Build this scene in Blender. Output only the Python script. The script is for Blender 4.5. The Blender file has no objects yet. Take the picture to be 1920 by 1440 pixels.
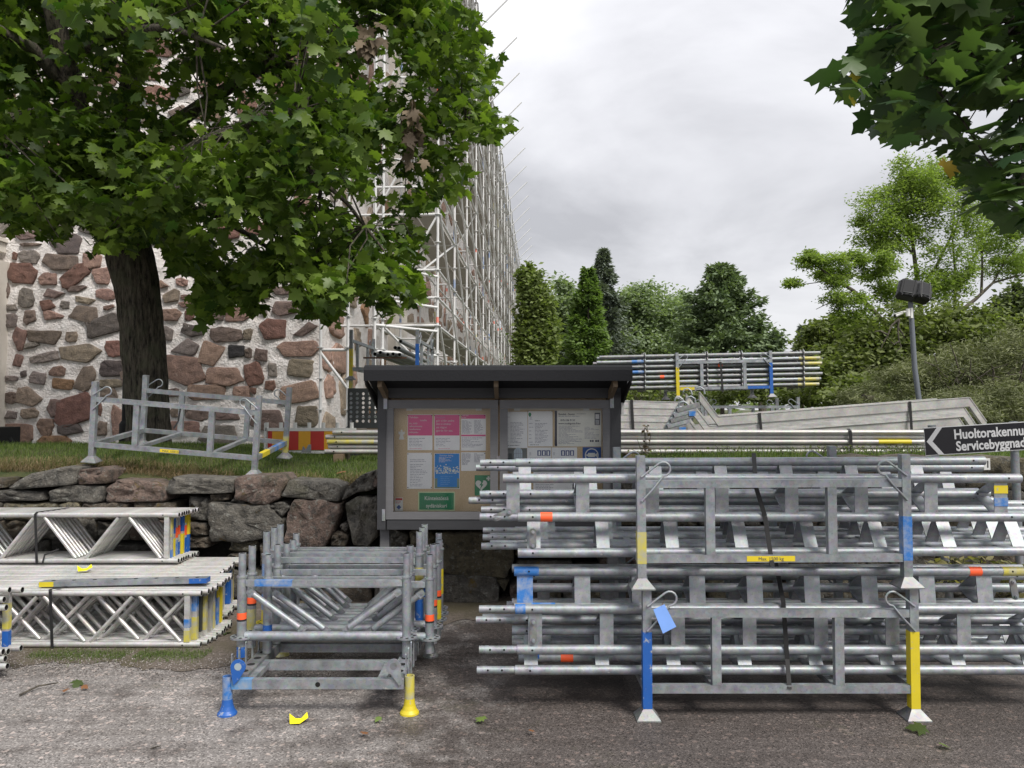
import bpy, math, random
import numpy as np
from mathutils import Vector, Matrix, noise as mnoise

random.seed(7); np.random.seed(7)
D2R = math.radians
scene = bpy.context.scene
COL = scene.collection

# ------------------------------------------------------------------ camera
F = 1443.0                      # focal length in photo pixels (1920 wide)
TH = math.atan(48.0 / F)        # camera pitched up a little
CZ = 1.5
cam_d = bpy.data.cameras.new('camera'); cam = bpy.data.objects.new('camera', cam_d); COL.objects.link(cam)
cam.location = (0, 0, CZ); cam.rotation_euler = (math.pi / 2 + TH, 0, 0)
cam_d.sensor_width = 36; cam_d.lens = 36 * F / 1920; cam_d.clip_end = 2000; cam_d.clip_start = 0.05
scene.camera = cam

def P(px, py, Y):
    """point of the place seen at photo pixel (px,py) at distance Y in front of the camera"""
    dx = (px - 960) / F; dz = -(py - 720) / F
    y = math.cos(TH) - dz * math.sin(TH); z = math.sin(TH) + dz * math.cos(TH)
    k = Y / y
    return Vector((dx * k, Y, CZ + z * k))

# ------------------------------------------------------------------ world, sun, exposure
SUN_EL, SUN_AZ = D2R(50), D2R(142)     # azimuth clockwise from +Y (view direction)
w = bpy.data.worlds.new('World'); scene.world = w; w.use_nodes = True
nt = w.node_tree; nt.nodes.clear()
def N(nt, t, **k):
    n = nt.nodes.new(t)
    for a, b in k.items(): setattr(n, a, b)
    return n
out = N(nt, 'ShaderNodeOutputWorld'); bg = N(nt, 'ShaderNodeBackground'); nt.links.new(bg.outputs[0], out.inputs[0])
tc = N(nt, 'ShaderNodeTexCoord')
sep = N(nt, 'ShaderNodeSeparateXYZ'); nt.links.new(tc.outputs['Generated'], sep.inputs[0])
zz = N(nt, 'ShaderNodeMath', operation='MAXIMUM'); nt.links.new(sep.outputs[2], zz.inputs[0]); zz.inputs[1].default_value = 0.0
za = N(nt, 'ShaderNodeMath', operation='ADD'); nt.links.new(zz.outputs[0], za.inputs[0]); za.inputs[1].default_value = 0.38
dv = N(nt, 'ShaderNodeVectorMath', operation='DIVIDE'); nt.links.new(tc.outputs['Generated'], dv.inputs[0])
cb = N(nt, 'ShaderNodeCombineXYZ')
for i in range(3): nt.links.new(za.outputs[0], cb.inputs[i])
nt.links.new(cb.outputs[0], dv.inputs[1])
mp = N(nt, 'ShaderNodeMapping'); mp.inputs['Location'].default_value = (3.1, 0.7, 2.0); mp.inputs['Rotation'].default_value = (0, 0, 0.5); mp.inputs['Scale'].default_value = (1.0, 1.25, 0.7)
nt.links.new(dv.outputs[0], mp.inputs[0])
n1 = N(nt, 'ShaderNodeTexNoise'); n1.inputs['Scale'].default_value = 1.35; n1.inputs['Detail'].default_value = 7; n1.inputs['Roughness'].default_value = 0.52; n1.inputs['Distortion'].default_value = 0.35
nt.links.new(mp.outputs[0], n1.inputs[0])
rp = N(nt, 'ShaderNodeValToRGB'); nt.links.new(n1.outputs[0], rp.inputs[0])
e = rp.color_ramp.elements; e[0].position = 0.36; e[0].color = (0.255, 0.255, 0.268, 1); e[1].position = 0.62; e[1].color = (0.44, 0.44, 0.452, 1)
em = rp.color_ramp.elements.new(0.5); em.color = (0.365, 0.365, 0.38, 1)
sky = N(nt, 'ShaderNodeTexSky'); sky.sky_type = 'NISHITA'; sky.sun_disc = False; sky.sun_elevation = SUN_EL; sky.sun_rotation = SUN_AZ
sk = N(nt, 'ShaderNodeVectorMath', operation='SCALE'); sk.inputs['Scale'].default_value = 0.06; nt.links.new(sky.outputs[0], sk.inputs[0])
mx = N(nt, 'ShaderNodeMix', data_type='RGBA'); mx.inputs[0].default_value = 0.93
nt.links.new(sk.outputs[0], mx.inputs[6]); nt.links.new(rp.outputs[0], mx.inputs[7])
# overcast skies are brighter towards the zenith
mr = N(nt, 'ShaderNodeMapRange'); mr.inputs[1].default_value = 0.0; mr.inputs[2].default_value = 1.0; mr.inputs[3].default_value = 0.94; mr.inputs[4].default_value = 1.85
nt.links.new(zz.outputs[0], mr.inputs[0])
sc2 = N(nt, 'ShaderNodeVectorMath', operation='SCALE'); nt.links.new(mx.outputs[2], sc2.inputs[0]); nt.links.new(mr.outputs[0], sc2.inputs['Scale'])
nt.links.new(sc2.outputs[0], bg.inputs[0]); bg.inputs[1].default_value = 1.0

sd = bpy.data.lights.new('sun', 'SUN'); sd.energy = 2.1; sd.angle = D2R(20); sd.color = (1.0, 0.95, 0.88)
so = bpy.data.objects.new('sun', sd); COL.objects.link(so)
sdir = Vector((math.sin(SUN_AZ) * math.cos(SUN_EL), math.cos(SUN_AZ) * math.cos(SUN_EL), math.sin(SUN_EL)))
so.rotation_euler = sdir.to_track_quat('Z', 'Y').to_euler(); so.location = (6, -8, 14)
scene.view_settings.view_transform = 'Standard'; scene.view_settings.look = 'None'
scene.view_settings.gamma = 1; scene.view_settings.use_curve_mapping = False; scene.view_settings.exposure = 0.97

# ------------------------------------------------------------------ mesh helpers
class MB:
    def __init__(s): s.v = []; s.f = []; s.m = []; s.sm = []
    def add(s, vs, fs, m=0, smooth=False):
        o = len(s.v); s.v += [tuple(x) for x in vs]
        for f in fs: s.f.append(tuple(o + i for i in f)); s.m.append(m); s.sm.append(smooth)
    def box(s, c, d, R=None, m=0):
        c = Vector(c); hx, hy, hz = d[0] / 2, d[1] / 2, d[2] / 2
        vs = [Vector((x, y, z)) for x in (-hx, hx) for y in (-hy, hy) for z in (-hz, hz)]
        if R is not None: vs = [R @ q for q in vs]
        s.add([c + q for q in vs], [(0, 1, 3, 2), (4, 6, 7, 5), (0, 4, 5, 1), (2, 3, 7, 6), (0, 2, 6, 4), (1, 5, 7, 3)], m)
    def bar(s, a, b, w, h, m=0, up=(0, 0, 1)):
        a, b = Vector(a), Vector(b); d = b - a; L = d.length; d.normalize()
        u = Vector(up)
        if abs(d.dot(u)) > .98: u = Vector((0, 1, 0))
        sx = d.cross(u).normalized(); sz = sx.cross(d).normalized()
        R = Matrix((sx, d, sz)).transposed()
        s.box((a + b) / 2, (w, L, h), R, m)
    def tube(s, a, b, r, n=12, m=0, r1=None, hollow=False, mi=None, caps=True):
        a, b = Vector(a), Vector(b); d = (b - a).normalized(); r1 = r if r1 is None else r1
        u = d.orthogonal().normalized(); w_ = d.cross(u)
        c = [(math.cos(2 * math.pi * i / n), math.sin(2 * math.pi * i / n)) for i in range(n)]
        ra = [a + (u * x + w_ * y) * r for x, y in c]; rb = [b + (u * x + w_ * y) * r1 for x, y in c]
        s.add(ra + rb, [(i, (i + 1) % n, n + (i + 1) % n, n + i) for i in range(n)], m, True)
        if hollow:
            mi = m if mi is None else mi
            for (p, rr, dd, fl) in ((a, r, d, 1), (b, r1, -d, 0)):
                ri = rr * .82
                o = [p + (u * x + w_ * y) * rr for x, y in c]; q = [p + (u * x + w_ * y) * ri for x, y in c]
                q2 = [t + dd * .03 for t in q]
                s.add(o + q, [(i, (i + 1) % n, n + (i + 1) % n, n + i) for i in range(n)], m)
                s.add(q + q2, [(i, (i + 1) % n, n + (i + 1) % n, n + i) for i in range(n)], mi)
                s.add(q2, [tuple(range(n))], mi)
        elif caps:
            s.add(ra, [tuple(reversed(range(n)))], m); s.add(rb, [tuple(range(n))], m)
    def path(s, pts, r, n=8, m=0, r1=None, caps=True):
        pts = [Vector(p) for p in pts]; K = len(pts); r1 = r if r1 is None else r1
        rings = []; u = None
        for i, p in enumerate(pts):
            d = (pts[min(i + 1, K - 1)] - pts[max(i - 1, 0)]).normalized()
            u = d.orthogonal().normalized() if u is None else (u - d * u.dot(d)).normalized()
            w_ = d.cross(u); rr = r + (r1 - r) * i / (K - 1)
            rings.append([p + (u * math.cos(2 * math.pi * j / n) + w_ * math.sin(2 * math.pi * j / n)) * rr for j in range(n)])
        vs = [q for g in rings for q in g]
        fs = [(i * n + j, i * n + (j + 1) % n, (i + 1) * n + (j + 1) % n, (i + 1) * n + j) for i in range(K - 1) for j in range(n)]
        s.add(vs, fs, m, True)
        if caps: s.add(rings[0], [tuple(reversed(range(n)))], m); s.add(rings[-1], [tuple(range(n))], m)
    def prism(s, pts, off, m=0):
        """flat polygon pts (3D list) extruded by vector off"""
        off = Vector(off); a = [Vector(p) for p in pts]; b = [p + off for p in a]; n = len(a)
        s.add(a + b, [tuple(range(n)), tuple(reversed(range(n, 2 * n)))] + [(i, n + i, n + (i + 1) % n, (i + 1) % n) for i in range(n)], m)
    def disc(s, c, nrm, r, n=14, m=0):
        c = Vector(c); nrm = Vector(nrm).normalized(); u = nrm.orthogonal().normalized(); w_ = nrm.cross(u)
        s.add([c + (u * math.cos(2 * math.pi * i / n) + w_ * math.sin(2 * math.pi * i / n)) * r for i in range(n)], [tuple(range(n))], m)
    def mesh(s, name, mats):
        me = bpy.data.meshes.new(name); me.from_pydata(s.v, [], s.f)
        for q in (mats if isinstance(mats, (list, tuple)) else [mats]): me.materials.append(q)
        me.polygons.foreach_set('material_index', s.m); me.polygons.foreach_set('use_smooth', s.sm)
        me.update(); return me
    def build(s, name, mats, parent=None, loc=None):
        o = bpy.data.objects.new(name, s.mesh(name, mats)); COL.objects.link(o)
        if parent: o.parent = parent
        if loc is not None: o.location = loc
        return o

def np_mesh(name, V, Tri, mat, tint=None, smooth=False):
    me = bpy.data.meshes.new(name); nv, nf = len(V), len(Tri)
    me.vertices.add(nv); me.vertices.foreach_set('co', V.astype(np.float32).ravel())
    me.loops.add(nf * 3); me.loops.foreach_set('vertex_index', Tri.astype(np.int32).ravel())
    me.polygons.add(nf); me.polygons.foreach_set('loop_start', np.arange(0, nf * 3, 3, dtype=np.int32))
    me.polygons.foreach_set('loop_total', np.full(nf, 3, dtype=np.int32))
    if tint is not None:
        at = me.attributes.new('tint', 'FLOAT', 'POINT'); at.data.foreach_set('value', tint.astype(np.float32))
    me.materials.append(mat); me.update(calc_edges=True); me.validate()
    if smooth: me.polygons.foreach_set('use_smooth', np.ones(nf, dtype=bool))
    return me

def tag(o, label=None, cat=None, group=None, kind=None):
    if label: o['label'] = label
    if cat: o['category'] = cat
    if group: o['group'] = group
    if kind: o['kind'] = kind
    return o
def thing(name, label, cat, loc=(0, 0, 0), rot=(0, 0, 0), group=None):
    o = bpy.data.objects.new(name, None); COL.objects.link(o); o.empty_display_size = .1
    o.location = loc; o.rotation_euler = rot
    return tag(o, label, cat, group)
KIDS = {}
def kids(o): return [c for c in bpy.data.objects if c.parent == o]
def copy_tree(o, parent=None):
    c = o.copy(); COL.objects.link(c); c.parent = parent
    for ch in kids(o): copy_tree(ch, c)
    return c
_unit = {}
def stick(name, a, b, r, mat, parent, n=8):
    """round tube as its own object, mesh shared between all sticks of a material"""
    key = (mat.name, n, name)
    if key not in _unit:
        m = MB(); m.tube((0, 0, 0), (0, 0, 1), 1, n); _unit[key] = m.mesh(name, mat)
    a, b = Vector(a), Vector(b); d = b - a
    o = bpy.data.objects.new(name, _unit[key]); COL.objects.link(o); o.parent = parent
    o.matrix_local = Matrix.Translation(a) @ d.to_track_quat('Z', 'Y').to_matrix().to_4x4() @ Matrix.Diagonal((r, r, d.length, 1))
    return o
def sm_(x): x = max(0, min(1, x)); return x * x * (3 - 2 * x)

# ------------------------------------------------------------------ materials
MATS = {}
def new_mat(name):
    m = bpy.data.materials.new(name); m.use_nodes = True; nt = m.node_tree
    b = nt.nodes['Principled BSDF']; MATS[name] = m
    return m, nt, b
def L(nt, a, b): nt.links.new(a, b)
def tex(nt, kind='noise', scale=5, detail=4, rough=.55, coord='Object', vec=None, sc=None):
    t = N(nt, 'ShaderNodeTexCoord')
    src = vec if vec is not None else t.outputs[coord]
    if sc:
        mp = N(nt, 'ShaderNodeMapping'); mp.inputs['Scale'].default_value = sc; L(nt, src, mp.inputs[0]); src = mp.outputs[0]
    if kind == 'noise':
        n = N(nt, 'ShaderNodeTexNoise'); n.inputs['Detail'].default_value = detail; n.inputs['Roughness'].default_value = rough
    elif kind == 'voronoi': n = N(nt, 'ShaderNodeTexVoronoi')
    n.inputs['Scale'].default_value = scale; L(nt, src, n.inputs['Vector']); return n
def ramp(nt, src, stops):
    r = N(nt, 'ShaderNodeValToRGB'); L(nt, src, r.inputs[0]); el = r.color_ramp.elements
    while len(el) < len(stops): el.new(.5)
    for x, (p, c) in zip(el, stops): x.position = p; x.color = (c[0], c[1], c[2], 1) if hasattr(c, '__len__') else (c, c, c, 1)
    return r
def mixc(nt, fac, a, b, mode='MIX'):
    m = N(nt, 'ShaderNodeMix', data_type='RGBA', blend_type=mode)
    if hasattr(fac, 'links') or hasattr(fac, 'is_linked'): L(nt, fac, m.inputs[0])
    else: m.inputs[0].default_value = fac
    for s_, x in ((6, a), (7, b)):
        if hasattr(x, 'is_linked'): L(nt, x, m.inputs[s_])
        else: m.inputs[s_].default_value = (x[0], x[1], x[2], 1)
    return m.outputs[2]
def bump(nt, b, h, dist=.01, strength=.5):
    bp = N(nt, 'ShaderNodeBump'); bp.inputs['Distance'].default_value = dist; bp.inputs['Strength'].default_value = strength
    L(nt, h, bp.inputs['Height']); L(nt, bp.outputs[0], b.inputs['Normal'])

def galv(name, lo, hi, metal=.75, rough=.42, scale=14, stretch=None):
    m, nt, b = new_mat(name)
    t = tex(nt, 'noise', scale, 6, .65, sc=stretch); t2 = tex(nt, 'noise', 90, 3, .6)
    v = tex(nt, 'voronoi', 55)
    r = ramp(nt, t.outputs[0], [(.32, lo), (.68, hi)])
    c = mixc(nt, .12, r.outputs[0], v.outputs['Color'], 'SOFT_LIGHT')
    d = ramp(nt, t2.outputs[0], [(.30, (.55, .53, .5)), (.42, (1, 1, 1))])
    c = mixc(nt, .5, c, d.outputs[0], 'MULTIPLY')
    ru = tex(nt, 'noise', 7, 8, .78); rf = ramp(nt, ru.outputs[0], [(.66, 0), (.72, .75)])
    c = mixc(nt, rf.outputs[0], c, (.11, .075, .05))
    ce = tex(nt, 'noise', 31, 4, .6); cf = ramp(nt, ce.outputs[0], [(.70, 0), (.73, .7)]); c = mixc(nt, cf.outputs[0], c, (.50, .49, .47))
    L(nt, c, b.inputs['Base Color']); b.inputs['Metallic'].default_value = metal
    rr = ramp(nt, t.outputs[0], [(.3, rough - .08), (.7, rough + .14)]); L(nt, rr.outputs[0], b.inputs['Roughness'])
    bump(nt, b, t2.outputs[0], .0015, .25)
    return m
M_GALV = galv('galvanised_steel', (.205, .222, .24), (.345, .365, .385), .5, .48)
M_GALV_D = galv('weathered_galvanised_steel', (.15, .158, .165), (.265, .272, .275), .5, .5)
M_ALU = galv('aluminium', (.42, .415, .405), (.63, .62, .605), .55, .42, 6, (1, 6, 6))
M_ALU_D = galv('dull_aluminium', (.35, .345, .335), (.52, .51, .49), .45, .5, 4)

def paint(name, col, worn=None, thr=.5, rough=.45, under=(.45, .46, .47), sc=18, bumpy=0, soft=.04):
    m, nt, b = new_mat(name)
    t = tex(nt, 'noise', 9, 4, .6)
    c = mixc(nt, t.outputs[0], tuple(x * .82 for x in col), tuple(min(1, x * 1.12) for x in col))
    if worn:
        w_ = tex(nt, 'noise', sc, 5, .7); f = ramp(nt, w_.outputs[0], [(thr - soft, 0), (thr + soft, 1)])
        c = mixc(nt, f.outputs[0], under, c)
    L(nt, c, b.inputs['Base Color']); b.inputs['Roughness'].default_value = rough
    if bumpy: bump(nt, b, tex(nt, 'noise', 60, 3).outputs[0], .003, bumpy)
    return m
M_BLUE = paint('blue_paint', (.014, .095, .36), True, .37, sc=30, under=(.30, .32, .34))
M_BLUEW = paint('worn_blue_paint', (.025, .15, .44), True, .45, sc=11, soft=.13, under=(.32, .34, .36))
M_YEL = paint('yellow_paint', (.58, .47, .02), True, .37, sc=30, under=(.30, .31, .31))
M_YELW = paint('worn_yellow_paint', (.50, .44, .07), True, .46, sc=11, soft=.13, under=(.32, .33, .33))
M_ORANGE = paint('orange_tape', (.85, .11, .03), None, rough=.5)
M_RED = paint('red_paint', (.55, .035, .03))
M_BLACK = paint('black_plastic', (.010, .010, .011), rough=.75)
M_HOLE = paint('dark_hole', (.006, .006, .006), rough=1)
M_FELT = paint('roofing_felt', (.004, .0045, .007), rough=.85, bumpy=.6)
M_WHITE = paint('white_plastic', (.72, .72, .70))
M_PAPER = paint('paper', (.90, .90, .95), rough=.8)
M_CREAMP = paint('cream_paper', (.84, .83, .77), rough=.8)
M_MAGENTA = paint('magenta_print', (.72, .10, .28), rough=.7)
M_CYAN = paint('bright_blue_print', (.015, .24, .68), rough=.7)
M_GREENS = paint('green_sign', (.015, .24, .10), rough=.5)
M_SIGNBLUE = paint('blue_sign', (.02, .085, .32), rough=.5)
M_PRINT = paint('grey_print', (.33, .33, .40), rough=.8)
M_PRINTD = paint('dark_print', (.06, .06, .09), rough=.8)
M_LIME = paint('pale_green_edge', (.62, .74, .45), rough=.6)
M_YPLAST = paint('bright_yellow_plastic', (.86, .76, .01), rough=.5)
M_TAG = paint('pale_blue_tag', (.19, .36, .80), rough=.6)
M_SIGNBLACK = paint('black_sign_face', (.008, .008, .012), rough=.35)
M_SIGNGREY = paint('reflective_white', (.60, .61, .62), rough=.5)
M_DKMETAL = paint('dark_painted_metal', (.028, .033, .033), rough=.5)
M_POLE = paint('grey_blue_painted_pole', (.13, .145, .17), rough=.5)
M_LENS = paint('floodlight_housing', (.004, .0045, .006), rough=.5)
M_BARY = paint('barrier_yellow', (.75, .38, .02), rough=.5)
M_CAR = paint('barrier_red', (.50, .03, .02), rough=.5)

def wood_paint(name, col):
    m, nt, b = new_mat(name)
    t = tex(nt, 'noise', 12, 5, .6, sc=(1, 1, 8)); t2 = tex(nt, 'noise', 3, 4)
    c = mixc(nt, t.outputs[0], tuple(x * .8 for x in col), tuple(x * 1.2 for x in col))
    c = mixc(nt, .3, c, ramp(nt, t2.outputs[0], [(.3, .7), (.7, 1)]).outputs[0], 'MULTIPLY')
    L(nt, c, b.inputs['Base Color']); b.inputs['Roughness'].default_value = .6
    bump(nt, b, t.outputs[0], .002, .4); return m
M_BOARDD = wood_paint('dark_grey_painted_wood', (.034, .035, .039))
M_BOARDL = wood_paint('grey_painted_wood', (.125, .125, .132))
M_WOOD = wood_paint('bare_pine', (.16, .115, .07))
m, nt, b = new_mat('chipboard'); t = tex(nt, 'noise', 140, 4, .7); t2 = tex(nt, 'noise', 3, 3)
c = ramp(nt, t.outputs[0], [(.3, (.50, .36, .20)), (.7, (.76, .60, .41))]).outputs[0]
c = mixc(nt, .4, c, ramp(nt, t2.outputs[0], [(.3, (.8, .75, .7)), (.7, (1, 1, 1))]).outputs[0], 'MULTIPLY')
L(nt, c, b.inputs['Base Color']); b.inputs['Roughness'].default_value = .8; M_CHIP = m
# glass: clear with fresnel gloss
m = bpy.data.materials.new('window_glass'); m.use_nodes = True; nt = m.node_tree; nt.nodes.clear()
o_ = N(nt, 'ShaderNodeOutputMaterial'); ms = N(nt, 'ShaderNodeMixShader'); tr = N(nt, 'ShaderNodeBsdfTransparent'); gl = N(nt, 'ShaderNodeBsdfGlossy'); fr = N(nt, 'ShaderNodeFresnel')
gl.inputs['Roughness'].default_value = .02; fr.inputs[0].default_value = 1.35; tr.inputs[0].default_value = (.985, .99, .985, 1)
L(nt, fr.outputs[0], ms.inputs[0]); L(nt, tr.outputs[0], ms.inputs[1]); L(nt, gl.outputs[0], ms.inputs[2]); L(nt, ms.outputs[0], o_.inputs[0]); M_GLASS = m

# asphalt
m, nt, b = new_mat('asphalt')
geo = N(nt, 'ShaderNodeNewGeometry'); pos = geo.outputs['Position']
v1 = tex(nt, 'voronoi', 135, vec=pos); v2 = tex(nt, 'voronoi', 62, vec=pos); fine = tex(nt, 'noise', 170, 4, .7, vec=pos)
big = tex(nt, 'noise', .9, 6, .62, vec=pos); mid = tex(nt, 'noise', 4.2, 6, .65, vec=pos); streak = tex(nt, 'noise', 3.0, 5, .6, vec=pos, sc=(.45, 5, 1))
base = ramp(nt, fine.outputs[0], [(.30, (.135, .129, .126)), (.70, (.285, .272, .266))]).outputs[0]
sp = N(nt, 'ShaderNodeSeparateColor'); L(nt, v1.outputs['Color'], sp.inputs[0])
chip = ramp(nt, sp.outputs[0], [(.80, 0), (.86, 1)]).outputs[0]
base = mixc(nt, chip, base, (.36, .345, .338))
sp2 = N(nt, 'ShaderNodeSeparateColor'); L(nt, v2.outputs['Color'], sp2.inputs[0])
chip2 = ramp(nt, sp2.outputs[1], [(.93, 0), (.95, 1)]).outputs[0]
base = mixc(nt, chip2, base, (.44, .39, .37))
dk2 = ramp(nt, sp.outputs[2], [(.12, (.35, .34, .34)), (.2, (1, 1, 1))]).outputs[0]
base = mixc(nt, .8, base, dk2, 'MULTIPLY')
# damp and dirty area with its own shape, right of centre
sx = N(nt, 'ShaderNodeSeparateXYZ'); L(nt, pos, sx.inputs[0])
mrx = N(nt, 'ShaderNodeMapRange', interpolation_type='SMOOTHSTEP'); L(nt, sx.outputs[0], mrx.inputs[0]); mrx.inputs[1].default_value = -1.5; mrx.inputs[2].default_value = .7
mry = N(nt, 'ShaderNodeMapRange', interpolation_type='SMOOTHSTEP'); L(nt, sx.outputs[1], mry.inputs[0]); mry.inputs[1].default_value = 2.75; mry.inputs[2].default_value = 3.45
mu = N(nt, 'ShaderNodeMath', operation='MULTIPLY'); L(nt, mrx.outputs[0], mu.inputs[0]); L(nt, mry.outputs[0], mu.inputs[1])
ad = N(nt, 'ShaderNodeMath', operation='MULTIPLY_ADD'); L(nt, mu.outputs[0], ad.inputs[0]); ad.inputs[1].default_value = .38; L(nt, mid.outputs[0], ad.inputs[2])
damp = ramp(nt, ad.outputs[0], [(.50, 0), (.74, 1)]).outputs[0]
base = mixc(nt, damp, base, mixc(nt, 1, base, (.42, .39, .38), 'MULTIPLY'))
st = ramp(nt, streak.outputs[0], [(.45, (1, 1, 1)), (.62, (.62, .60, .58))]).outputs[0]
base = mixc(nt, .55, base, st, 'MULTIPLY')
bb = ramp(nt, big.outputs[0], [(.3, (.70, .67, .64)), (.65, (1.12, 1.08, 1.05))]).outputs[0]
base = mixc(nt, .8, base, bb, 'MULTIPLY')
moss = tex(nt, 'noise', 1.7, 8, .75, vec=pos); mf = ramp(nt, moss.outputs[0], [(.58, 0), (.70, .45)]).outputs[0]
base = mixc(nt, mf, base, (.060, .062, .030))
L(nt, base, b.inputs['Base Color']); rr = ramp(nt, damp, [(0, .85), (1, .5)]); L(nt, rr.outputs[0], b.inputs['Roughness'])
hh = N(nt, 'ShaderNodeMath', operation='ADD'); L(nt, v1.outputs['Distance'], hh.inputs[0]); L(nt, fine.outputs[0], hh.inputs[1])
bump(nt, b, hh.outputs[0], .004, .7); M_ASPH = m

def soil(name, a, bcol, g=None):
    m, nt, b = new_mat(name); geo = N(nt, 'ShaderNodeNewGeometry'); pos = geo.outputs['Position']
    t = tex(nt, 'noise', 60, 5, .7, vec=pos); t2 = tex(nt, 'noise', 2.3, 5, .6, vec=pos)
    c = ramp(nt, t.outputs[0], [(.3, a), (.7, bcol)]).outputs[0]
    if g: c = mixc(nt, ramp(nt, t2.outputs[0], [(.42, 0), (.62, 1)]).outputs[0], c, g)
    L(nt, c, b.inputs['Base Color']); b.inputs['Roughness'].default_value = .95; bump(nt, b, t.outputs[0], .02, .8); return m
M_SOIL = soil('gravelly_soil', (.060, .048, .038), (.20, .165, .14), (.085, .072, .042))
M_EARTH = soil('dark_earth', (.010, .009, .008), (.03, .026, .022))
M_TURF = soil('turf', (.035, .040, .012), (.10, .095, .035), (.035, .055, .013))

# stones: colour of each stone is the object's own colour
def stone_mat(name, lichen, darkness=1.0):
    m, nt, b = new_mat(name); oi = N(nt, 'ShaderNodeObjectInfo'); t = tex(nt, 'noise', 9, 6, .65); f = tex(nt, 'noise', 60, 4, .7); v = tex(nt, 'noise', 3.5, 7, .75)
    ofs = N(nt, 'ShaderNodeVectorMath', operation='ADD'); tcn = N(nt, 'ShaderNodeTexCoord'); L(nt, tcn.outputs['Object'], ofs.inputs[0])
    cbn = N(nt, 'ShaderNodeCombineXYZ'); mm = N(nt, 'ShaderNodeMath', operation='MULTIPLY'); mm.inputs[1].default_value = 40; L(nt, oi.outputs['Random'], mm.inputs[0])
    L(nt, mm.outputs[0], cbn.inputs[0]); L(nt, mm.outputs[0], cbn.inputs[2]); L(nt, cbn.outputs[0], ofs.inputs[1])
    for q in (t, f, v): L(nt, ofs.outputs[0], q.inputs['Vector'])
    c = mixc(nt, 1, oi.outputs['Color'], ramp(nt, t.outputs[0], [(.3, (.6, .6, .62)), (.7, (1.3, 1.27, 1.22))]).outputs[0], 'MULTIPLY')
    c = mixc(nt, .7, c, ramp(nt, f.outputs[0], [(.3, (.6, .6, .6)), (.7, (1.3, 1.3, 1.3))]).outputs[0], 'MULTIPLY')
    if lichen:
        lv = tex(nt, 'noise', 24, 6, .7); L(nt, ofs.outputs[0], lv.inputs['Vector'])
        c = mixc(nt, ramp(nt, lv.outputs[0], [(.57, 0), (.61, .75)]).outputs[0], c, (.24, .24, .215))
        dk_ = tex(nt, 'noise', 14, 6, .7); L(nt, ofs.outputs[0], dk_.inputs['Vector'])
        c = mixc(nt, ramp(nt, dk_.outputs[0], [(.50, 0), (.60, .7)]).outputs[0], c, (.035, .034, .032))
        c = mixc(nt, ramp(nt, v.outputs[0], [(.60, 0), (.66, .75)]).outputs[0], c, (.20, .13, .025))
        mo = tex(nt, 'noise', 2.1, 5, .6); L(nt, ofs.outputs[0], mo.inputs['Vector'])
        c = mixc(nt, ramp(nt, mo.outputs[0], [(.55, 0), (.66, .6)]).outputs[0], c, (.05, .048, .018))
    else:
        c = mixc(nt, ramp(nt, v.outputs[0], [(.64, 0), (.70, .6)]).outputs[0], c, (.52, .47, .43))
    L(nt, c, b.inputs['Base Color']); b.inputs['Roughness'].default_value = .85
    hs = N(nt, 'ShaderNodeMath', operation='ADD'); L(nt, t.outputs[0], hs.inputs[0]); L(nt, f.outputs[0], hs.inputs[1])
    bump(nt, b, hs.outputs[0], .035, .9); return m
M_FIELD = stone_mat('church_field_stone', False)
M_WALLST = stone_mat('lichened_wall_stone', True)
m, nt, b = new_mat('lime_mortar'); t = tex(nt, 'noise', 5, 7, .65, coord='Object'); t2 = tex(nt, 'noise', 26, 5, .6)
c = ramp(nt, t.outputs[0], [(.3, (.70, .64, .61)), (.62, (.86, .83, .82))]).outputs[0]
L(nt, c, b.inputs['Base Color']); b.inputs['Roughness'].default_value = .9
hs = N(nt, 'ShaderNodeMath', operation='ADD'); L(nt, t.outputs[0], hs.inputs[0]); L(nt, t2.outputs[0], hs.inputs[1]); bump(nt, b, hs.outputs[0], .06, .8); M_MORTAR = m
m, nt, b = new_mat('smooth_plaster'); t = tex(nt, 'noise', 2, 6, .65)
L(nt, ramp(nt, t.outputs[0], [(.3, (.60, .55, .49)), (.7, (.74, .70, .64))]).outputs[0], b.inputs['Base Color']); b.inputs['Roughness'].default_value = .9; M_PLASTER = m

def bark(name, a, bb, sc=(1, 1, .18), scale=28, moss=None):
    m, nt, b = new_mat(name); t = tex(nt, 'noise', scale, 6, .7, sc=sc); t2 = tex(nt, 'noise', 5, 5, .65)
    c = ramp(nt, t.outputs[0], [(.38, a), (.60, bb)]).outputs[0]
    if moss: c = mixc(nt, ramp(nt, t2.outputs[0], [(.48, 0), (.62, .55)]).outputs[0], c, moss)
    L(nt, c, b.inputs['Base Color']); b.inputs['Roughness'].default_value = .95; bump(nt, b, t.outputs[0], .03, 1.0); return m
M_BARK = bark('maple_bark', (.008, .007, .005), (.115, .098, .075), moss=(.085, .090, .055), scale=34)
M_BARK2 = bark('pale_bark', (.03, .026, .02), (.13, .115, .09))

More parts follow.
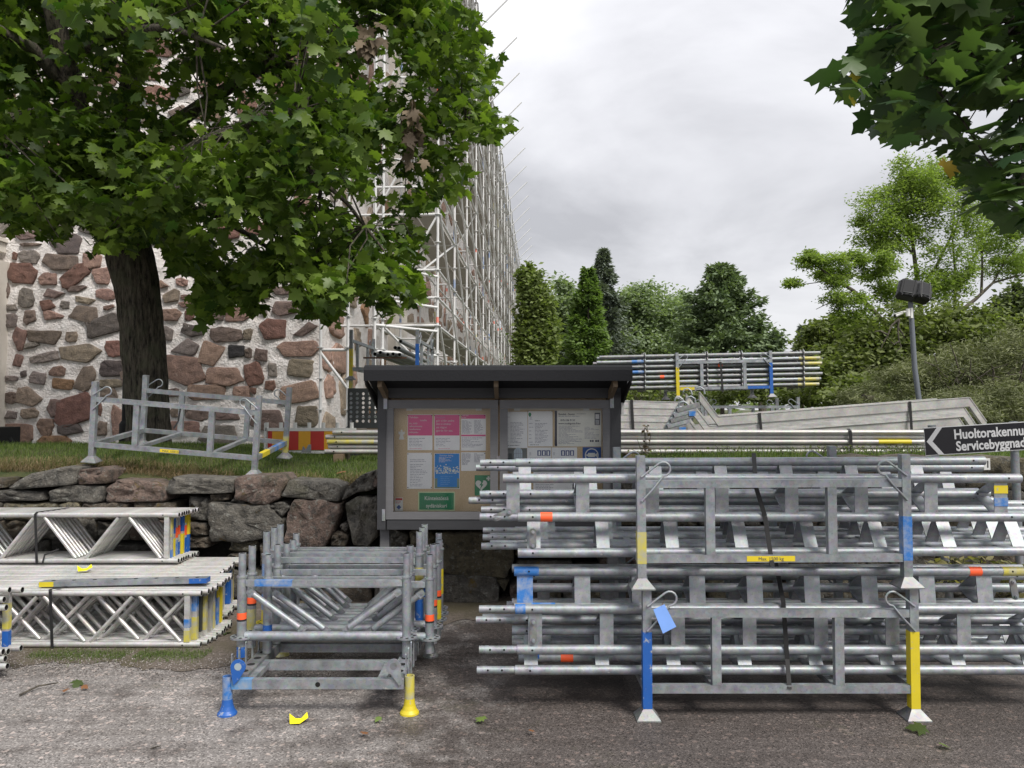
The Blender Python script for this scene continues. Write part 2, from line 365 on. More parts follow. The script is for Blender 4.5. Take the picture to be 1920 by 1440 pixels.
def leaf_mat(name, dark, light, trans=.4, rough=.45, obj=False, spec=.4):
    m = bpy.data.materials.new(name); m.use_nodes = True; nt = m.node_tree; b = nt.nodes['Principled BSDF']; o_ = nt.nodes['Material Output']
    if obj:
        oi = N(nt, 'ShaderNodeObjectInfo'); src = oi.outputs['Random']
    else:
        at = N(nt, 'ShaderNodeAttribute'); at.attribute_name = 'tint'; src = at.outputs['Fac']
    r = ramp(nt, src, [(0, dark), (.55, tuple((x + y) / 2 for x, y in zip(dark, light))), (1, light)])
    L(nt, r.outputs[0], b.inputs['Base Color']); b.inputs['Roughness'].default_value = rough; b.inputs['Specular IOR Level'].default_value = spec
    tl = N(nt, 'ShaderNodeBsdfTranslucent'); mx_ = N(nt, 'ShaderNodeMixShader'); mx_.inputs[0].default_value = trans
    c2 = mixc(nt, 1, r.outputs[0], (1.5, 1.7, .7), 'MULTIPLY'); L(nt, c2, tl.inputs[0])
    L(nt, b.outputs[0], mx_.inputs[1]); L(nt, tl.outputs[0], mx_.inputs[2]); L(nt, mx_.outputs[0], o_.inputs[0]); return m
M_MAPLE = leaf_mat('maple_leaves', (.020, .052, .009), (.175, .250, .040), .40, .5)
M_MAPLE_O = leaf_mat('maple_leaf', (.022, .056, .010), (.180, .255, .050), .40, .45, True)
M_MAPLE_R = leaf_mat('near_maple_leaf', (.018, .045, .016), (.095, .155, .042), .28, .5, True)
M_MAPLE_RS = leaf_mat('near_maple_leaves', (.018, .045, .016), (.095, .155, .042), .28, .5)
M_GRASS = leaf_mat('grass_blades', (.045, .085, .016), (.15, .20, .050), .35, .6)
M_DRYG = leaf_mat('dry_grass', (.13, .095, .050), (.33, .25, .15), .2, .8)
# ================================================================== ground
def grid_obj(name, xs, ys, zf, mat, kind='structure'):
    V = [(x, y, zf(x, y)) for y in ys for x in xs]; nx = len(xs)
    Fc = [(j * nx + i, j * nx + i + 1, (j + 1) * nx + i + 1, (j + 1) * nx + i) for j in range(len(ys) - 1) for i in range(nx - 1)]
    me = bpy.data.meshes.new(name); me.from_pydata(V, [], Fc); me.materials.append(mat)
    me.polygons.foreach_set('use_smooth', [True] * len(Fc)); o = bpy.data.objects.new(name, me); COL.objects.link(o); o['kind'] = kind; return o
grid_obj('asphalt_road', [-400, -20, -5, 0, 5, 20, 400], [-60, -5, 0, 3, 6.2, 30, 900], lambda x, y: -0.02 if y > 6.3 else 0.0, M_ASPH)
# soil verge along the foot of the wall
rv = random.Random(3)
V = []; xs = [-9 + i * .04 for i in range(480)]
for x in xs:
    edge = 4.55 + .16 * mnoise.noise(Vector((x * 1.3, 0, 0))) + .09 * mnoise.noise(Vector((x * 4, 3, 0))) + .07 * mnoise.noise(Vector((x * 13, 5, 0))) + (.0 if x < -1.3 else min(1.05, (x + 1.3) * 1.1))
    V += [(x, edge, .004), (x, 6.2, .03)]
me = bpy.data.meshes.new('soil_verge'); me.from_pydata(V, [], [(2 * i, 2 * i + 2, 2 * i + 3, 2 * i + 1) for i in range(len(xs) - 1)]); me.materials.append(M_SOIL)
o = bpy.data.objects.new('soil_verge', me); COL.objects.link(o); o['kind'] = 'structure'

def wtop(x):
    """height of the top of the retaining wall"""
    return .97 + .05 * sm_((-x - 2.6) / 1.6) + .13 * sm_((x - 1.2) / 1.6) + .02 * mnoise.noise(Vector((x * 2.5, 1, 0)))
def bank(x, y):
    lf = sm_((-x - 1.7) / 1.8)
    z = .92 + .13 * lf * (1 - sm_((y - 8.2) / 3)) + .13 * sm_((x - .3) / 1.6)
    z += (.07 + .02 * lf) * sm_((y - 6.25) / 1.0) * (1 - sm_((y - 7.7) / 1.6)) * (1 if x < 0 else 0.3)
    z += .022 * mnoise.noise(Vector((x * 1.7, y * 1.7, 0)))
    if y < 6.35: z -= (6.35 - y) * .35
    if y > 16 : z -= .05
    return z
xs = [-120, -60, -30, -18] + [-12 + .3 * i for i in range(73)] + [10.5, 14, 20, 30, 50, 90, 160, 300]
ys = [6.12, 6.2, 6.35] + [6.5 + .25 * i for i in range(36)] + [16, 18, 21, 26, 34, 50, 80, 140, 400, 850]
grid_obj('grass_bank', xs, ys, bank, M_TURF)
grid_obj('earth_face', [-14, 0, 14], [6.20, 6.21, 6.22], lambda x, y: (y - 6.20) * 47 - .03, M_EARTH)

# ------------------------------------------------------------------ stones
def stone_mesh(poly, depth, mat, seed, bulge=.04, rough=.02, axis=None):
    """poly: 2D outline (u,v) about its centre, v up; front face towards -n. returns mesh in local coords (u->x, depth->y, v->z)"""
    rd = random.Random(seed); pts = []
    n = len(poly)
    for i in range(n):
        a, b = poly[i], poly[(i + 1) % n]
        for t in (.07, .35, .65, .93):
            pts.append(Vector((a[0] + (b[0] - a[0]) * t, a[1] + (b[1] - a[1]) * t)))
    sz = max(p.length for p in pts)
    q = []
    for i, p in enumerate(pts):
        nn = mnoise.noise(Vector((p.x * 4 / sz + seed * 3.1, p.y * 4 / sz, seed))) * .08 + rd.uniform(-.03, .03)
        q.append(p * (1 + nn))
    rings = [(1.0, depth), (1.0, bulge * .8), (.982, bulge * .35), (.925, bulge * .08), (.62, 0), (.3, 0)]
    vs = []; fs = []; K = len(q)
    for k, (s_, y) in enumerate(rings):
        for p in q:
            r_ = p * s_
            dz = mnoise.noise(Vector((r_.x * 5 / sz * .7 + seed, r_.y * 5 / sz * .7, seed * 2))) * rough * (1.8 if k > 2 else .5) + rd.uniform(-.25, .25) * rough
            vs.append((r_.x, y + (dz if k > 0 else 0), r_.y))
    vs.append((0, mnoise.noise(Vector((seed, 0, seed * 2))) * rough * 1.6, 0))
    for k in range(len(rings) - 1):
        for i in range(K): fs.append((k * K + i, k * K + (i + 1) % K, (k + 1) * K + (i + 1) % K, (k + 1) * K + i))
    l = (len(rings) - 1) * K
    for i in range(K): fs.append((l + i, l + (i + 1) % K, len(vs) - 1))
    me = bpy.data.meshes.new('stone'); me.from_pydata(vs, [], fs); me.materials.append(mat)
    me.polygons.foreach_set('use_smooth', [True] * len(fs)); return me
def rock_poly(w_, h_, ang, rd, k=None):
    """irregular convex-ish outline of about w x h"""
    k = k or rd.choice((4, 5, 5, 6, 7)); w_ *= 1.13; h_ *= 1.13; a0 = rd.uniform(0, 6.28); P_ = []
    for i in range(k):
        a = a0 + (i + rd.uniform(-.26, .26)) * 2 * math.pi / k
        c, s = math.cos(a), math.sin(a); e_ = 2.0 / 3.8
        x = math.copysign(abs(c) ** e_, c) * w_ / 2 * rd.uniform(.90, 1.16); y = math.copysign(abs(s) ** e_, s) * h_ / 2 * rd.uniform(.90, 1.16)
        P_.append((x, y))
    ca, sa = math.cos(ang), math.sin(ang)
    return [(x * ca - y * sa, x * sa + y * ca) for x, y in P_]

# ---------------- dry stone retaining wall
WY = 6.0
wall = thing('dry_stone_wall', 'low dry stone retaining wall with lichen and dark joints holding up the grass bank', 'wall', (0, WY, 0))
rd = random.Random(11)
WC = {'g': (.150, .142, .125), 'd': (.120, .114, .102), 'r': (.170, .125, .105), 'b': (.128, .105, .080), 'm': (.165, .148, .100), 'l': (.26, .24, .22)}
def wall_stone(poly_px, colr, depth=.3, prot=0.0):
    pw = [P(x, y, WY) for x, y in poly_px]
    cx = sum(p.x for p in pw) / len(pw); cz = sum(p.z for p in pw) / len(pw)
    poly = [(p.x - cx, p.z - cz) for p in pw]
    me = stone_mesh(poly, depth, M_WALLST, rd.randint(1, 999), .06, .03)
    o = bpy.data.objects.new('stone', me); COL.objects.link(o); o.parent = wall; o.location = (cx, -prot, cz)
    k = rd.uniform(.85, 1.15); c = WC[colr]; o.color = (c[0] * k, c[1] * k, c[2] * k, 1); return o
def bx4(x0, y0, x1, y1, j=3):
    r = rd.uniform
    return [(x0 + r(-j, j), y1 + r(-j, j)), ((x0 + x1) / 2 + r(-6, 6), y1 + r(-j, j)), (x1 + r(-j, j), y1 + r(-j, j)), (x1 + r(-j, j), (y0 + y1) / 2 + r(-j, j)), (x1 + r(-j, j), y0 + r(-j, j)), ((x0 + x1) / 2 + r(-6, 6), y0 + r(-j, j)), (x0 + r(-j, j), y0 + r(-j, j))]
EXPL = [
 ([(318, 926), (438, 924), (440, 898), (330, 893), (318, 905)], 'g', .06), ([(441, 934), (497, 948), (526, 934), (540, 897), (528, 890), (441, 893)], 'r', .05),
 ([(530, 930), (610, 938), (640, 940), (643, 910), (624, 903), (545, 898)], 'g', .06), ([(638, 941), (668, 924), (703, 918), (705, 882), (678, 890), (650, 915)], 'g', .03),
 ([(392, 943), (428, 938), (430, 927), (394, 926)], 'b', 0), ([(431, 940), (455, 944), (470, 936), (440, 930)], 'd', 0),
 ([(400, 1014), (455, 1017), (532, 1004), (530, 975), (506, 946), (470, 944), (394, 940), (391, 985)], 'g', .05),
 ([(500, 955), (528, 972), (545, 950), (535, 940), (508, 943)], 'd', .02),
 ([(535, 1012), (560, 1026), (612, 1028), (641, 960), (638, 945), (605, 936), (556, 934), (544, 955)], 'r', .08),
 ([(648, 950), (662, 1020), (690, 1026), (709, 1005), (709, 930), (672, 930), (650, 940)], 'g', .04),
 ([(620, 1022), (648, 1026), (653, 1004), (640, 996), (624, 1000)], 'b', .02), ([(638, 992), (648, 999), (652, 990), (648, 981), (637, 984)], 'l', .0),
 ([(350, 975), (390, 978), (391, 934), (352, 932)], 'd', 0), ([(340, 1003), (390, 1004), (388, 982), (345, 978)], 'b', .02),
 ([(332, 1030), (392, 1028), (391, 1006), (336, 1006)], 'b', 0), ([(430, 1036), (480, 1035), (482, 1014), (430, 1016)], 'm', 0),
 ([(412, 1060), (466, 1066), (470, 1038), (430, 1038)], 'b', 0), ([(408, 1118), (447, 1124), (452, 1072), (420, 1063), (408, 1080)], 'd', .02),
 ([(452, 1126), (530, 1132), (534, 1072), (456, 1070)], 'd', .0), ([(486, 1066), (560, 1068), (566, 1030), (484, 1014 + 4)], 'b', .0),
 ([(20, 914), (40, 917), (146, 908), (150, 878), (128, 874), (60, 888)], 'g', .06), ([(152, 908), (205, 906), (207, 882), (190, 876), (152, 880)], 'r', .05),
 ([(-40, 940), (88, 938), (86, 922), (10, 918), (-40, 922)], 'd', .04), ([(94, 940), (196, 942), (200, 912), (130, 908), (100, 920)], 'g', .05),
 ([(202, 942), (316, 940), (314, 910), (290, 902), (225, 898), (203, 915)], 'r', .05), ([(-60, 918), (16, 914), (18, 896), (-60, 898)], 'b', .04),
 ([(714, 1030), (760, 1032), (766, 1004), (740, 990), (716, 994)], 'g', .02), ([(768, 1032), (810, 1036), (818, 1008), (800, 992), (768, 996)], 'm', .02),
 ([(822, 1070), (880, 1082), (950, 1080), (964, 1045), (958, 1008), (900, 998), (826, 1000)], 'm', .06),
 ([(736, 1072), (816, 1076), (818, 1040), (740, 1036)], 'r', .03), ([(826, 1134), (934, 1136), (938, 1100), (925, 1078), (830, 1074)], 'd', .05),
 ([(700, 1134), (820, 1136), (822, 1082), (702, 1078)], 'd', .04), ([(926, 1084), (946, 1110), (956, 1086)], 'm', .0),
 ([(560, 1130), (694, 1134), (696, 1080), (640, 1070), (562, 1072)], 'b', .04), ([(570, 1066), (730, 1070), (730, 1036), (654, 1032), (572, 1032)], 'b', .02),
 ([(968, 1042), (1060, 1046), (1138, 1040), (1136, 1004), (1050, 998), (970, 1002)], 'm', .05),
 ([(958, 1132), (1010, 1134), (1014, 1092), (980, 1086), (956, 1100)], 'r', .03), ([(966, 1084), (1070, 1088), (1072, 1052), (968, 1050)], 'd', .03),
]
for pl, cc, pr in EXPL: wall_stone(pl, cc, .3, pr)
def fill_courses(x0, x1, y0f, y1, hmin, hmax):
    y = y1
    while True:
        h = rd.uniform(hmin, hmax); x = x0 + rd.uniform(-20, 0)
        if y - y0f(x0) < 12: break
        while x < x1:
            ww = rd.uniform(45, 135) * (.6 if rd.random() < .2 else 1); top = max(y - h + rd.uniform(-7, 7), y0f(x + ww / 2))
            if y - top > 9: wall_stone(bx4(x + 1, top + 1, min(x + ww, x1) - 1, y - 1, 2.5), rd.choice('ggdrbbm'), .3, rd.uniform(0, .06))
            x += ww + 1
        y -= h + 1
fill_courses(-420, 330, lambda x: 942, 1138, 30, 55)
fill_courses(-420, -60, lambda x: 880, 942, 26, 40)
fill_courses(1016, 1140, lambda x: 1048, 1138, 30, 50)
fill_courses(716, 1140, lambda x: 890, 990, 30, 50)
fill_courses(1142, 1500, lambda x: 885 - (x - 1142) * .09, 1138, 32, 60)
fill_courses(1502, 2300, lambda x: 851, 1138, 34, 62)

# ---------------- church
CY = 13.0
church = thing('stone_church', 'tall church of red and grey field stones set in thick white mortar behind the maple', 'church', (0, 0, 0))
CXc = P(600, 700, CY).x                                     # near corner
SD = Vector((math.sin(D2R(2.4)), math.cos(D2R(2.4)), 0))   # direction in which the long side runs away
nx_ = 270; nz_ = 190; V = []; Fc = []
X0, X1, Z0, Z1 = -19.0, CXc, .7, 12.0
gx = [X0 + (X1 - X0) * (i / nx_) for i in range(nx_ + 1)]; gz = [Z0 + (Z1 - Z0) * j / nz_ for j in range(nz_ + 1)]
for z in gz:
    for x in gx: V.append((x, CY + .03 * mnoise.noise(Vector((x * 2.2, z * 2.2, 0))) * (0 if x == X1 else 1) + (.030 * mnoise.noise(Vector((x * 6, z * 6, 3))) + .018 * mnoise.noise(Vector((x * 13, z * 13, 3)))) * (0 if x == X1 else 1), z))
for j in range(nz_):
    for i in range(nx_): Fc.append((j * (nx_ + 1) + i, j * (nx_ + 1) + i + 1, (j + 1) * (nx_ + 1) + i + 1, (j + 1) * (nx_ + 1) + i))
me = bpy.data.meshes.new('gable_wall'); me.from_pydata(V, [], Fc); me.materials.append(M_MORTAR); me.polygons.foreach_set('use_smooth', [True] * len(Fc))
gable = bpy.data.objects.new('gable_wall', me); COL.objects.link(gable); gable.parent = church
SC = {'R': (.200, .112, .090), 'B': (.185, .142, .122), 'G': (.235, .212, .190), 'P': (.285, .190, .155), 'D': (.115, .098, .092), 'K': (.045, .045, .047), 'O': (.23, .14, .085), 'T': (.255, .210, .165)}
rs = random.Random(5); placed = []
def church_stone(px, py, wpx, hpx, ang, c, n_=None, mesh_only=False):
    p = P(px, py, CY); k = CY / F
    poly = rock_poly(wpx * k, hpx * k, -ang, rs)
    me = stone_mesh(poly, .12, M_FIELD, rs.randint(1, 999), .020, .014)
    o = bpy.data.objects.new('stone', me); COL.objects.link(o); o.parent = gable; o.location = (p.x, CY - .042, p.z)
    cc = SC[c]; q = rs.uniform(.9, 1.35); o.color = (cc[0] * q, cc[1] * q * rs.uniform(.93, 1.05), cc[2] * q, 1)
LST = """45 180 120 120 0 G;340 140 110 120 0 G;160 235 125 40 -5 B;365 275 155 105 5 D;165 285 100 15 0 B;165 352 105 65 0 G;335 378 180 85 5 B;85 347 25 40 0 R;
125 440 130 100 8 R;262 472 100 70 5 P;405 455 150 78 -35 R;495 370 90 80 0 P;555 450 100 85 0 P;20 530 65 90 0 B;145 570 70 95 0 G;290 550 95 45 8 B;415 523 105 32 -5 B;
573 553 95 50 8 P;462 583 110 35 8 T;258 612 75 60 5 R;355 610 50 42 0 G;590 625 55 28 -10 P;60 625 70 35 0 G;163 675 55 75 5 B;60 695 75 75 0 G;292 665 105 50 -5 P;
458 665 140 85 8 B;565 720 185 105 -22 D;250 770 175 125 -30 B;105 800 65 120 15 P;390 782 60 50 0 T;175 825 80 30 -15 G;440 873 205 88 0 T;620 850 85 80 0 R;245 893 140 50 -10 G;
100 910 50 65 0 P;605 955 120 80 0 D;315 970 75 50 0 P;340 1038 115 62 0 O;462 1010 75 125 25 T;208 1005 80 65 0 G;130 985 25 40 0 D;60 1007 75 30 0 G;160 1103 140 90 5 T;
65 1110 65 60 0 B;600 1035 110 45 0 T;590 1090 90 60 0 B;293 1165 65 110 20 B;405 1180 205 140 -22 R;540 1175 30 60 0 R;160 1195 85 50 0 T;65 1205 60 40 0 G;248 1270 85 80 10 P;
380 1283 120 55 0 D;100 1305 140 100 0 P;300 1350 170 60 0 O;553 1278 55 75 10 B;645 1240 85 160 0 P;-40 1290 100 90 0 R;-60 1190 90 70 0 G;-50 1080 90 90 0 P;-60 960 110 80 0 B;
985 967 215 150 5 P;1145 875 130 130 10 P;1000 842 125 92 0 G;905 765 60 70 0 G;1035 748 110 70 0 D;1222 770 160 72 0 B;1340 770 50 60 0 T;1475 742 140 105 -5 R;1650 745 130 70 0 B;
1275 862 90 70 0 K;1342 868 35 55 0 B;1410 877 68 75 0 B;1610 847 200 80 0 P;1625 950 130 92 0 T;1473 960 45 80 0 G;1370 980 90 115 -20 R;1212 995 175 100 0 P;1460 1045 50 50 0 R;
1612 1085 200 110 -12 P;1650 1210 125 110 0 T;1110 1083 190 85 0 P;935 1085 70 45 0 B;1310 1085 85 75 -10 P;1370 1072 28 35 0 R;960 1190 80 45 0 B;1075 1190 115 80 0 B;1225 1205 140 60 0 B;
1000 1275 160 80 0 P;1185 1310 185 95 0 G;1445 1235 160 115 0 B;1430 1340 60 45 0 T;930 665 95 65 0 P;1025 665 50 55 0 R;1180 655 60 80 0 B;1275 663 110 85 -5 P;1425 638 38 55 0 G;
1545 628 135 75 0 B;1395 542 110 82 5 T;930 563 90 60 -10 T;1005 567 45 25 0 P;1000 605 65 38 0 P;1075 590 60 55 0 P;1340 470 120 45 5 P;1335 410 130 50 0 G;985 488 60 40 0 P;
880 500 55 45 0 P;1540 530 130 50 0 B;1655 650 70 55 0 P;720 1000 120 90 0 B;740 860 110 80 0 P;760 1130 120 90 0 R;720 1250 120 70 0 G;730 740 100 80 0 T;750 620 90 60 0 P;800 500 90 70 0 R;700 520 90 50 0 G"""
for q in LST.replace('\n', '').split(';'):
    a = q.split(); cx, cy, ww, hh, an = [float(t) for t in a[:5]]; px, py = cx * .3472, 360 + cy * .3472
    church_stone(px, py, ww * .3472, hh * .3472, D2R(an), a[5]); placed.append((px, py, ww * .36 / 2, hh * .36 / 2))
tries = 0; cnt = 0
while cnt < 172 and tries < 9000:
    tries += 1
    if tries < 3000: px, py = rs.uniform(-330, 590), rs.uniform(-120, 440); ww, hh = rs.uniform(30, 70), rs.uniform(20, 44)
    elif tries < 6000: px, py = rs.uniform(0, 592), rs.uniform(0, 460); ww, hh = rs.uniform(18, 34), rs.uniform(12, 22)
    else: px, py = rs.uniform(0, 592), rs.uniform(400, 830); ww, hh = rs.uniform(10, 24), rs.uniform(7, 14)
    if px + ww / 2 > 596: continue
    if any(((px - a) / (ww / 2 + c + 5)) ** 2 + ((py - b_) / (hh / 2 + d + 5)) ** 2 < 1.0 for a, b_, c, d in placed): continue
    church_stone(px, py, ww, hh, rs.uniform(-.25, .25), rs.choice('RBGPPDTPRB')); placed.append((px, py, ww / 2, hh / 2)); cnt += 1
# long side wall running away
side = None
V = []; Fc = []; LEN = 52; ns = 130
for j in range(nz_ + 1):
    z = Z0 + (Z1 - Z0) * j / nz_
    for i in range(ns + 1):
        s = LEN * (i / ns) ** 1.4; p = Vector((CXc, CY, 0)) + SD * s
        dx = .05 * mnoise.noise(Vector((s * 2, z * 2, 9))) * (0 if i == 0 else 1)
        V.append((p.x + dx, p.y, z))
for j in range(nz_):
    for i in range(ns): Fc.append((j * (ns + 1) + i, j * (ns + 1) + i + 1, (j + 1) * (ns + 1) + i + 1, (j + 1) * (ns + 1) + i))
me = bpy.data.meshes.new('side_wall'); me.from_pydata(V, [], Fc); me.materials.append(M_MORTAR); me.polygons.foreach_set('use_smooth', [True] * len(Fc))
side = bpy.data.objects.new('side_wall', me); COL.objects.link(side); side.parent = church
ang = math.atan2(SD.y, SD.x)
base = Vector((CXc, CY, 0)); made = 0; pl2 = []
Ns = Vector((SD.y, -SD.x, 0)); many = MB(); 
for tr in range(5200):
    s = 46 * rs.random() ** 1.5; z = rs.uniform(.95, 9.5); ww = rs.uniform(.35, 1.1); hh = rs.uniform(.28, .75)
    if s < .3 and z < 3: s = .33
    if s - ww / 2 < 0 or 5.6 < s < 7.4: continue
    if any(abs(s - a) < (ww + c) / 2 + .04 and abs(z - b_) < (hh + d) / 2 + .04 for a, b_, c, d in pl2): continue
    pl2.append((s, z, ww, hh))
    poly = rock_poly(ww, hh, rs.uniform(-.2, .2), rs); me = stone_mesh(poly, .1, M_FIELD, rs.randint(1, 999), .045, .03)
    cc = SC[rs.choice('PPTOGPT')]; q = rs.uniform(1.3, 1.8)
    p = base + SD * s + Ns * .06
    o = bpy.data.objects.new('stone', me); COL.objects.link(o); o.parent = side
    o.matrix_local = Matrix.Translation((p.x, p.y, z)) @ Matrix.Rotation(ang, 4, 'Z'); o.color = (cc[0] * q, cc[1] * q, cc[2] * q, 1); made += 1
    if made >= 290: break
mb = MB()   # smooth plastered pilaster on the long side
for a, b_ in ((5.7, 7.3),):
    p = base + SD * ((a + b_) / 2); mb.box((p.x + .06, p.y, 5.5), (b_ - a, .22, 9.6), Matrix.Rotation(ang, 3, 'Z'))
mb.build('plaster_pilaster', M_PLASTER, church)
mb = MB()   # roof
rp_ = [Vector((-19, CY - .35, 12)), Vector((CXc + .35, CY - .35, 12)), Vector((CXc + .35, CY - .35, 12)) + SD * 53, Vector((-19, CY + 52, 12))]
mb.prism(rp_, (0, 0, .25)); mb.build('roof', M_FELT, church)
# low plastered porch just inside the left edge of the picture
mb = MB(); pa = P(12, 700, 13); mb.box((pa.x - 1.6, 12.8, 2.35), (3.2, .9, 3.3)); porch = mb.build('porch_wall', M_PLASTER, church)
mb = MB(); pe = P(24, 455, 13.1); mb.box((pe.x - 1.6, 12.75, pe.z), (3.2, 1.1, .06)); mb.box((pe.x - 1.64, 12.78, pe.z - .12), (3.2, 1.0, .16)); mb.build('porch_eave', M_PLASTER, church)

# ================================================================== scaffold along the long side
M_SCF = galv('scaffold_tube', (.52, .525, .53), (.72, .72, .72), .0, .5, 3)
scaf = thing('scaffold', 'very tall tube scaffold with many levels running along the long side of the church', 'scaffold', (0, 0, 0))
BAY = 2.57; S0 = Vector((P(820, 690, 13.7).x, 13.7, 0)); NB = 19; LV = [.95 + 2.0 * i + .05 for i in range(7)]   # decks at 1,3,...13
def sp(n, off, z): q = S0 + SD * (BAY * n) - Ns * off; return Vector((q.x, q.y, z))
IN = 1.15
M_DECK = paint('scaffold_deck_underside', (.34, .32, .29), rough=.7)
rest = {'ledger': MB(), 'transom': MB(), 'diagonal_brace': MB(), 'rosette': MB(), 'paint_band': MB()}
NEAR = 6
def place(name, a, b, r, near, n=6):
    if near: stick(name, a, b, r, M_SCF, scaf, 8)
    else: rest[name].tube(a, b, r, 5, caps=False)
rb_ = random.Random(9)
for n in range(NB + 1):
    for off in (0, IN):
        top = 13.2 + (.0 if off == 0 else -.0)
        stick('standard', sp(n, off, .85), sp(n, off, top), .0242, M_SCF, scaf, 8)
        for z in [1 + .5 * k for k in range(25)]:
            if n < 9: rest['rosette'].tube(sp(n, off, z - .006), sp(n, off, z + .006), .06, 8)
        for _ in range(9 if n < 6 else 6):
            z = rb_.choice([1 + 2 * k for k in range(7)]) + rb_.choice((.9, .05, -.25, .2)); ci = rb_.choice((0, 0, 1, 1, 2))
            if z < 13: rest['paint_band'].tube(sp(n, off, z), sp(n, off, z + (.1 if ci == 0 else rb_.uniform(.15, .4))), .0262, 6, m=ci, caps=False)
    for li, z in enumerate(LV):
        place('transom', sp(n, 0, z), sp(n, IN, z), .0242, n <= NEAR)
        if n % 2 == 0: place('transom', sp(n, IN, z), sp(n, 1.75, z), .0242, n <= NEAR)
    if n in (0, NB):
        for z in LV:
            for g in (.5, 1.0):
                if z + g < 13.3: place('transom', sp(n, 0, z + g), sp(n, IN, z + g), .0242, n <= NEAR)
for n in range(NB):
    near = n < NEAR
    for li, z in enumerate(LV):
        for off in (0, IN):
            place('ledger', sp(n, off, z), sp(n + 1, off, z), .0242, near)
        for g in (.5, 1.0):
            if z + g < 13.3: place('ledger', sp(n, 0, z + g), sp(n + 1, 0, z + g), .0242, near)
        if li < 6:
            if n % 1 == 0: place('diagonal_brace', sp(n, -.04, z + 2), sp(n + 1, -.04, z), .022, near)
            if n % 3 == 0: place('diagonal_brace', sp(n, 0, z + 2), sp(n, IN, z), .022, near)
        if li > 0:
            for k in range(2 if near else 1):
                a, b_ = (sp(n, .06 + .36 * k, z + .03), sp(n + 1, .06 + .36 * k, z + .03)) if near else (sp(n, .5, z + .03), sp(n + 1, .5, z + .03))
                if near and li < 7:
                    m_ = MB(); wdt = .33; m_.bar(a - Ns * (wdt / 2), b_ - Ns * (wdt / 2), wdt, .05); m_.build('deck', M_DECK, scaf)
                else: rest.setdefault('deck', MB()).bar(a, b_, .62, .05)
# tubes sticking up and out at the outer face
for n in range(2, NB + 1):
    a = sp(n, .55, 11.65); b_ = sp(n, -1.05, 13.25)
    stick('raking_tube', a, b_, .0242, M_SCF, scaf, 8)
# small return bay round the near corner
c0 = P(601, 700, 12.35); c1 = P(652, 700, 12.35); c2 = P(702, 700, 12.6); c3 = P(717, 700, 12.75)
for c, zt in ((c0, 5.6), (c1, 5.6), (c2, 9.0), (c3, 9.0)): stick('standard', (c.x, c.y, .85), (c.x, c.y, zt), .0242, M_SCF, scaf, 8)
for c, zt in ((c0, 5.6), (c1, 5.6), (c2, 9.0), (c3, 9.0)):
    for z in [1.0 + .5 * k for k in range(int((zt - 1) * 2))]: rest['rosette'].tube((c.x, c.y, z - .006), (c.x, c.y, z + .006), .06, 8)
zl = P(0, 656, 12.35).z
for za_, zb_ in ((zl, zl), (zl + 2, zl + 2), (zl - .05, zl - .62), (zl + 1.95, zl + 1.3)): stick('ledger', (c0.x, c0.y, za_), (c1.x, c1.y, zb_), .0242, M_SCF, scaf, 8)
for zz_ in (P(0, 609, 12.6).z, P(0, 560, 12.6).z, zl, P(0, 520, 12.6).z + .2):
    stick('ledger', (c2.x, c2.y, zz_), sp(0, 0, zz_), .0242, M_SCF, scaf, 8); stick('ledger', (c3.x, c3.y, zz_ + .03), sp(0, IN, zz_ + .03), .0242, M_SCF, scaf, 8)
stick('diagonal_brace', (c3.x, c3.y, P(0, 610, 12.7).z), sp(0, 0, 2.0), .022, M_SCF, scaf, 8)
stick('diagonal_brace', (c3.x, c3.y, 3.3), sp(1, 0, 5.0), .022, M_SCF, scaf, 8)
for k, mbx in rest.items():
    if mbx.v:
        o = mbx.build(k, [M_ORANGE, M_BLUEW, M_YELW] if k == 'paint_band' else (M_DECK if k == 'deck' else M_SCF), scaf); o['kind'] = 'stuff'
# ================================================================== leaves and trees
_h = [(.0, .0), (.13, -.10), (.34, -.15), (.27, .05), (.52, .11), (.47, .23), (.68, .47), (.44, .45), (.27, .46), (.33, .68), (.15, .80), (0, 1.03)]
LEAF_FULL = _h + [(-x, y) for x, y in reversed(_h[1:-1])]
_s = [(.0, .0), (.26, -.10), (.26, .10), (.60, .40), (.22, .48), (.22, .70), (0, 1.0)]
LEAF_SIMP = _s + [(-x, y) for x, y in reversed(_s[1:-1])]
def leaf_arr(outl, droop=.25):
    pts = [(0, .32)] + list(outl); V = np.array([(x, y, -.16 * abs(x) - droop * y * y * .6 + .02) for x, y in pts])
    n = len(outl); T = np.array([(0, 1 + i, 1 + (i + 1) % n) for i in range(n)]); return V, T
def quad_arr(asp=.5):
    return np.array([(0, 0, 0), (asp / 2, .45, .05), (0, 1, 0), (-asp / 2, .45, .05)]), np.array([(0, 1, 2), (0, 2, 3)])
def scatter(name, pos, rot, size, templ, mat, parent=None, tint=None):
    """pos (N,3), rot (N,3,3), size (N)"""
    V0, T0 = templ; N_ = len(pos); K = len(V0)
    V = np.einsum('nij,kj->nki', rot, V0) * size[:, None, None] + pos[:, None, :]
    T = (T0[None, :, :] + (np.arange(N_) * K)[:, None, None]).reshape(-1, 3)
    tint = np.random.rand(N_) if tint is None else tint
    me = np_mesh(name, V.reshape(-1, 3), T, mat, np.repeat(tint, K))
    o = bpy.data.objects.new(name, me); COL.objects.link(o)
    if parent: o.parent = parent
    return o
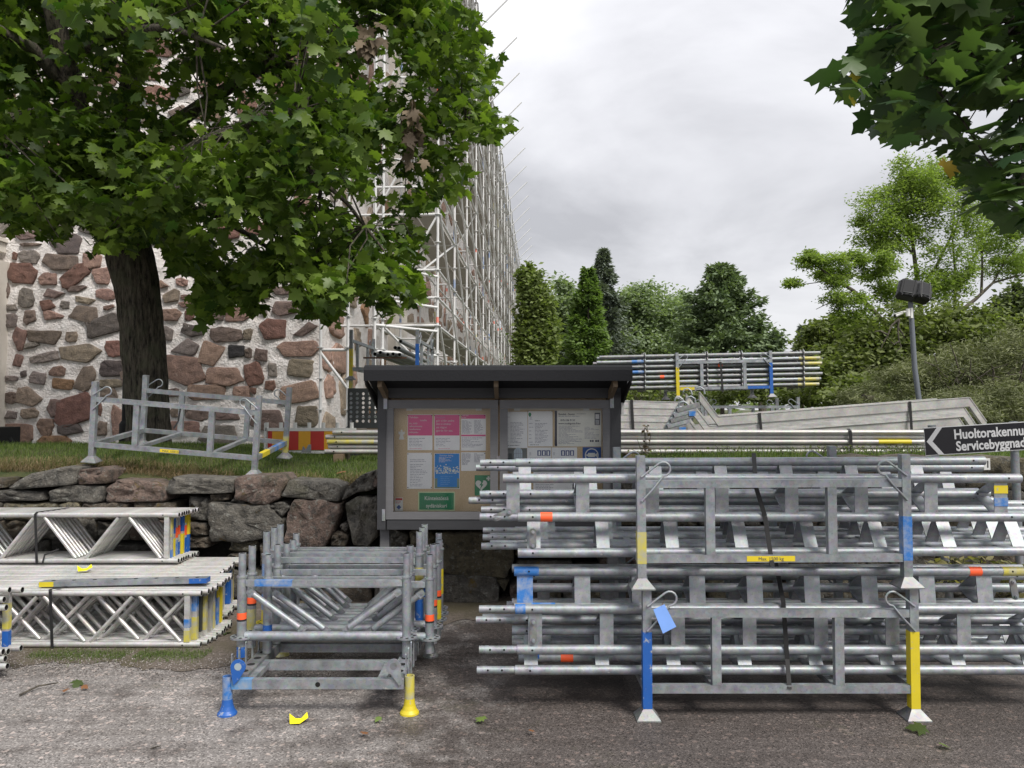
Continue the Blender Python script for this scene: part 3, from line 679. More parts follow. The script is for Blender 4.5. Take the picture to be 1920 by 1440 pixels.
def rots(N_, tilt=.9, down=.0, rng=np.random, yaw=None):
    """leaf frames: y axis = towards tip, z axis = upper face"""
    yaw = rng.rand(N_) * 2 * np.pi if yaw is None else yaw
    zx, zy = rng.normal(0, tilt, N_), rng.normal(0, tilt, N_)
    Z = np.stack([zx, zy, np.ones(N_)], 1); Z /= np.linalg.norm(Z, axis=1)[:, None]
    Y = np.stack([np.cos(yaw), np.sin(yaw), -down * np.ones(N_)], 1)
    Y -= Z * (Y * Z).sum(1)[:, None]; Y /= np.linalg.norm(Y, axis=1)[:, None]
    X = np.cross(Y, Z); return np.stack([X, Y, Z], 2)

def in_poly(x, y, poly):
    inside = np.zeros(len(x), bool); n = len(poly)
    for i in range(n):
        x1, y1 = poly[i]; x2, y2 = poly[(i + 1) % n]
        c = ((y1 > y) != (y2 > y)) & (x < (x2 - x1) * (y - y1) / (y2 - y1 + 1e-9) + x1); inside ^= c
    return inside
def Pn(px, py, Y):
    dx = (px - 960) / F; dz = -(py - 720) / F
    y = np.cos(TH) - dz * np.sin(TH); z = np.sin(TH) + dz * np.cos(TH); k = Y / y
    return np.stack([dx * k, Y, CZ + z * k], 1)
def proj(p):
    q = p - np.array([0, 0, CZ]); yy = q[:, 1] * math.cos(TH) + q[:, 2] * math.sin(TH); zz = -q[:, 1] * math.sin(TH) + q[:, 2] * math.cos(TH)
    return 960 + F * q[:, 0] / yy, 720 - F * zz / yy

# ------------------------------------------------------------------ the big maple on the left
maple = thing('maple_tree', 'large maple with a dark leaning trunk and wide crown on the grass bank', 'tree', (P(272, 835, 8.5).x, 8.5, 1.0))
ml = Vector(maple.location)
def pp(px, py, Y): return P(px, py, Y) - ml
mb = MB()
trk = [pp(279, 862, 8.5), pp(278, 820, 8.5), pp(277, 760, 8.5), pp(273, 700, 8.5), pp(268, 640, 8.5), pp(263, 580, 8.5), pp(253, 520, 8.5), pp(240, 470, 8.5), pp(222, 420, 8.45), pp(210, 380, 8.4)]
rad = [.255, .228, .218, .215, .216, .22, .238, .25, .27, .25]
n = 26; rings = []
for i, (p, r) in enumerate(zip(trk, rad)):
    rings.append([(p.x + math.cos(a) * r * (1 + .05 * mnoise.noise(Vector((math.cos(a) * 3, math.sin(a) * 3, i * .5)))), p.y + math.sin(a) * r, p.z) for a in [2 * math.pi * j / n for j in range(n)]])
# finer rings so that ridges of bark can stand out
vs = []; fs = []; SUB = 12
for i in range(len(rings) - 1):
    for s in range(SUB):
        t = s / SUB
        for j in range(n * 3):
            j0 = j // 3; u = (j % 3) / 3; a = Vector(rings[i][j0]).lerp(Vector(rings[i][(j0 + 1) % n]), u); b_ = Vector(rings[i + 1][j0]).lerp(Vector(rings[i + 1][(j0 + 1) % n]), u)
            q = a.lerp(b_, t); c = trk[i].lerp(trk[i + 1], t); d = (q - c); th_ = math.atan2(d.y, d.x)
            rg = mnoise.noise(Vector((th_ * 9, q.z * 2.2, 0))) * .026 + mnoise.noise(Vector((th_ * 22, q.z * 5, 4))) * .015
            q = c + d * (1 + rg / max(d.length, .01)); vs.append(q)
R_ = len(vs) // (n * 3)
for i in range(R_ - 1):
    for j in range(n * 3): fs.append((i * n * 3 + j, i * n * 3 + (j + 1) % (n * 3), (i + 1) * n * 3 + (j + 1) % (n * 3), (i + 1) * n * 3 + j))
mb.add(vs, fs, 0, True); mb.build('trunk', M_BARK, maple)
limbs = [  # main limbs (photo positions with distance), start radius, end radius
 ([(212, 400, 8.4), (185, 340, 8.2), (160, 270, 8.0), (140, 190, 7.8), (118, 100, 7.5), (95, 0, 7.3), (70, -160, 7.2)], .19, .06),
 ([(228, 430, 8.5), (236, 350, 8.7), (240, 280, 8.8), (240, 200, 9.0), (250, 90, 9.1), (255, -60, 9.2), (240, -300, 9.2)], .18, .07),
 ([(225, 400, 8.4), (275, 340, 8.0), (340, 290, 7.6), (420, 250, 7.2), (500, 215, 6.9), (600, 205, 6.7)], .10, .02),
 ([(235, 330, 8.7), (330, 230, 8.7), (450, 150, 8.6), (580, 80, 8.5), (700, 30, 8.3), (790, 60, 8.2)], .10, .02),
 ([(165, 290, 8.0), (90, 240, 7.4), (20, 220, 6.9), (-60, 250, 6.5)], .09, .03),
 ([(210, 380, 8.4), (300, 380, 8.8), (400, 400, 8.9), (480, 450, 8.9), (560, 500, 8.8)], .07, .015),
 ([(180, 340, 8.2), (120, 330, 8.4), (60, 360, 8.6), (0, 390, 8.6)], .06, .015),
 ([(520, 115, 8.5), (620, 150, 8.3), (730, 200, 8.1), (830, 230, 8.0), (920, 245, 7.9)], .045, .01),
 ([(450, 240, 7.1), (560, 300, 6.9), (650, 380, 6.8), (720, 470, 6.8)], .035, .01),
 ([(140, 180, 7.8), (60, 90, 7.3), (-30, 40, 6.8), (-150, 0, 6.4)], .08, .02),
 ([(250, 90, 9.1), (380, 0, 9.3), (540, -80, 9.3), (700, -120, 9.2)], .08, .02),
 ([(120, 110, 7.6), (220, 60, 6.9), (320, 50, 6.3), (420, 90, 5.9)], .06, .012)]
segs = []
for pts, r0, r1 in limbs:
    q = [pp(*p) for p in pts]; m_ = MB(); m_.path(q, r0, 10, r1=r1); m_.build('limb', M_BARK, maple)
    segs += [(q[i] + ml, q[i + 1] + ml) for i in range(1, len(q) - 1)]
crown_poly = [(-520, 330), (-400, 430), (-120, 380), (0, 400), (30, 425), (75, 425), (110, 455), (125, 400), (175, 430), (182, 470), (215, 462), (250, 470), (300, 440), (322, 512), (365, 500), (372, 560), (385, 602), (405, 575), (428, 585), (440, 560), (470, 590), (500, 540), (545, 520),
  (565, 590), (600, 595), (640, 585), (655, 550), (690, 545), (720, 582), (740, 555), (782, 560), (788, 500), (800, 440), (775, 400), (830, 375), (855, 350), (880, 360), (890, 320), (860, 290), (885, 250), (940, 265), (958, 235), (920, 200), (930, 140), (900, 90), (905, 40), (870, 10), (860, -60), (860, -160), (700, -260), (200, -300), (-300, -260), (-520, -60)]
rng = np.random.RandomState(21)
def crown_points(poly, n, y0, y1, dens_scale, thr, box):
    out_ = []
    while sum(len(a) for a in out_) < n:
        M_ = 20000; x = rng.uniform(box[0], box[2], M_); y = rng.uniform(box[1], box[3], M_); k = in_poly(x, y, poly); x, y = x[k], y[k]
        Y = rng.uniform(y0, y1, len(x)); p = Pn(x, y, Y)
        out_.append(p)
    return np.concatenate(out_)[:n]
holes = [(600, 345, 34, 38), (655, 300, 22, 20), (530, 165, 20, 14), (690, 395, 24, 30), (560, 440, 20, 14), (745, 330, 18, 16), (330, 395, 22, 16), (470, 90, 14, 10), (255, 60, 12, 14), (845, 110, 16, 20), (820, 270, 14, 20)]
def clump_leaves(poly, box, nclump, per, y0f, csize, rng):
    """sprays: flattened groups of leaves hanging round a twig end"""
    C_ = []
    while len(C_) < nclump:
        x = rng.uniform(box[0], box[2]); y = rng.uniform(box[1], box[3])
        if in_poly(np.array([x]), np.array([y]), poly)[0]:
            Yc = y0f(x, y); q = P(x, y, Yc)
            if mnoise.noise(Vector((q.x * 1.15, q.y * .7, q.z * 1.15))) < -.02: continue
            if any(((x - a) / ra) ** 2 + ((y - b_) / rb2) ** 2 < 1 for a, b_, ra, rb2 in holes): continue
            if x > 735 and rng.rand() < .38: continue
            C_.append((x, y, Yc))
    C_ = np.array(C_); ctr = Pn(C_[:, 0], C_[:, 1], C_[:, 2])
    idx = np.repeat(np.arange(nclump), per); N_ = len(idx)
    off = rng.normal(0, 1, (N_, 3)) * np.array([csize, csize, csize * .42]); off[:, 2] -= .35 * np.hypot(off[:, 0], off[:, 1])
    return ctr[idx] + off, idx, ctr
def yf(x, y):
    d = rng.uniform(0, 1) ** .8
    near = 6.1 if y > 60 else 5.6
    far = 9.7 if y < 430 else 9.2
    if x > 700: near, far = 7.0, 9.2
    return near + (far - near) * d
pos, idx, ctr = clump_leaves(crown_poly, (-520, -300, 960, 610), 1650, 21, yf, .17, rng)
px, py = proj(pos); ok = in_poly(px, py, [(a, b_) for a, b_ in crown_poly]) & (pos[:, 1] > 5.0); pos, idx, px, py = pos[ok], idx[ok], px[ok], py[ok]
# extra leaves along the lower fringe of the crown
fx = []; fringe = crown_poly[3:48]
for i in range(len(fringe) - 1):
    (a, b_), (c, d) = fringe[i], fringe[i + 1]; L_ = math.hypot(c - a, d - b_)
    for k in range(int(L_ / 3.0)):
        t = rng.rand(); x = a + (c - a) * t; y = b_ + (d - b_) * t
        if mnoise.noise(Vector((x * .035, y * .035, 7))) < -.02: continue
        cx_, cy_ = 430, 200; f = rng.uniform(.0, .13); fx.append((x + (cx_ - x) * f + rng.normal(0, 4), y + (cy_ - y) * f, rng.uniform(7.2, 8.4)))
for (a, b_, n__) in ((388, 585, 34), (372, 560, 20), (468, 575, 40), (450, 545, 26), (620, 585, 34), (580, 580, 24), (722, 568, 36), (700, 545, 22), (778, 545, 34), (770, 510, 26), (938, 240, 26), (915, 215, 20), (918, 130, 22), (905, 60, 18), (862, 350, 20), (95, 440, 26), (195, 455, 28), (345, 500, 24), (30, 415, 20), (800, 380, 22)):
    yy_ = rng.uniform(7.3, 8.2)
    for k in range(n__): fx.append((a + rng.normal(0, 13), b_ + rng.normal(-4, 15), yy_ + rng.normal(0, .12)))
fx = np.array(fx); pf = Pn(fx[:, 0], fx[:, 1], fx[:, 2]); pos = np.concatenate([pos, pf]); idx = np.concatenate([idx, rng.randint(0, 1650, len(pf))])
N_ = len(pos); R = rots(N_, .8, .8, rng); size = .055 + .085 * rng.rand(N_) ** .8
ct = rng.rand(1650) ** 1.2; tint = np.clip(.65 * ct[idx] + .35 * rng.rand(N_), 0, 1)
px, py = proj(pos); vis = (px > -20) & (px < 980) & (py > -20) & (py < 640)
order = np.argsort(np.where(vis, pos[:, 1], 99)); big, restI = order[:290], order[290:]
lt = [leaf_arr(LEAF_FULL, d) for d in (.15, .3, .45)]
leaf_meshes = [np_mesh('leaf', V_, T_, M_MAPLE_O) for V_, T_ in lt]
def leaf_objects(ids, pos, R, size, parent, off, meshes):
    for k, i in enumerate(ids):
        o = bpy.data.objects.new('leaf', meshes[k % 3]); COL.objects.link(o); o.parent = parent
        M4 = Matrix([list(R[i][0]) + [0], list(R[i][1]) + [0], list(R[i][2]) + [0], [0, 0, 0, 1]])
        o.matrix_local = Matrix.Translation(Vector(pos[i]) - off) @ M4 @ Matrix.Scale(float(size[i]), 4)
leaf_objects(big, pos, R, size, maple, ml, leaf_meshes)
o = scatter('crown', pos[restI] - np.array(ml), R[restI], size[restI], leaf_arr(LEAF_FULL, .3), M_MAPLE, maple, tint[restI]); o['kind'] = 'stuff'
# twigs from the limbs to the sprays
tw = MB(); sa = np.array([(a + b_) / 2 for a, b_ in segs]); rt = random.Random(4)
for c in ctr[::3]:
    j = int(np.argmin(((sa - c) ** 2).sum(1))); a = Vector(sa[j]); b_ = Vector(c); mid_ = a.lerp(b_, .55) + Vector((rt.uniform(-.1, .1), rt.uniform(-.1, .1), .12))
    if (b_ - a).length < 2.6: tw.path([a - ml, mid_ - ml, b_ - ml], .010, 5, r1=.004, caps=False)
o = tw.build('twigs', M_BARK, maple); o['kind'] = 'stuff'
# two bunches of withered leaves
bpos = np.concatenate([np.array(P(775, 235, 7.0)) + rng.normal(0, 1, (26, 3)) * [.05, .05, .14], np.array(P(690, 75, 7.0)) + rng.normal(0, 1, (22, 3)) * [.07, .05, .10]])
M_DEADL = leaf_mat('withered_leaf', (.045, .032, .02), (.17, .13, .085), .1, .8)
scatter('withered_leaves', bpos - np.array(ml), rots(len(bpos), 1.4, 2.0, rng), rng.uniform(.08, .13, len(bpos)), leaf_arr(LEAF_FULL, .9), M_DEADL, maple)

# ------------------------------------------------------------------ the near maple bough, upper right
bough = thing('maple_tree', 'near maple reaching in from the upper right corner with very large dark leaves', 'tree', (5.2, 3.4, 0))
bl = Vector(bough.location)
m_ = MB(); m_.path([Vector((0, 0, 0)), Vector((0, 0, 1.5)), Vector((-.05, .05, 3)), Vector((-.2, .1, 5.4)), Vector((-.1, .1, 8))], .24, 14, r1=.12); m_.build('trunk', M_BARK, bough)
bp_ = [P(2500, -160, 3.5) - bl, P(2150, -100, 3.6) - bl, P(1960, 20, 3.6) - bl, P(1840, 90, 3.6) - bl, P(1720, 130, 3.6) - bl]
bp_ = [Vector((-.15, .1, 3.6))] + bp_[1:]
m_ = MB(); m_.path(bp_, .06, 8, r1=.008); m_.build('limb', M_BARK, bough)
m_ = MB(); m_.path([P(2150, -100, 3.6) - bl, P(2010, 150, 3.3) - bl, P(1930, 300, 3.2) - bl, P(1900, 380, 3.2) - bl], .03, 8, r1=.006); m_.build('limb', M_BARK, bough)
bpoly = [(1590, -20), (1595, 20), (1620, 55), (1605, 80), (1612, 110), (1580, 115), (1550, 185), (1575, 160), (1600, 200), (1640, 210), (1625, 235), (1650, 270), (1690, 262), (1700, 285), (1740, 270), (1790, 290), (1810, 330), (1830, 350), (1815, 385), (1850, 415), (1910, 430), (1990, 470), (2150, 420), (2300, 200), (2260, -200), (1900, -330), (1640, -220)]
rng = np.random.RandomState(5)
m_ = MB(); rt3 = random.Random(12)
for k in range(60):
    a = Vector(bp_[rt3.choice((2, 3, 4))]).lerp(Vector(bp_[1]), rt3.random() * .5); tx_ = rt3.uniform(1640, 1960); b_ = P(tx_, rt3.uniform(-20, 230 if tx_ < 1850 else 400), rt3.uniform(3.0, 4.2)) - bl
    m_.path([a, a.lerp(b_, .5) + Vector((0, 0, .04)), b_], .007, 5, r1=.003, caps=False)
o = m_.build('twigs', M_BARK, bough); o['kind'] = 'stuff'
cs = []
while len(cs) < 2300:
    x = rng.uniform(1540, 2300); y = rng.uniform(-330, 480)
    if not in_poly(np.array([x]), np.array([y]), bpoly)[0]: continue
    if (x - 1842) ** 2 + ((y - 225) * 1.1) ** 2 < 44 ** 2: continue
    cs.append((x, y, rng.uniform(2.9, 4.6)))
cs = np.array(cs); pos = Pn(cs[:, 0], cs[:, 1], cs[:, 2]); N_ = len(pos)
R = rots(N_, .55, 1.1, rng); size = rng.uniform(.085, .145, N_)
# tip hangs down: move base up a little
pos[:, 2] += size * .35
px, py = proj(pos); vis = (px < 1960) & (py > -40); order = np.argsort(np.where(vis, pos[:, 1], 99))
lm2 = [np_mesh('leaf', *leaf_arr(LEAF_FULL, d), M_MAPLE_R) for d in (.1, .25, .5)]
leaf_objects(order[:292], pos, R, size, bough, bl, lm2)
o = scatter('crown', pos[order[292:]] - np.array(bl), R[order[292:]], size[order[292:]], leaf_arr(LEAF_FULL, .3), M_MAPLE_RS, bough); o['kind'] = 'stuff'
M_TURN = leaf_mat('turning_leaf', (.22, .14, .015), (.24, .26, .04), .5, .5, True)
tm = np_mesh('leaf', *leaf_arr(LEAF_FULL, .2), M_TURN)
for x, y, yaw in ((1775, 315, 1), (1603, 152, .5), (1596, 195, 2), (1652, 122, 3)):
    o = bpy.data.objects.new('leaf', tm); COL.objects.link(o); o.parent = bough; o['label'] = 'yellowing leaf'
    o.location = P(x, y - 12, 3.1) - bl; o.rotation_euler = (D2R(-105), .2, yaw * .3); s_ = .09 if x == 1775 else .05; o.scale = (s_, s_, s_)

# ------------------------------------------------------------------ trees far behind
def blob_tree(name, label, base, blobs, mat, bark=M_BARK2, leaf=.16, n=9000, trunk=None, limbs_=(), tr=.25, asp=.55, seed=1, group=None, flat=1.0, tilt=.8, tint_h=0, sub=26, gap=.42, cname='crown', split_=False):
    """blobs: (px,py,rx_px,ry_px,Y,weight)"""
    rng = np.random.RandomState(seed); b0 = Vector(base)
    t = thing(name, label, 'tree', base, group=group)
    m_ = MB()
    if trunk: m_.path([p - b0 for p in trunk], tr, 9, r1=tr * .4)
    else:
        bb = blobs[0]; m_.path([Vector((0, 0, 0)), P(bb[0], bb[1], bb[4]) - b0], tr, 8, r1=tr * .3)
    m_.build('trunk', bark, t)
    for L_ in limbs_:
        q = [P(*p) - b0 for p in L_[0]]; m_ = MB(); m_.path(q, L_[1] * .62, 7, r1=L_[2] * .7); m_.build('limb', bark, t)
    tot = sum(b_[5] for b_ in blobs); PS = []; TN = []
    if split_:
        bl2 = []
        for (x, y, rx, ry, Y, wt) in blobs:
            for _ in range(3): bl2.append((x + rng.uniform(-.8, .8) * rx, y + rng.uniform(-.8, .8) * ry, rx * rng.uniform(.4, .7), ry * rng.uniform(.4, .7), Y + rng.uniform(-.05, .05) * 10, wt / 3))
        blobs = bl2
    for (x, y, rx, ry, Y, wt) in blobs:
        k = Y / F; nn = int(n * wt / tot); ns_ = max(3, int(sub * wt))
        # sub clumps on the blob's shell
        d = rng.normal(0, 1, (ns_, 3)); d /= np.linalg.norm(d, axis=1)[:, None]; rr = rng.uniform(.25, 1.2, ns_) ** .5
        cc = d * rr[:, None] * np.array([rx * k, rx * k * .9, ry * k]); ci = rng.randint(0, ns_, nn)
        cl = rng.normal(0, 1, (nn, 3)) * np.array([rx * k, rx * k, ry * k * flat]) * gap * .5
        p = np.array(P(x, y, Y)) + cc[ci] + cl; PS.append(p); ctn = rng.rand(ns_); TN.append(np.clip(.5 * ctn[ci] + .5 * rng.rand(nn), 0, 1))
    p = np.concatenate(PS); tn = np.concatenate(TN); nn = len(p)
    o = scatter(cname, p - np.array(b0), rots(nn, tilt, .3, rng), rng.uniform(.7, 1.3, nn) * leaf, quad_arr(asp), mat, t, tn); o['kind'] = 'stuff'
    return t
def conifer(name, label, px, ytop, ybase, Y, wpx, mat, n=7000, leaf=.22, seed=1, droop=.35, ragged=.35, power=.8, group=None, kindw='tree', layers=26, asp=.35, up=0):
    rng = np.random.RandomState(seed); top = P(px, ytop, Y); k = Y / F; base = Vector((top.x, Y, bank(top.x, Y)))
    t = thing(name, label, kindw, base, group=group); m_ = MB(); H = top.z - base.z; m_.tube((0, 0, 0), (0, 0, H * .97), .03 * H * .5, 8, r1=.02); m_.build('trunk', M_BARK2, t)
    zb = P(px, ybase, Y).z - base.z; zb = max(.1, zb)
    nb = layers * 7; lev = rng.rand(nb) ** .9; az = rng.rand(nb) * 2 * np.pi; lenf = rng.uniform(1 - ragged * 1.2, 1.12, nb)
    bi = rng.randint(0, nb, n); s = rng.rand(n) ** .6
    Rm = wpx * k * ((1 - lev) ** power) * lenf + .05
    r_ = Rm[bi] * s; z = zb + (H - zb) * lev[bi] - droop * r_ * s + up * r_ + rng.normal(0, .012 * H, n)
    aw = az[bi] + rng.normal(0, .10, n)
    p = np.stack([np.cos(aw) * r_, np.sin(aw) * r_, np.clip(z, .05, H)], 1)
    tn = np.clip(.4 * rng.rand(nb)[bi] + .35 * rng.rand(n) + .25 * s, 0, 1)
    o = scatter('crown', p, rots(n, .7, .5 - up, rng, yaw=aw + rng.normal(0, .6, n)), rng.uniform(.7, 1.3, n) * leaf, quad_arr(asp), mat, t, tn); o['kind'] = 'stuff'; return t
ML_ = lambda n_, a, b_, t=.35: leaf_mat(n_, a, b_, t, .6, False, .25)  # haze over the far trees is painted in as paler leaf colours
m_lin = ML_('linden_leaves', (.10, .14, .045), (.26, .31, .12)); m_thu = ML_('thuja_leaves', (.055, .105, .03), (.19, .27, .085)); m_spr = ML_('spruce_needles', (.075, .098, .082), (.17, .20, .155), .15)
m_haze = ML_('haze_pale_leaves', (.155, .205, .12), (.28, .34, .21)); m_pin = ML_('pine_needles', (.075, .115, .062), (.19, .245, .13), .2); m_ash = ML_('ash_leaves', (.11, .16, .035), (.27, .34, .11), .5)
m_bsh = ML_('bush_needles', (.075, .088, .040), (.26, .28, .15), .2); m_drk = ML_('dark_leaves', (.05, .07, .035), (.14, .17, .08)); m_mix = ML_('mixed_leaves', (.065, .090, .028), (.20, .235, .085))
def gb(px, Y): q = P(px, 700, Y); return (q.x, Y, bank(q.x, Y))
blob_tree('linden_tree', 'rounded yellow-green linden just right of the far end of the scaffold', gb(1005, 38), [(1000, 560, 26, 46, 38, 1), (988, 525, 13, 26, 38, .5), (1012, 640, 30, 56, 38, 1.3), (1022, 590, 18, 34, 38, .6), (985, 640, 22, 50, 38, .8)], m_lin, leaf=.26, n=11000, seed=2, gap=.5, sub=40)
conifer('arborvitae', 'narrow bright green cone-shaped conifer left of the centre of the skyline', 1103, 505, 720, 30, 48, m_thu, n=11000, leaf=.20, seed=3, droop=-.1, ragged=.3, power=.72, up=.35, asp=.5)
conifer('spruce_tree', 'dark spruce top standing behind the narrow bright conifer', 1131, 470, 690, 55, 92, m_spr, n=9000, leaf=.42, seed=4, droop=.25, ragged=.5, power=1.0)
blob_tree('birch_tree', 'pale soft-crowned tree between the linden and the narrow conifer', gb(1060, 58), [(1062, 570, 34, 40, 58, 1), (1050, 630, 40, 55, 58, 1.2), (1085, 600, 34, 45, 58, .8)], m_haze, leaf=.36, n=8000, seed=5)
blob_tree('birch_tree', 'broad pale green tree right of the narrow conifer', gb(1200, 62), [(1190, 572, 40, 38, 62, 1), (1170, 630, 66, 60, 62, 1.4), (1222, 580, 44, 42, 62, 1), (1250, 625, 60, 60, 62, 1.4), (1150, 600, 36, 44, 62, .8)], m_haze, leaf=.34, n=20000, seed=6, sub=40)
blob_tree('birch_tree', 'hazy green tree left of the big pine', gb(1280, 66), [(1270, 600, 34, 40, 66, 1), (1295, 640, 40, 50, 66, 1.2), (1250, 655, 50, 40, 66, 1)], m_haze, leaf=.38, n=8000, seed=7)
t = conifer('pine_tree', 'big dense rounded pine in the middle of the skyline', 1352, 500, 700, 46, 112, m_pin, n=20000, leaf=.34, seed=8, droop=.0, ragged=.38, power=.58, up=.25, asp=.4)
blob_tree('pine_tree', 'lower pine leaning out right of the big rounded pine', gb(1430, 44), [(1420, 640, 36, 30, 44, 1), (1440, 665, 30, 30, 44, .8), (1405, 680, 50, 28, 44, .8)], m_pin, leaf=.3, n=7000, seed=9)
conifer('spruce_tree', 'small distant spruce standing in the gap right of the pines', 1504, 613, 690, 70, 22, m_spr, n=3500, leaf=.4, seed=10, droop=.2)
blob_tree('oak_tree', 'brownish green round tree behind the end of the tube bundle', gb(1555, 48), [(1560, 625, 40, 26, 48, 1), (1540, 660, 45, 32, 48, 1), (1590, 650, 45, 40, 48, 1.2)], m_mix, leaf=.34, n=9000, seed=11)
blob_tree('hazel_bush', 'yellow-green undergrowth filling the space under the ash tree', gb(1620, 20), [(1570, 700, 55, 36, 20, 1), (1640, 670, 60, 50, 20, 1.4), (1700, 640, 60, 60, 20, 1.4), (1780, 620, 55, 50, 20, 1.2), (1840, 640, 60, 60, 20, 1.2), (1600, 740, 60, 30, 18, 1), (1490, 735, 70, 28, 22, 1), (1400, 735, 60, 24, 24, .8), (1250, 730, 80, 26, 26, .8)], m_mix, leaf=.15, n=26000, seed=12, sub=50)
ash_l = [([(1735, 700, 22), (1728, 600, 22), (1722, 540, 22), (1712, 460, 22), (1700, 400, 22), (1690, 350, 22)], .16, .03),
 ([(1690, 650, 22), (1645, 590, 21.5), (1600, 545, 21), (1560, 520, 21), (1520, 490, 21)], .13, .03), ([(1735, 640, 22), (1780, 600, 22.5), (1830, 560, 23), (1862, 530, 23), (1915, 515, 23)], .14, .03),
 ([(1840, 552, 23), (1842, 500, 23), (1840, 440, 23), (1850, 400, 23)], .07, .02), ([(1722, 545, 22), (1755, 500, 22), (1785, 440, 22), (1790, 390, 22), (1770, 350, 22)], .08, .02),
 ([(1790, 590, 22), (1792, 520, 22), (1786, 450, 22), (1800, 400, 22)], .08, .02), ([(1715, 480, 22), (1680, 440, 22), (1650, 410, 22), (1635, 380, 22)], .06, .015), ([(1600, 545, 21), (1570, 560, 21), (1530, 580, 21)], .04, .01),
 ([(1700, 400, 22), (1740, 360, 22), (1760, 335, 22)], .04, .01), ([(1660, 610, 22), (1640, 640, 21.5), (1600, 660, 21)], .05, .02), ([(1560, 520, 21), (1530, 530, 21), (1490, 535, 21)], .03, .01), ([(1862, 530, 23), (1890, 480, 23), (1920, 450, 23)], .05, .01)]
ab = [(1735, 335, 50, 26, 22, 1), (1690, 360, 45, 30, 22, 1), (1780, 370, 45, 34, 22, 1), (1660, 410, 40, 34, 22, 1), (1720, 410, 55, 40, 22, 1.4), (1790, 420, 40, 40, 22, 1), (1640, 440, 30, 22, 22, .5), (1700, 460, 50, 30, 22, .9),
 (1512, 478, 26, 14, 21, .35), (1545, 495, 34, 18, 21, .6), (1590, 495, 36, 20, 21, .7), (1635, 495, 34, 22, 21, .6), (1495, 530, 20, 8, 21, .2), (1540, 545, 34, 18, 21, .5), (1590, 560, 34, 22, 21, .65), (1560, 520, 34, 12, 21, .4), (1660, 530, 34, 24, 22, .6),
 (1740, 500, 40, 34, 22, .8), (1850, 470, 40, 30, 23, .7), (1900, 440, 36, 26, 23, .6), (1880, 500, 40, 20, 23, .5), (1935, 500, 40, 40, 23, .8), (1620, 620, 34, 24, 21.5, .5), (1810, 500, 30, 30, 22, .5), (1740, 570, 50, 34, 22, 1), (1680, 590, 36, 30, 22, .7), (1840, 600, 40, 24, 22, .5)]
blob_tree('ash_tree', 'tall airy light green ash with forking pale limbs at right', gb(1735, 22), [(a, b_, rx * 1.2, ry * 1.3, Y, wt) for a, b_, rx, ry, Y, wt in ab], m_ash, leaf=.105, n=64000, trunk=[Vector(gb(1740, 22)), P(1735, 700, 22), P(1728, 600, 22)], limbs_=ash_l, tr=.22, asp=.38, seed=13, gap=.75, flat=.9, sub=26, split_=True)
blob_tree('dark_tree', 'dark leafy tree at the right edge under the ash branches', gb(1900, 26), [(1890, 590, 34, 30, 26, 1), (1925, 560, 34, 34, 26, 1), (1925, 630, 50, 40, 26, 1.2), (2000, 600, 70, 60, 26, 1.5)], m_drk, leaf=.2, n=8000, seed=14)
# mountain pine bush on the bank at right
t = blob_tree('mugo_pine', 'wide low mountain pine bush with grey-green needles on the bank at right', gb(1800, 12), [(1620, 745, 50, 22, 11.5, .5), (1680, 720, 55, 36, 11.8, 1), (1740, 705, 60, 40, 12, 1.2), (1800, 695, 60, 46, 12, 1.3), (1860, 690, 60, 56, 12, 1.5), (1910, 680, 55, 60, 12, 1.4), (1960, 700, 80, 70, 12, 1.6), (1880, 760, 60, 50, 11.2, 1.2), (1800, 765, 80, 34, 11.2, 1), (2060, 720, 90, 70, 12, 1)], m_bsh, bark=M_BARK, leaf=.075, n=60000, seed=15, asp=.16, tilt=1.3, sub=60, gap=.30)
t['category'] = 'bush'
m_ = MB(); rt = random.Random(8)
for k in range(50):
    a = P(rt.uniform(1760, 1930), rt.uniform(700, 800), 11.6) - Vector(t.location); b_ = a + Vector((rt.uniform(-.5, .5), rt.uniform(-.4, .2), rt.uniform(.1, .5))); m_.path([a, a.lerp(b_, .5) + Vector((0, 0, .05)), b_], .014, 5, r1=.005)
o = m_.build('twigs', M_BARK2, t); o['kind'] = 'stuff'
# far wood closing the horizon
rng = np.random.RandomState(30); nn = 26000; xx = np.where(rng.rand(nn) < .45, rng.uniform(-2, 27, nn), rng.uniform(-90, 190, nn)); yy = rng.uniform(95, 125, nn); hh = np.array([(11.5 if -2 < x < 27 else 6.0) + 3 * mnoise.noise(Vector((x * .16, 0, 0))) for x in xx]); z = 1 + hh * rng.rand(nn) ** .7
wood = scatter('far_wood', np.stack([xx, yy, z], 1), rots(nn, .9, .3, rng), rng.uniform(.9, 1.7, nn), quad_arr(.8), m_haze); wood['kind'] = 'stuff'
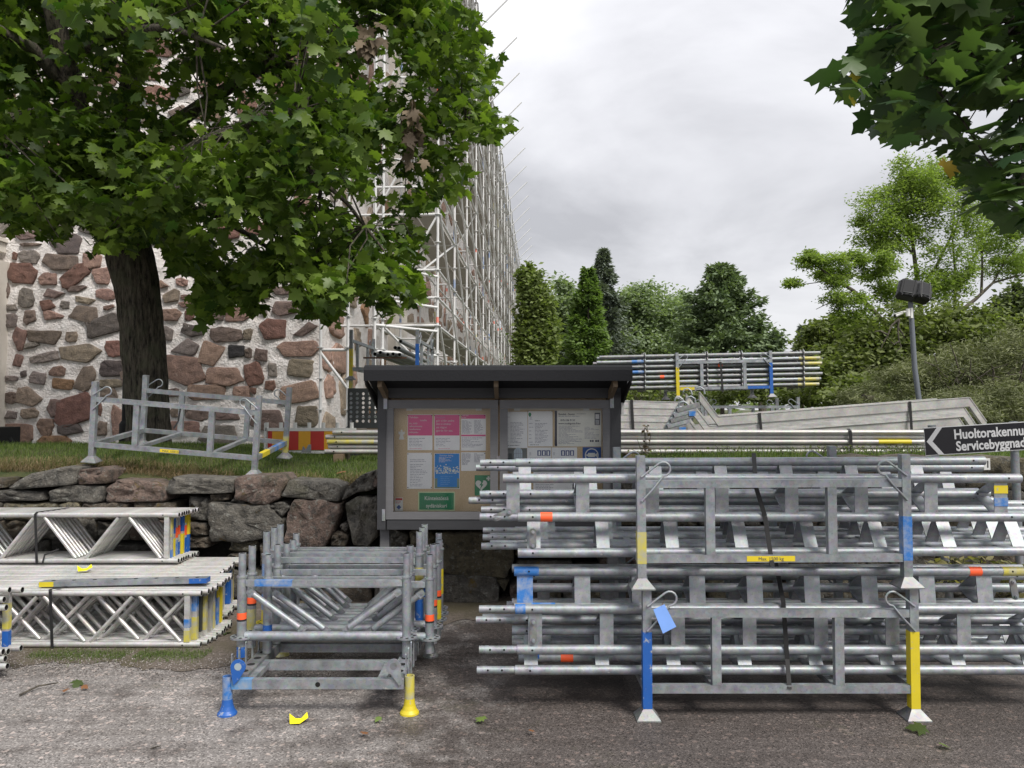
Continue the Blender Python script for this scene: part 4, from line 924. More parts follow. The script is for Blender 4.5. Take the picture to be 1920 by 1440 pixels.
# ================================================================== storage racks (stillages)
RW, RD, RH = 1.30, .86, .646
def stillage(label, loc, rot=(0, 0, 0), colours=None, group='steel storage racks', sticker=None, metal=None, pad=None, split_posts=True):
    """four posts on pyramid feet, two side frames, base rails, bent rod handles"""
    mt = metal or M_GALV; colours = colours or {}
    t = thing('storage_rack', label, 'rack', loc, rot, group)
    for k, (sx, sy) in enumerate(((-1, -1), (1, -1), (-1, 1), (1, 1))):
        x, y = sx * RW / 2, sy * RD / 2
        m_ = MB(); m_.box((x, y, (RH + .035) / 2), (.042, .042, RH - .035)); po = m_.build('post', mt, t)
        m_ = MB(); a, b_ = .058, .021
        vs = [(x + i * a, y + j * a, 0) for i, j in ((-1, -1), (1, -1), (1, 1), (-1, 1))] + [(x + i * a, y + j * a, .006) for i, j in ((-1, -1), (1, -1), (1, 1), (-1, 1))] + [(x + i * b_, y + j * b_, .050) for i, j in ((-1, -1), (1, -1), (1, 1), (-1, 1))]
        m_.add(vs, [(3, 2, 1, 0)] + [(i, (i + 1) % 4, 4 + (i + 1) % 4, 4 + i) for i in range(4)] + [(4 + i, 4 + (i + 1) % 4, 8 + (i + 1) % 4, 8 + i) for i in range(4)] + [(8, 9, 10, 11)])
        m_.build('foot', M_GALV_D, t)
        for (z0, z1, mat) in colours.get(k, []):
            m_ = MB(); m_.box((x, y, (z0 + z1) / 2), (.0445, .0445, z1 - z0)); m_.build('painted_band', mat, po)
        # rod handle
        m_ = MB(); s = -sx; yo = y + sy * .026
        pts = [(x, yo, .543), (x + s * .045, yo, .578)]
        for i in range(9):
            a_ = math.radians(125 - i * 27); pts.append((x + s * (.108 + .034 * math.cos(a_) * 1.0), yo, .582 + .034 * math.sin(a_)))
        pts += [(x + s * .06, yo, .488), (x, yo, .424)]
        m_.path(pts, .0058, 8); m_.build('handle', mt, t)
    for sy in (-1, 1):
        y = sy * RD / 2
        for z in (.142, .507):
            m_ = MB(); m_.box((0, y, z), (RW - .043, .036, .038)); m_.build('side_rail', mt, t)
        for fx_ in (.26, .72):
            m_ = MB(); m_.box((-RW / 2 + RW * fx_, y, .3245), (.044, .034, .326)); m_.build('upright', mt, t)
    for sx in (-1, 1):
        m_ = MB(); m_.box((sx * RW / 2, 0, .142), (.036, RD - .043, .038)); m_.build('end_rail', mt, t)
    for fx_ in (.26, .72):
        m_ = MB(); m_.box((-RW / 2 + RW * fx_, 0, .138), (.036, RD - .038, .028)); m_.build('cross_rail', mt, t)
    if sticker:
        x, z, ww, txt = sticker; m_ = MB(); m_.box((x, -RD / 2 - .0192, z), (ww, .0012, .026)); s_ = m_.build('sticker', M_YEL2, t)
        for part, xo in txt: text(part, .023, (x + xo, -RD / 2 - .0206, z - .008), M_PRINTD, s_, align='LEFT')
    return t
M_YEL2 = paint('yellow_sticker', (.72, .56, .02), rough=.5)
def text(s, size, loc, mat, parent=None, rot=(math.pi / 2, 0, 0), align='LEFT', name='lettering', ext=.0004, bold=0.0, sx=1.0):
    cu = bpy.data.curves.new(name, 'FONT'); cu.body = s; cu.size = size; cu.align_x = align; cu.extrude = ext; cu.offset = bold; cu.space_line = .95; cu.resolution_u = 3
    o = bpy.data.objects.new(name, cu); COL.objects.link(o); dg = bpy.context.evaluated_depsgraph_get(); dg.update()
    me = bpy.data.meshes.new_from_object(o.evaluated_get(dg)); bpy.data.objects.remove(o); bpy.data.curves.remove(cu)
    me.name = name; me.materials.clear(); me.materials.append(mat)
    o = bpy.data.objects.new(name, me); COL.objects.link(o); o.rotation_euler = rot; o.location = loc; o.scale = (sx, 1, 1)
    if parent: o.parent = parent
    return o

fl = P(1215, 1338, 3.80); fr_ = P(1712, 1338, 3.80)
RX = (fl.x + fr_.x) / 2; RF = 3.80; RC = RF + RD / 2
rack_lo = stillage('lower steel rack at front right with one solid blue and one solid yellow post', (RX, RC, 0), (0, 0, 0),
    {0: [(.05, .418, M_BLUE)], 1: [(.05, .42, M_YEL)]}, pad=M_GALV)
rack_up = stillage('upper steel rack at front right with a yellow load sticker and worn paint marks', (RX - .022, RC + .005, .630), (0, D2R(-.3), 0),
    {0: [(.12, .275, M_YELW)], 1: [(.13, .345, M_BLUEW)]}, sticker=(-.02, .142, .235, (('Max. 1500 kg', -.062),)))

# ------------------------------------------------------------------ triangular ladder beams on the racks
def ladder_beam(label, secs, spans, spig, pitch=.352, first=None, wpl=.066, faces=((0, 1), (1, 2), (2, 0)), mats=None, endp=True, endmat=None, extra=None, tilt=0.0, rch=.0235):
    """secs: three (y,z) chord positions; spans: three (x0,x1); spig: set of chords that end in a thinner spigot at left"""
    mt = mats or M_GALV
    x0 = min(a for a, b_ in spans); cy_ = sum(a for a, b_ in secs) / 3; cz_ = min(b_ for a, b_ in secs)
    xm = (min(a for a, b_ in spans) + max(b_ for a, b_ in spans)) / 2
    t = thing('ladder_beam', label, 'beam', (xm, cy_, cz_), (0, tilt, 0), 'galvanised ladder beams stacked in the front racks')
    for k, ((y, z), (a, b_)) in enumerate(zip(secs, spans)):
        m_ = MB(); a1 = a + (.19 if k in spig else 0)
        m_.tube((a1 - xm, y - cy_, z - cz_), (b_ - xm, y - cy_, z - cz_), rch, 16, hollow=True, mi=1); ch = m_.build('chord', [mt, M_HOLE], t)
        if k in spig:
            m_ = MB(); m_.tube((a - xm, y - cy_, z - cz_), (a1 + .01 - xm, y - cy_, z - cz_), .0185, 14, hollow=True, mi=1)
            m_.tube((a + .03 - xm, y - cy_, z - cz_), (a + .05 - xm, y - cy_, z - cz_), .0195, 14)
            for q in (.055, .125): m_.disc((a + q - xm, y - cy_ - .0188, z - cz_ + .004), (0, -1, .2), .0052, 8, 1)
            m_.build('spigot', [mt, M_HOLE], ch)
        m_ = MB()
        for q in (.075, -.07): xx_ = (a1 + q) if q > 0 else (b_ + q); m_.disc((xx_ - xm, y - cy_ - rch - .0006, z - cz_ + .003), (0, -1, .1), .0052, 8)
        m_.build('hole', M_HOLE, ch)
    f0 = first if first is not None else x0 + .27
    lo, hi = max(a for a, b_ in spans), min(b_ for a, b_ in spans)
    shared = {}
    for fi, (i, j) in enumerate(faces):
        A = Vector((0, secs[i][0] - cy_, secs[i][1] - cz_)); B = Vector((0, secs[j][0] - cy_, secs[j][1] - cz_)); d = (B - A).normalized()
        C_ = (A + B) / 2; L_ = (B - A).length - .040; nrm = d.cross(Vector((1, 0, 0)))
        R3 = Matrix((Vector((1, 0, 0)), nrm, d)).transposed()
        m_ = MB(); m_.box((0, 0, 0), (wpl, .006, L_), R3); me = m_.mesh('plate', mt)
        x = f0
        while x < hi - .03:
            o = bpy.data.objects.new('plate', me); COL.objects.link(o); o.parent = t; o.location = Vector((x - xm, C_.y, C_.z)); x += pitch
            if fi == 0 and endmat and x - pitch == f0: o.data = me.copy(); o.data.materials[0] = endmat; o['label'] = 'end plate sprayed blue'
    return t
def tri(y, z, ang, s=.193):
    """triangle with first chord at (y,z); edge 0->1 turned 'ang' from straight down, third chord to the rear"""
    a = D2R(ang); b_ = (y + s * math.sin(a), z - s * math.cos(a)); a2 = a + D2R(60); c = (y + s * math.sin(a2), z - s * math.cos(a2)); return [(y, z), b_, c]
Xp = lambda px, Y: (px - 960) / F * Y
# upper rack
Z = lambda py, Y: P(960, py, Y).z
b1 = ladder_beam('top front ladder beam on the upper rack, blue and yellow marks on its end plate', tri(3.885, Z(897, 3.885), 0), [(Xp(943, 3.885), Xp(1909, 3.885)), (Xp(900, 3.885), Xp(1913, 3.885)), (Xp(900, 4.05), Xp(1850, 4.05))], {1, 2}, .350, Xp(962, 3.885))
b2 = ladder_beam('highest ladder beam on the upper rack, lying behind the top front one', [(4.16, Z(866, 4.16)), (4.07, Z(866, 4.16) - .19), (4.262, Z(866, 4.16) - .18)], [(Xp(901, 4.16), Xp(1843, 4.16)), (Xp(880, 4.1), Xp(1835, 4.1)), (Xp(900, 4.25), Xp(1832, 4.25))], {0, 1, 2}, .350, Xp(984, 4.13), tilt=D2R(-.25))
b3 = ladder_beam('rearmost of the top ladder beams on the upper rack', [(4.44, Z(877, 4.44)), (4.37, Z(877, 4.44) - .18), (4.552, Z(877, 4.44) - .17)], [(Xp(893, 4.44), Xp(1838, 4.44)), (Xp(893, 4.40), Xp(1850, 4.4)), (Xp(900, 4.5), Xp(1850, 4.5))], {0, 1}, .350, Xp(972, 4.4))
b4 = ladder_beam('bottom front ladder beam on the upper rack with a short fishplate at its left end', [(3.998, Z(967, 3.998)), (3.90, Z(1035, 3.90)), (4.095, Z(1035, 3.90))], [(Xp(950, 3.99), Xp(1960, 3.99)), (Xp(971, 3.90), Xp(1968, 3.90)), (Xp(903, 4.09), Xp(1960, 4.09))], {2}, .350, Xp(1001, 3.92), tilt=D2R(-.2))
zb_ = Z(1035, 3.90)
b5 = ladder_beam('middle ladder beam in the bottom layer of the upper rack', [(4.245, zb_ + .167), (4.150, zb_), (4.345, zb_)], [(Xp(902, 4.2), Xp(1960, 4.2)), (Xp(919, 4.15), Xp(1955, 4.15)), (Xp(905, 4.3), Xp(1960, 4.3))], {0, 1, 2}, .350, Xp(1015, 4.2))
b6 = ladder_beam('rear ladder beam in the bottom layer of the upper rack', [(4.49, zb_ + .167), (4.396, zb_), (4.59, zb_)], [(Xp(930, 4.45), Xp(1940, 4.45)), (Xp(919, 4.4), Xp(1940, 4.4)), (Xp(905, 4.5), Xp(1940, 4.5))], {1, 2}, .350, Xp(1030, 4.4))
# lower rack
b7 = ladder_beam('top front ladder beam on the lower rack, sprayed blue at its left end', [(3.955, Z(1071, 3.955)), (3.935, Z(1071, 3.955) - .178), (4.115, Z(1071, 3.955) - .12)], [(Xp(964, 3.955), Xp(1912, 3.955)), (Xp(964, 3.93), Xp(1915, 3.93)), (Xp(970, 4.1), Xp(1915, 4.1))], set(), .292, Xp(984, 3.95), wpl=.080, endmat=M_BLUEW)
b8 = ladder_beam('middle front ladder beam on the lower rack with a bolted fishplate at the left end', tri(3.885, Z(1142, 3.885), 0, .2), [(Xp(899, 3.885), Xp(1985, 3.885)), (Xp(899, 3.885), Xp(1990, 3.885)), (Xp(893, 4.05), Xp(1980, 4.05))], {0, 1, 2}, .357, Xp(1003, 3.885), wpl=.068)
zc = Z(1256, 3.885)
b9 = ladder_beam('lowest front ladder beam in the lower rack', [(3.985, zc + .167), (3.885, zc), (4.08, zc)], [(Xp(960, 3.98), Xp(1980, 3.98)), (Xp(895, 3.885), Xp(1990, 3.885)), (Xp(972, 4.08), Xp(1990, 4.08))], {1}, .357, Xp(995, 3.93), wpl=.068)
b10 = ladder_beam('upper rear ladder beam inside the lower rack', [(4.40, .600), (4.205, .600), (4.30, .433)], [(Xp(960, 4.3), Xp(1930, 4.3)), (Xp(975, 4.2), Xp(1920, 4.2)), (Xp(960, 4.3), Xp(1930, 4.3))], set(), .350, Xp(1020, 4.2), faces=((0, 1), (1, 2), (2, 0)))
b11 = ladder_beam('second ladder beam from the front in the bottom layer of the lower rack', [(4.235, zc + .167), (4.140, zc), (4.335, zc)], [(Xp(905, 4.2), Xp(1960, 4.2)), (Xp(975, 4.14), Xp(1955, 4.14)), (Xp(960, 4.3), Xp(1960, 4.3))], {0}, .357, Xp(1020, 4.2))
b12 = ladder_beam('rearmost ladder beam in the bottom layer of the lower rack', [(4.49, zc + .167), (4.396, zc), (4.59, zc)], [(Xp(950, 4.45), Xp(1940, 4.45)), (Xp(960, 4.4), Xp(1940, 4.4)), (Xp(960, 4.5), Xp(1940, 4.5))], set(), .357, Xp(1030, 4.4))
def on_beam(t, name, mat, a, b_, r=.0245, n=16, label=None):
    m_ = MB(); m_.tube(Vector(a) - t.location, Vector(b_) - t.location, r, n, caps=False); o = m_.build(name, mat, t)
    if label: o['label'] = label
    return o
def band(t, px0, px1, py, Y, mat, name='painted_band', r=.0245): z = Z(py, Y); on_beam(t, name, mat, (Xp(px0, Y), Y, z), (Xp(px1, Y), Y, z), r)
band(b1, 1013, 1034, 0, 3.885, M_ORANGE, 'tape') if False else None
def fband(t, px0, px1, y, z, mat, name='painted_band', r=.0243): on_beam(t, name, mat, (Xp(px0, y), y, z), (Xp(px1, y), y, z), r)
z1 = Z(897, 3.885)
fband(b1, 1013, 1035, 3.885, z1 - .193, M_ORANGE, 'tape')
fband(b9, 1050, 1073, 4.08, zc, M_ORANGE, 'tape'); fband(b7, 964, 1010, 3.955, Z(1071, 3.955), M_BLUEW); fband(b7, 996, 1040, 3.935, Z(1071, 3.955) - .178, M_BLUEW)
fband(b7, 1808, 1831, 3.955, Z(1071, 3.955), M_ORANGE, 'tape'); fband(b7, 1870, 1913, 3.955, Z(1071, 3.955), M_YELW); fband(b8, 966, 985, 3.885, Z(1142, 3.885), M_BLUEW)
fband(b8, 1869, 1893, 3.885, Z(1142, 3.885), M_BLUEW if False else M_ORANGE, 'tape') if False else None
# painted patches on end plates
m_ = MB(); zz1 = z1; x_ = Xp(962, 3.885) + 7 * .350
m_.box((x_, 3.8807, z1 - .055), (.069, .003, .040)); m_.build('painted_patch', M_YEL, b1).location = -b1.location
m_ = MB(); m_.box((x_, 3.8807, z1 - .118), (.069, .003, .042)); m_.build('painted_patch', M_BLUEW, b1).location = -b1.location
m_ = MB(); m_.box((Xp(998, 3.9), 3.966, zc + .052), (.072, .004, .045)); m_.build('painted_patch', M_BLUE, b9).location = -b9.location
# bolted fishplates
def fishplate(t, c, ang, L_=.105, w_=.034):
    m_ = MB(); c = Vector(c); ca, sa = math.cos(ang), math.sin(ang); pts = []
    for k in range(7): a = -math.pi / 2 + math.pi * k / 6; pts.append((L_ / 2 - w_ / 2 + math.cos(a) * w_ / 2, math.sin(a) * w_ / 2))
    for k in range(7): a = math.pi / 2 + math.pi * k / 6; pts.append((-L_ / 2 + w_ / 2 + math.cos(a) * w_ / 2, math.sin(a) * w_ / 2))
    m_.prism([c + Vector((x * ca - y * sa, 0, x * sa + y * ca)) for x, y in reversed(pts)], (0, .007, 0))
    fp = m_.build('fishplate', M_GALV_D, t); fp.location = -t.location
    m_ = MB()
    for s in (-1, 1):
        q = c + Vector((ca, 0, sa)) * s * (L_ / 2 - w_ / 2); m_.tube(q, q + Vector((0, -.011, 0)), .0095, 6); m_.tube(q, q + Vector((0, -.017, 0)), .005, 8)
    m_.build('bolt', M_GALV, fp)
fishplate(b1, P(942, 966, 3.868), D2R(22)); fishplate(b4, P(999, 1007, 3.93) + Vector((0, -.03, 0)), D2R(90)); fishplate(b8, P(1000, 1184, 3.875), D2R(90), .125)
fishplate(b7, P(1897, 1103, 3.93) + Vector((0, -.02, 0)), D2R(100), .11)
# straps round the bundles
def strap(label, pts, wd=.022, mat=None, cat='strap', group='black tie straps round bundles'):
    m_ = MB()
    for a, b_ in zip(pts[:-1], pts[1:]): m_.bar(a, b_, wd, .0025, up=(0, -1, .01) if abs((Vector(b_) - Vector(a)).normalized().z) > .6 else (0, 0, 1))
    o = m_.build('strap', mat or M_BLACK); return tag(o, label, cat, group)
strap('black strap round the beams on the upper front rack', [(Xp(1412, 4.16), 4.16, 1.265), (Xp(1416, 3.86), 3.862, Z(914, 3.86)), (Xp(1432, 3.855), 3.856, Z(968, 3.856)), (Xp(1445, 3.775), 3.777, Z(1062, 3.777))])
strap('black strap round the beams in the lower front rack', [(Xp(1462, 4.2), 4.3, .665), (Xp(1464, 3.86), 3.858, Z(1130, 3.86)), (Xp(1470, 3.858), 3.856, Z(1236, 3.856)), (Xp(1474, 3.775), 3.777, Z(1292, 3.777))])
# blue tag
m_ = MB(); tc_ = [P(1225, 1143, 3.74), P(1246, 1133, 3.74), P(1268, 1175, 3.735), P(1243, 1188, 3.735)]
m_.prism(tc_, (0, .002, 0)); tg = m_.build('luggage_tag', M_TAG); tag(tg, 'pale blue card tag wired to the handle of the lower front rack', 'tag')
m_ = MB(); m_.path([P(1240, 1138, 3.74), P(1244, 1128, 3.755), P(1250, 1124, 3.76)], .0015, 5); m_.build('wire', paint('rusty_wire', (.10, .045, .02)), tg)

# ================================================================== pallet with upright frames (left of centre)
PX0, PX1, PY0, PY1 = P(424, 1335, 3.83).x, P(768, 1328, 3.86).x, 3.845, 4.74
pal = thing('frame_pallet', 'low steel pallet with trumpet-shaped blue and yellow feet carrying the upright frames', 'pallet', ((PX0 + PX1) / 2, (PY0 + PY1) / 2, 0))
po_ = Vector(pal.location)
def lp(x, y, z): return Vector((x, y, z)) - po_
def foot(x, y, mat, mat2):
    m_ = MB(); prof = [(0, .048), (.008, .047), (.022, .036), (.042, .029), (.060, .026), (.075, .0245)]
    for (z0, r0), (z1_, r1_) in zip(prof[:-1], prof[1:]): m_.tube(lp(x, y, z0), lp(x, y, z1_), r0, 18, m=0, r1=r1_, caps=(z0 == 0))
    m_.tube(lp(x, y, .075), lp(x, y, .185), .0242, 18, m=1, hollow=True); m_.build('foot', [mat, mat2], pal)
foot(PX0, PY0, M_BLUE, M_BLUEW); foot(PX1, PY0 + .01, M_YEL, M_YELW); foot(PX0, PY1, M_YELW, M_YELW); foot(PX1 + .01, PY1, M_GALV_D, M_BLUEW)
m_ = MB(); yb = PY0 + .0; m_.box(lp((PX0 + PX1) / 2, yb, .150), (PX1 - PX0 - .052, .035, .046)); fb = m_.build('front_beam', M_GALV, pal)
m_ = MB(); m_.disc(lp(P(595, 1278, 3.82).x, yb - .0182, .150), (0, -1, 0), .0125, 14); m_.build('hole', M_HOLE, fb)
m_ = MB(); m_.box(lp(PX0 + .075, yb, .150), (.10, .0365, .0472)); m_.build('painted_patch', paint('sprayed_blue', (.05, .22, .48), True, .50, sc=8, soft=.15, under=(.30, .32, .34)), fb)
for y in (4.12, 4.42, PY1 - .02): m_ = MB(); m_.box(lp((PX0 + PX1) / 2, y, .150), (PX1 - PX0 - .13, .035, .046)); m_.build('cross_beam', M_GALV, pal)
for px_ in (480, 722):
    m_ = MB(); x = P(px_, 1260, 3.95).x; m_.box(lp(x, (yb + 4.12) / 2, .158), (.045, 4.12 - yb - .036, .028)); m_.build('short_beam', M_GALV, pal)
for x in (PX0 + .058, PX1 - .058):
    m_ = MB(); m_.box(lp(x, (yb + PY1) / 2, .158), (.07, PY1 - yb - .04, .058)); ch = m_.build('side_channel', M_GALV_D if x < -1 else M_GALV, pal)
    for k in range(8):
        m_ = MB(); m_.disc(lp(x, yb + .07 + .10 * k, .1878), (0, 0, 1), .020, 14); m_.build('hole', M_HOLE, ch)
    sgn = -1 if x < -1 else 1
    for k in range(9):
        m_ = MB(); yy_ = yb + .01 + .10 * k; xx_ = x + sgn * .040
        m_.bar(lp(xx_, yy_, .13), lp(xx_, yy_, .285), .006, .016, up=(0, 1, 0)); m_.tube(lp(xx_ - .003, yy_, .285), lp(xx_ + .003, yy_, .285), .008, 8); m_.build('prong', M_GALV, pal)
def eye(cx, cz, y, mat, flip):
    m_ = MB(); pts = [(math.cos(a) * .037, math.sin(a) * .037) for a in [math.radians(-20 + 22 * k) for k in range(11)]]
    pts += [(-.030, -.05), (.004 if flip else -.02, -.088), (.036 if flip else .006, -.06)]
    if flip: pts = [(math.cos(a) * .037, math.sin(a) * .037) for a in [math.radians(-20 + 22 * k) for k in range(11)]] + [(-.034, -.025), (-.01, -.04), (.028, -.092), (.04, -.085)]
    c = lp(cx, y, cz); m_.prism([c + Vector((px_, 0, pz_)) for px_, pz_ in reversed(pts)], (0, .008, 0)); o = m_.build('lifting_eye', mat, pal)
    m_ = MB(); m_.disc(c + Vector((0, -.001, .002)), (0, -1, 0), .018, 16); m_.build('hole', paint('pale_ring', (.30, .36, .40)) if not flip else M_GALV_D, o)
e1 = P(444, 1253, 3.80); e2 = P(737, 1252, 3.80); eye(e1.x, e1.z, 3.815, M_BLUE, False); eye(e2.x, e2.z, 3.815, M_GALV, True)

FW = P(763, 1150, 4.13).x - P(454, 1150, 4.13).x
def upright_frame(label, x, y, ztop, zbar, zros, bands, colr=(), spig=.15, zbot=.19):
    t = thing('upright_scaffold_unit', label, 'frame', (x + FW / 2, y, zbot), (0, 0, 0), 'upright scaffold frames on the pallet')
    o_ = Vector(t.location); q = lambda a, b_, c: Vector((a, b_, c)) - o_
    for k, xx_ in enumerate((x, x + FW)):
        m_ = MB(); m_.tube(q(xx_, y, zbot), q(xx_, y, zbar + .02), .0242, 16); p_ = m_.build('post', M_GALV, t)
        m_ = MB(); m_.tube(q(xx_, y, zbar + .02), q(xx_, y, ztop), .0192, 16, hollow=True, mi=1); m_.build('spigot', [M_GALV, M_HOLE], p_)
        m_ = MB(); m_.tube(q(xx_, y, zbar + .012), q(xx_, y, zbar + .022), .028, 16); m_.build('collar', M_GALV, p_)
        # rosette: disc with eight holes, visible as slots
        m_ = MB(); m_.tube(q(xx_, y, zros - .004), q(xx_, y, zros + .004), .058, 24)
        for j in range(8):
            a = j * math.pi / 4 + .2; m_.disc(q(xx_ + math.cos(a) * .041, y + math.sin(a) * .041, zros + .0046), (0, 0, 1), .0095, 8, 1)
        rosm = colr[2] if len(colr) > 2 and k == colr[3] else M_GALV
        m_.build('rosette', [rosm, M_HOLE], p_)
        for (kk, z0, z1_, mat) in bands:
            if kk == k: m_ = MB(); m_.tube(q(xx_, y, z0), q(xx_, y, z1_), .0248, 16, caps=False); m_.build('tape' if mat in (M_ORANGE, M_BLACK) else 'painted_band', mat, p_)
    m_ = MB(); m_.box(q(x + FW / 2, y, zbar - .016), (FW - .046, .030, .030)); m_.build('top_bar', M_GALV, t)
    m_ = MB(); m_.tube(q(x + .02, y, zros + .005), q(x + FW - .02, y, zros + .005), .0242, 16); m_.build('lower_tube', M_GALV, t)
    for s, a, b_ in ((0, x + .03, x + .335), (1, x + FW - .03, x + FW - .335)):
        m_ = MB(); dx_ = (b_ - a); A = q(a, y, zbar - .055); B = q(b_, y, zros + .028); d_ = B - A
        m_.tube(A + d_ * .1, A + d_ * .9, .0165, 12); m_.bar(A, A + d_ * .12, .006, .036, up=(0, 0, 1)); m_.bar(A + d_ * .88, B, .006, .036, up=(0, 0, 1))
        for pt in (.04, .95): c = A + d_ * pt; m_.tube(c + Vector((0, -.008, 0)), c + Vector((0, .008, 0)), .007, 8)
        m_.build('diagonal_brace', M_GALV, t)
    return t
xa, xb = P(454, 1100, 4.13).x, P(499, 1100, 4.17).x
zt0 = Z(1037, 4.13)
ob = lambda k, z: [(k, z, z + .034, M_ORANGE), (k, z - .010, z, M_BLACK)]
upright_frame('front frame on the pallet, blue paint on its top bar, left post leading', xa, 4.13, zt0, Z(1087, 4.13), Z(1194, 4.13), ob(0, Z(1160, 4.13)) + [(0, .19, .245, M_BLUE)])
upright_frame('second frame on the pallet with orange tape on its right post', xb, 4.20, Z(1040, 4.20), Z(1090, 4.2), Z(1196, 4.2), ob(1, Z(1163, 4.2)) + [(0, .28, .34, M_BLUE)])
fr_spec = [(xa - .005, 4.30, .745, .575, 'third frame on the pallet, lower than those behind it', ob(0, .43) + [(0, .24, .40, M_YELW)]), (xb, 4.37, .74, .60, 'fourth frame on the pallet with short spigots', ob(1, .40)),
 (xa + .03, 4.44, .800, .655, 'fifth frame on the pallet, tall, with a blue and yellow left post', [(0, .36, .62, M_BLUEW), (0, .26, .36, M_YEL), (1, .28, .42, M_BLUE), (1, .48, .60, M_YELW)]), (xb + .01, 4.51, .72, .60, 'sixth frame on the pallet with yellow on the right post', ob(1, .42) + [(1, .25, .4, M_YEL)]),
 (xa + .03, 4.58, .802, .655, 'seventh frame on the pallet, tall', [(1, .40, .58, M_BLUE)]), (xb + .01, 4.64, .72, .65, 'eighth frame on the pallet with a paint-marked right post', [(1, .4, .55, M_YEL)]), (xa + .03, 4.70, .804, .655, 'ninth frame on the pallet, tall', []), (xb - .005, 4.76, .74, .655, 'rearmost frame on the pallet', [(1, .5, .6, M_YEL)])]
for i, (x, y, zt, zbr, lab, bd) in enumerate(fr_spec): upright_frame(lab, x, y, zt, zbr, .285 - .0 * i, bd, (0, 0, M_YEL, 0) if i == 2 else (), zbot=.19)
m_ = MB(); m_.box((xa + .17, 4.13, Z(1087, 4.13) - .016), (.20, .0312, .0312)); o = m_.build('painted_band', M_BLUEW); o.parent = bpy.data.objects['upright_scaffold_unit']; o.location = -o.parent.location

# ================================================================== aluminium lattice girders, left
def girder(label, x1, y, z, H, L_, ends, up=True, mat=None, rt_=.0185, pitch=.30, off=.055, bands=(), grp='aluminium lattice girders in the left stacks', flip=False, post=.085, gap_=.04):
    mt = mat or M_ALU; t = thing('lattice_girder', label, 'girder', (x1 - L_ / 2, y, z), group=grp); o_ = Vector(t.location)
    for zz_ in (z + rt_, z + H - rt_):
        m_ = MB(); m_.tube(Vector((x1 - L_, y, zz_)) - o_, Vector((x1, y, zz_)) - o_, rt_, 14, hollow=True, mi=1); m_.disc(Vector((x1 - .11, y - rt_ - .0006, zz_)) - o_, (0, -1, 0), .005, 8, 1); m_.build('chord', [mt, M_HOLE], t)
    xp = x1 - post
    m_ = MB(); m_.box(Vector((xp, y, z + H / 2)) - o_, (.034, .028, H - 4 * rt_ + .006)); pst = m_.build('end_post', mt, t)
    for (z0, z1_, mm) in bands:
        m_ = MB(); m_.box(Vector((xp, y, z + H * (z0 + z1_) / 2)) - o_, (.0355, .0295, H * (z1_ - z0))); m_.build('painted_band' if mm not in (M_ORANGE,) else 'tape', mm, pst)
    k = 0; x = xp - .045; top = not flip
    while x > x1 - L_ + .35:
        a = Vector((x, y, z + (rt_ * 2 if top else H - rt_ * 2))); b_ = Vector((x - pitch + gap_, y, z + (H - rt_ * 2 if top else rt_ * 2))); m_ = MB(); m_.tube(a - o_, b_ - o_, .0135, 10, caps=False); m_.build('diagonal', mt, t); x -= pitch; top = not top
    return t
GH = .365; rg_ = random.Random(6)
gz0 = Z(1056, 5.58); gend = P(334, 955, 5.58).x
cols = [[], [(.0, .25, M_BLUEW), (.5, .9, M_YELW)], [(.05, .45, M_YEL), (.55, .85, M_BLUE)], [(.1, .4, M_BLUEW), (.45, .65, M_ORANGE)], [(.1, .35, M_BLUE), (.5, .68, M_ORANGE)], [(.05, .5, M_YEL), (.55, .95, M_BLUE)], [(.05, .4, M_BLUE), (.45, .65, M_ORANGE), (.7, .95, M_YEL)], [(.05, .45, M_BLUE), (.45, .98, M_YEL)]]
names = ['front', 'second', 'third', 'fourth', 'fifth', 'sixth', 'seventh', 'rear']
for i in range(8):
    girder(f'{names[i]} girder of the upper left girder stack, counted from the camera', gend + .004 * i + rg_.uniform(-.004, .012), 5.58 + .0395 * i, gz0, GH, 2.9, 1, bands=cols[i], pitch=.305, flip=False, gap_=.075)
# lower stack
names2 = ['first', 'second', 'third', 'fourth', 'fifth', 'sixth', 'seventh', 'eighth', 'ninth', 'tenth', 'eleventh', 'twelfth', 'thirteenth', 'fourteenth', 'fifteenth', 'sixteenth', 'seventeenth', 'eighteenth', 'nineteenth', 'twentieth', 'twenty-first', 'twenty-second']
ends = [P(378, 1109, 4.88).x, P(391, 1100, 4.92).x] + [P(414, 1085, 5.1).x + rg_.uniform(-.015, .02) for _ in range(9)] + [P(426, 1045, 5.5).x + rg_.uniform(-.02, .02) for _ in range(11)]
bl_ = [[(.35, .5, M_BLUEW), (.1, .3, M_YELW)], [(.1, .5, M_YELW), (.6, .9, M_BLUEW)], [(.2, .9, M_DKMETAL)], [(.2, .8, M_YELW)], [(.0, .4, M_YELW)], [], [(.1, .6, M_YELW)], [(.2, .9, M_BLUE)], [(.1, .6, M_BLUEW), (.6, .9, M_YEL)], [(.1, .9, M_YEL)]]
for i in range(22):
    y = 4.88 + .0445 * i; z = .010 + .0014 * i
    girder(f'{names2[i]} girder from the camera in the long bottom left girder stack', ends[i], y, z, .355, 2.9, 1, bands=bl_[i] if i < len(bl_) else ([(.1, .9, rg_.choice([M_YEL, M_BLUE, M_YELW]))] if i % 2 else []), pitch=.30 + (.012 if i % 2 else 0), flip=bool(i % 2), mat=M_ALU if i in (0, 1) else M_ALU_D if i % 3 else M_ALU, post=.085)
for yy0 in (4.88,):
    strap('black strap round the bottom left girder stack', [(P(120, 1100, 4.86).x, 5.0, .374), (P(92, 1110, 4.86).x, 4.872, .372), (P(92, 1110, 4.86).x + .01, 4.856, .36), (P(98, 1210, 4.856).x, 4.856, .005)], .018)
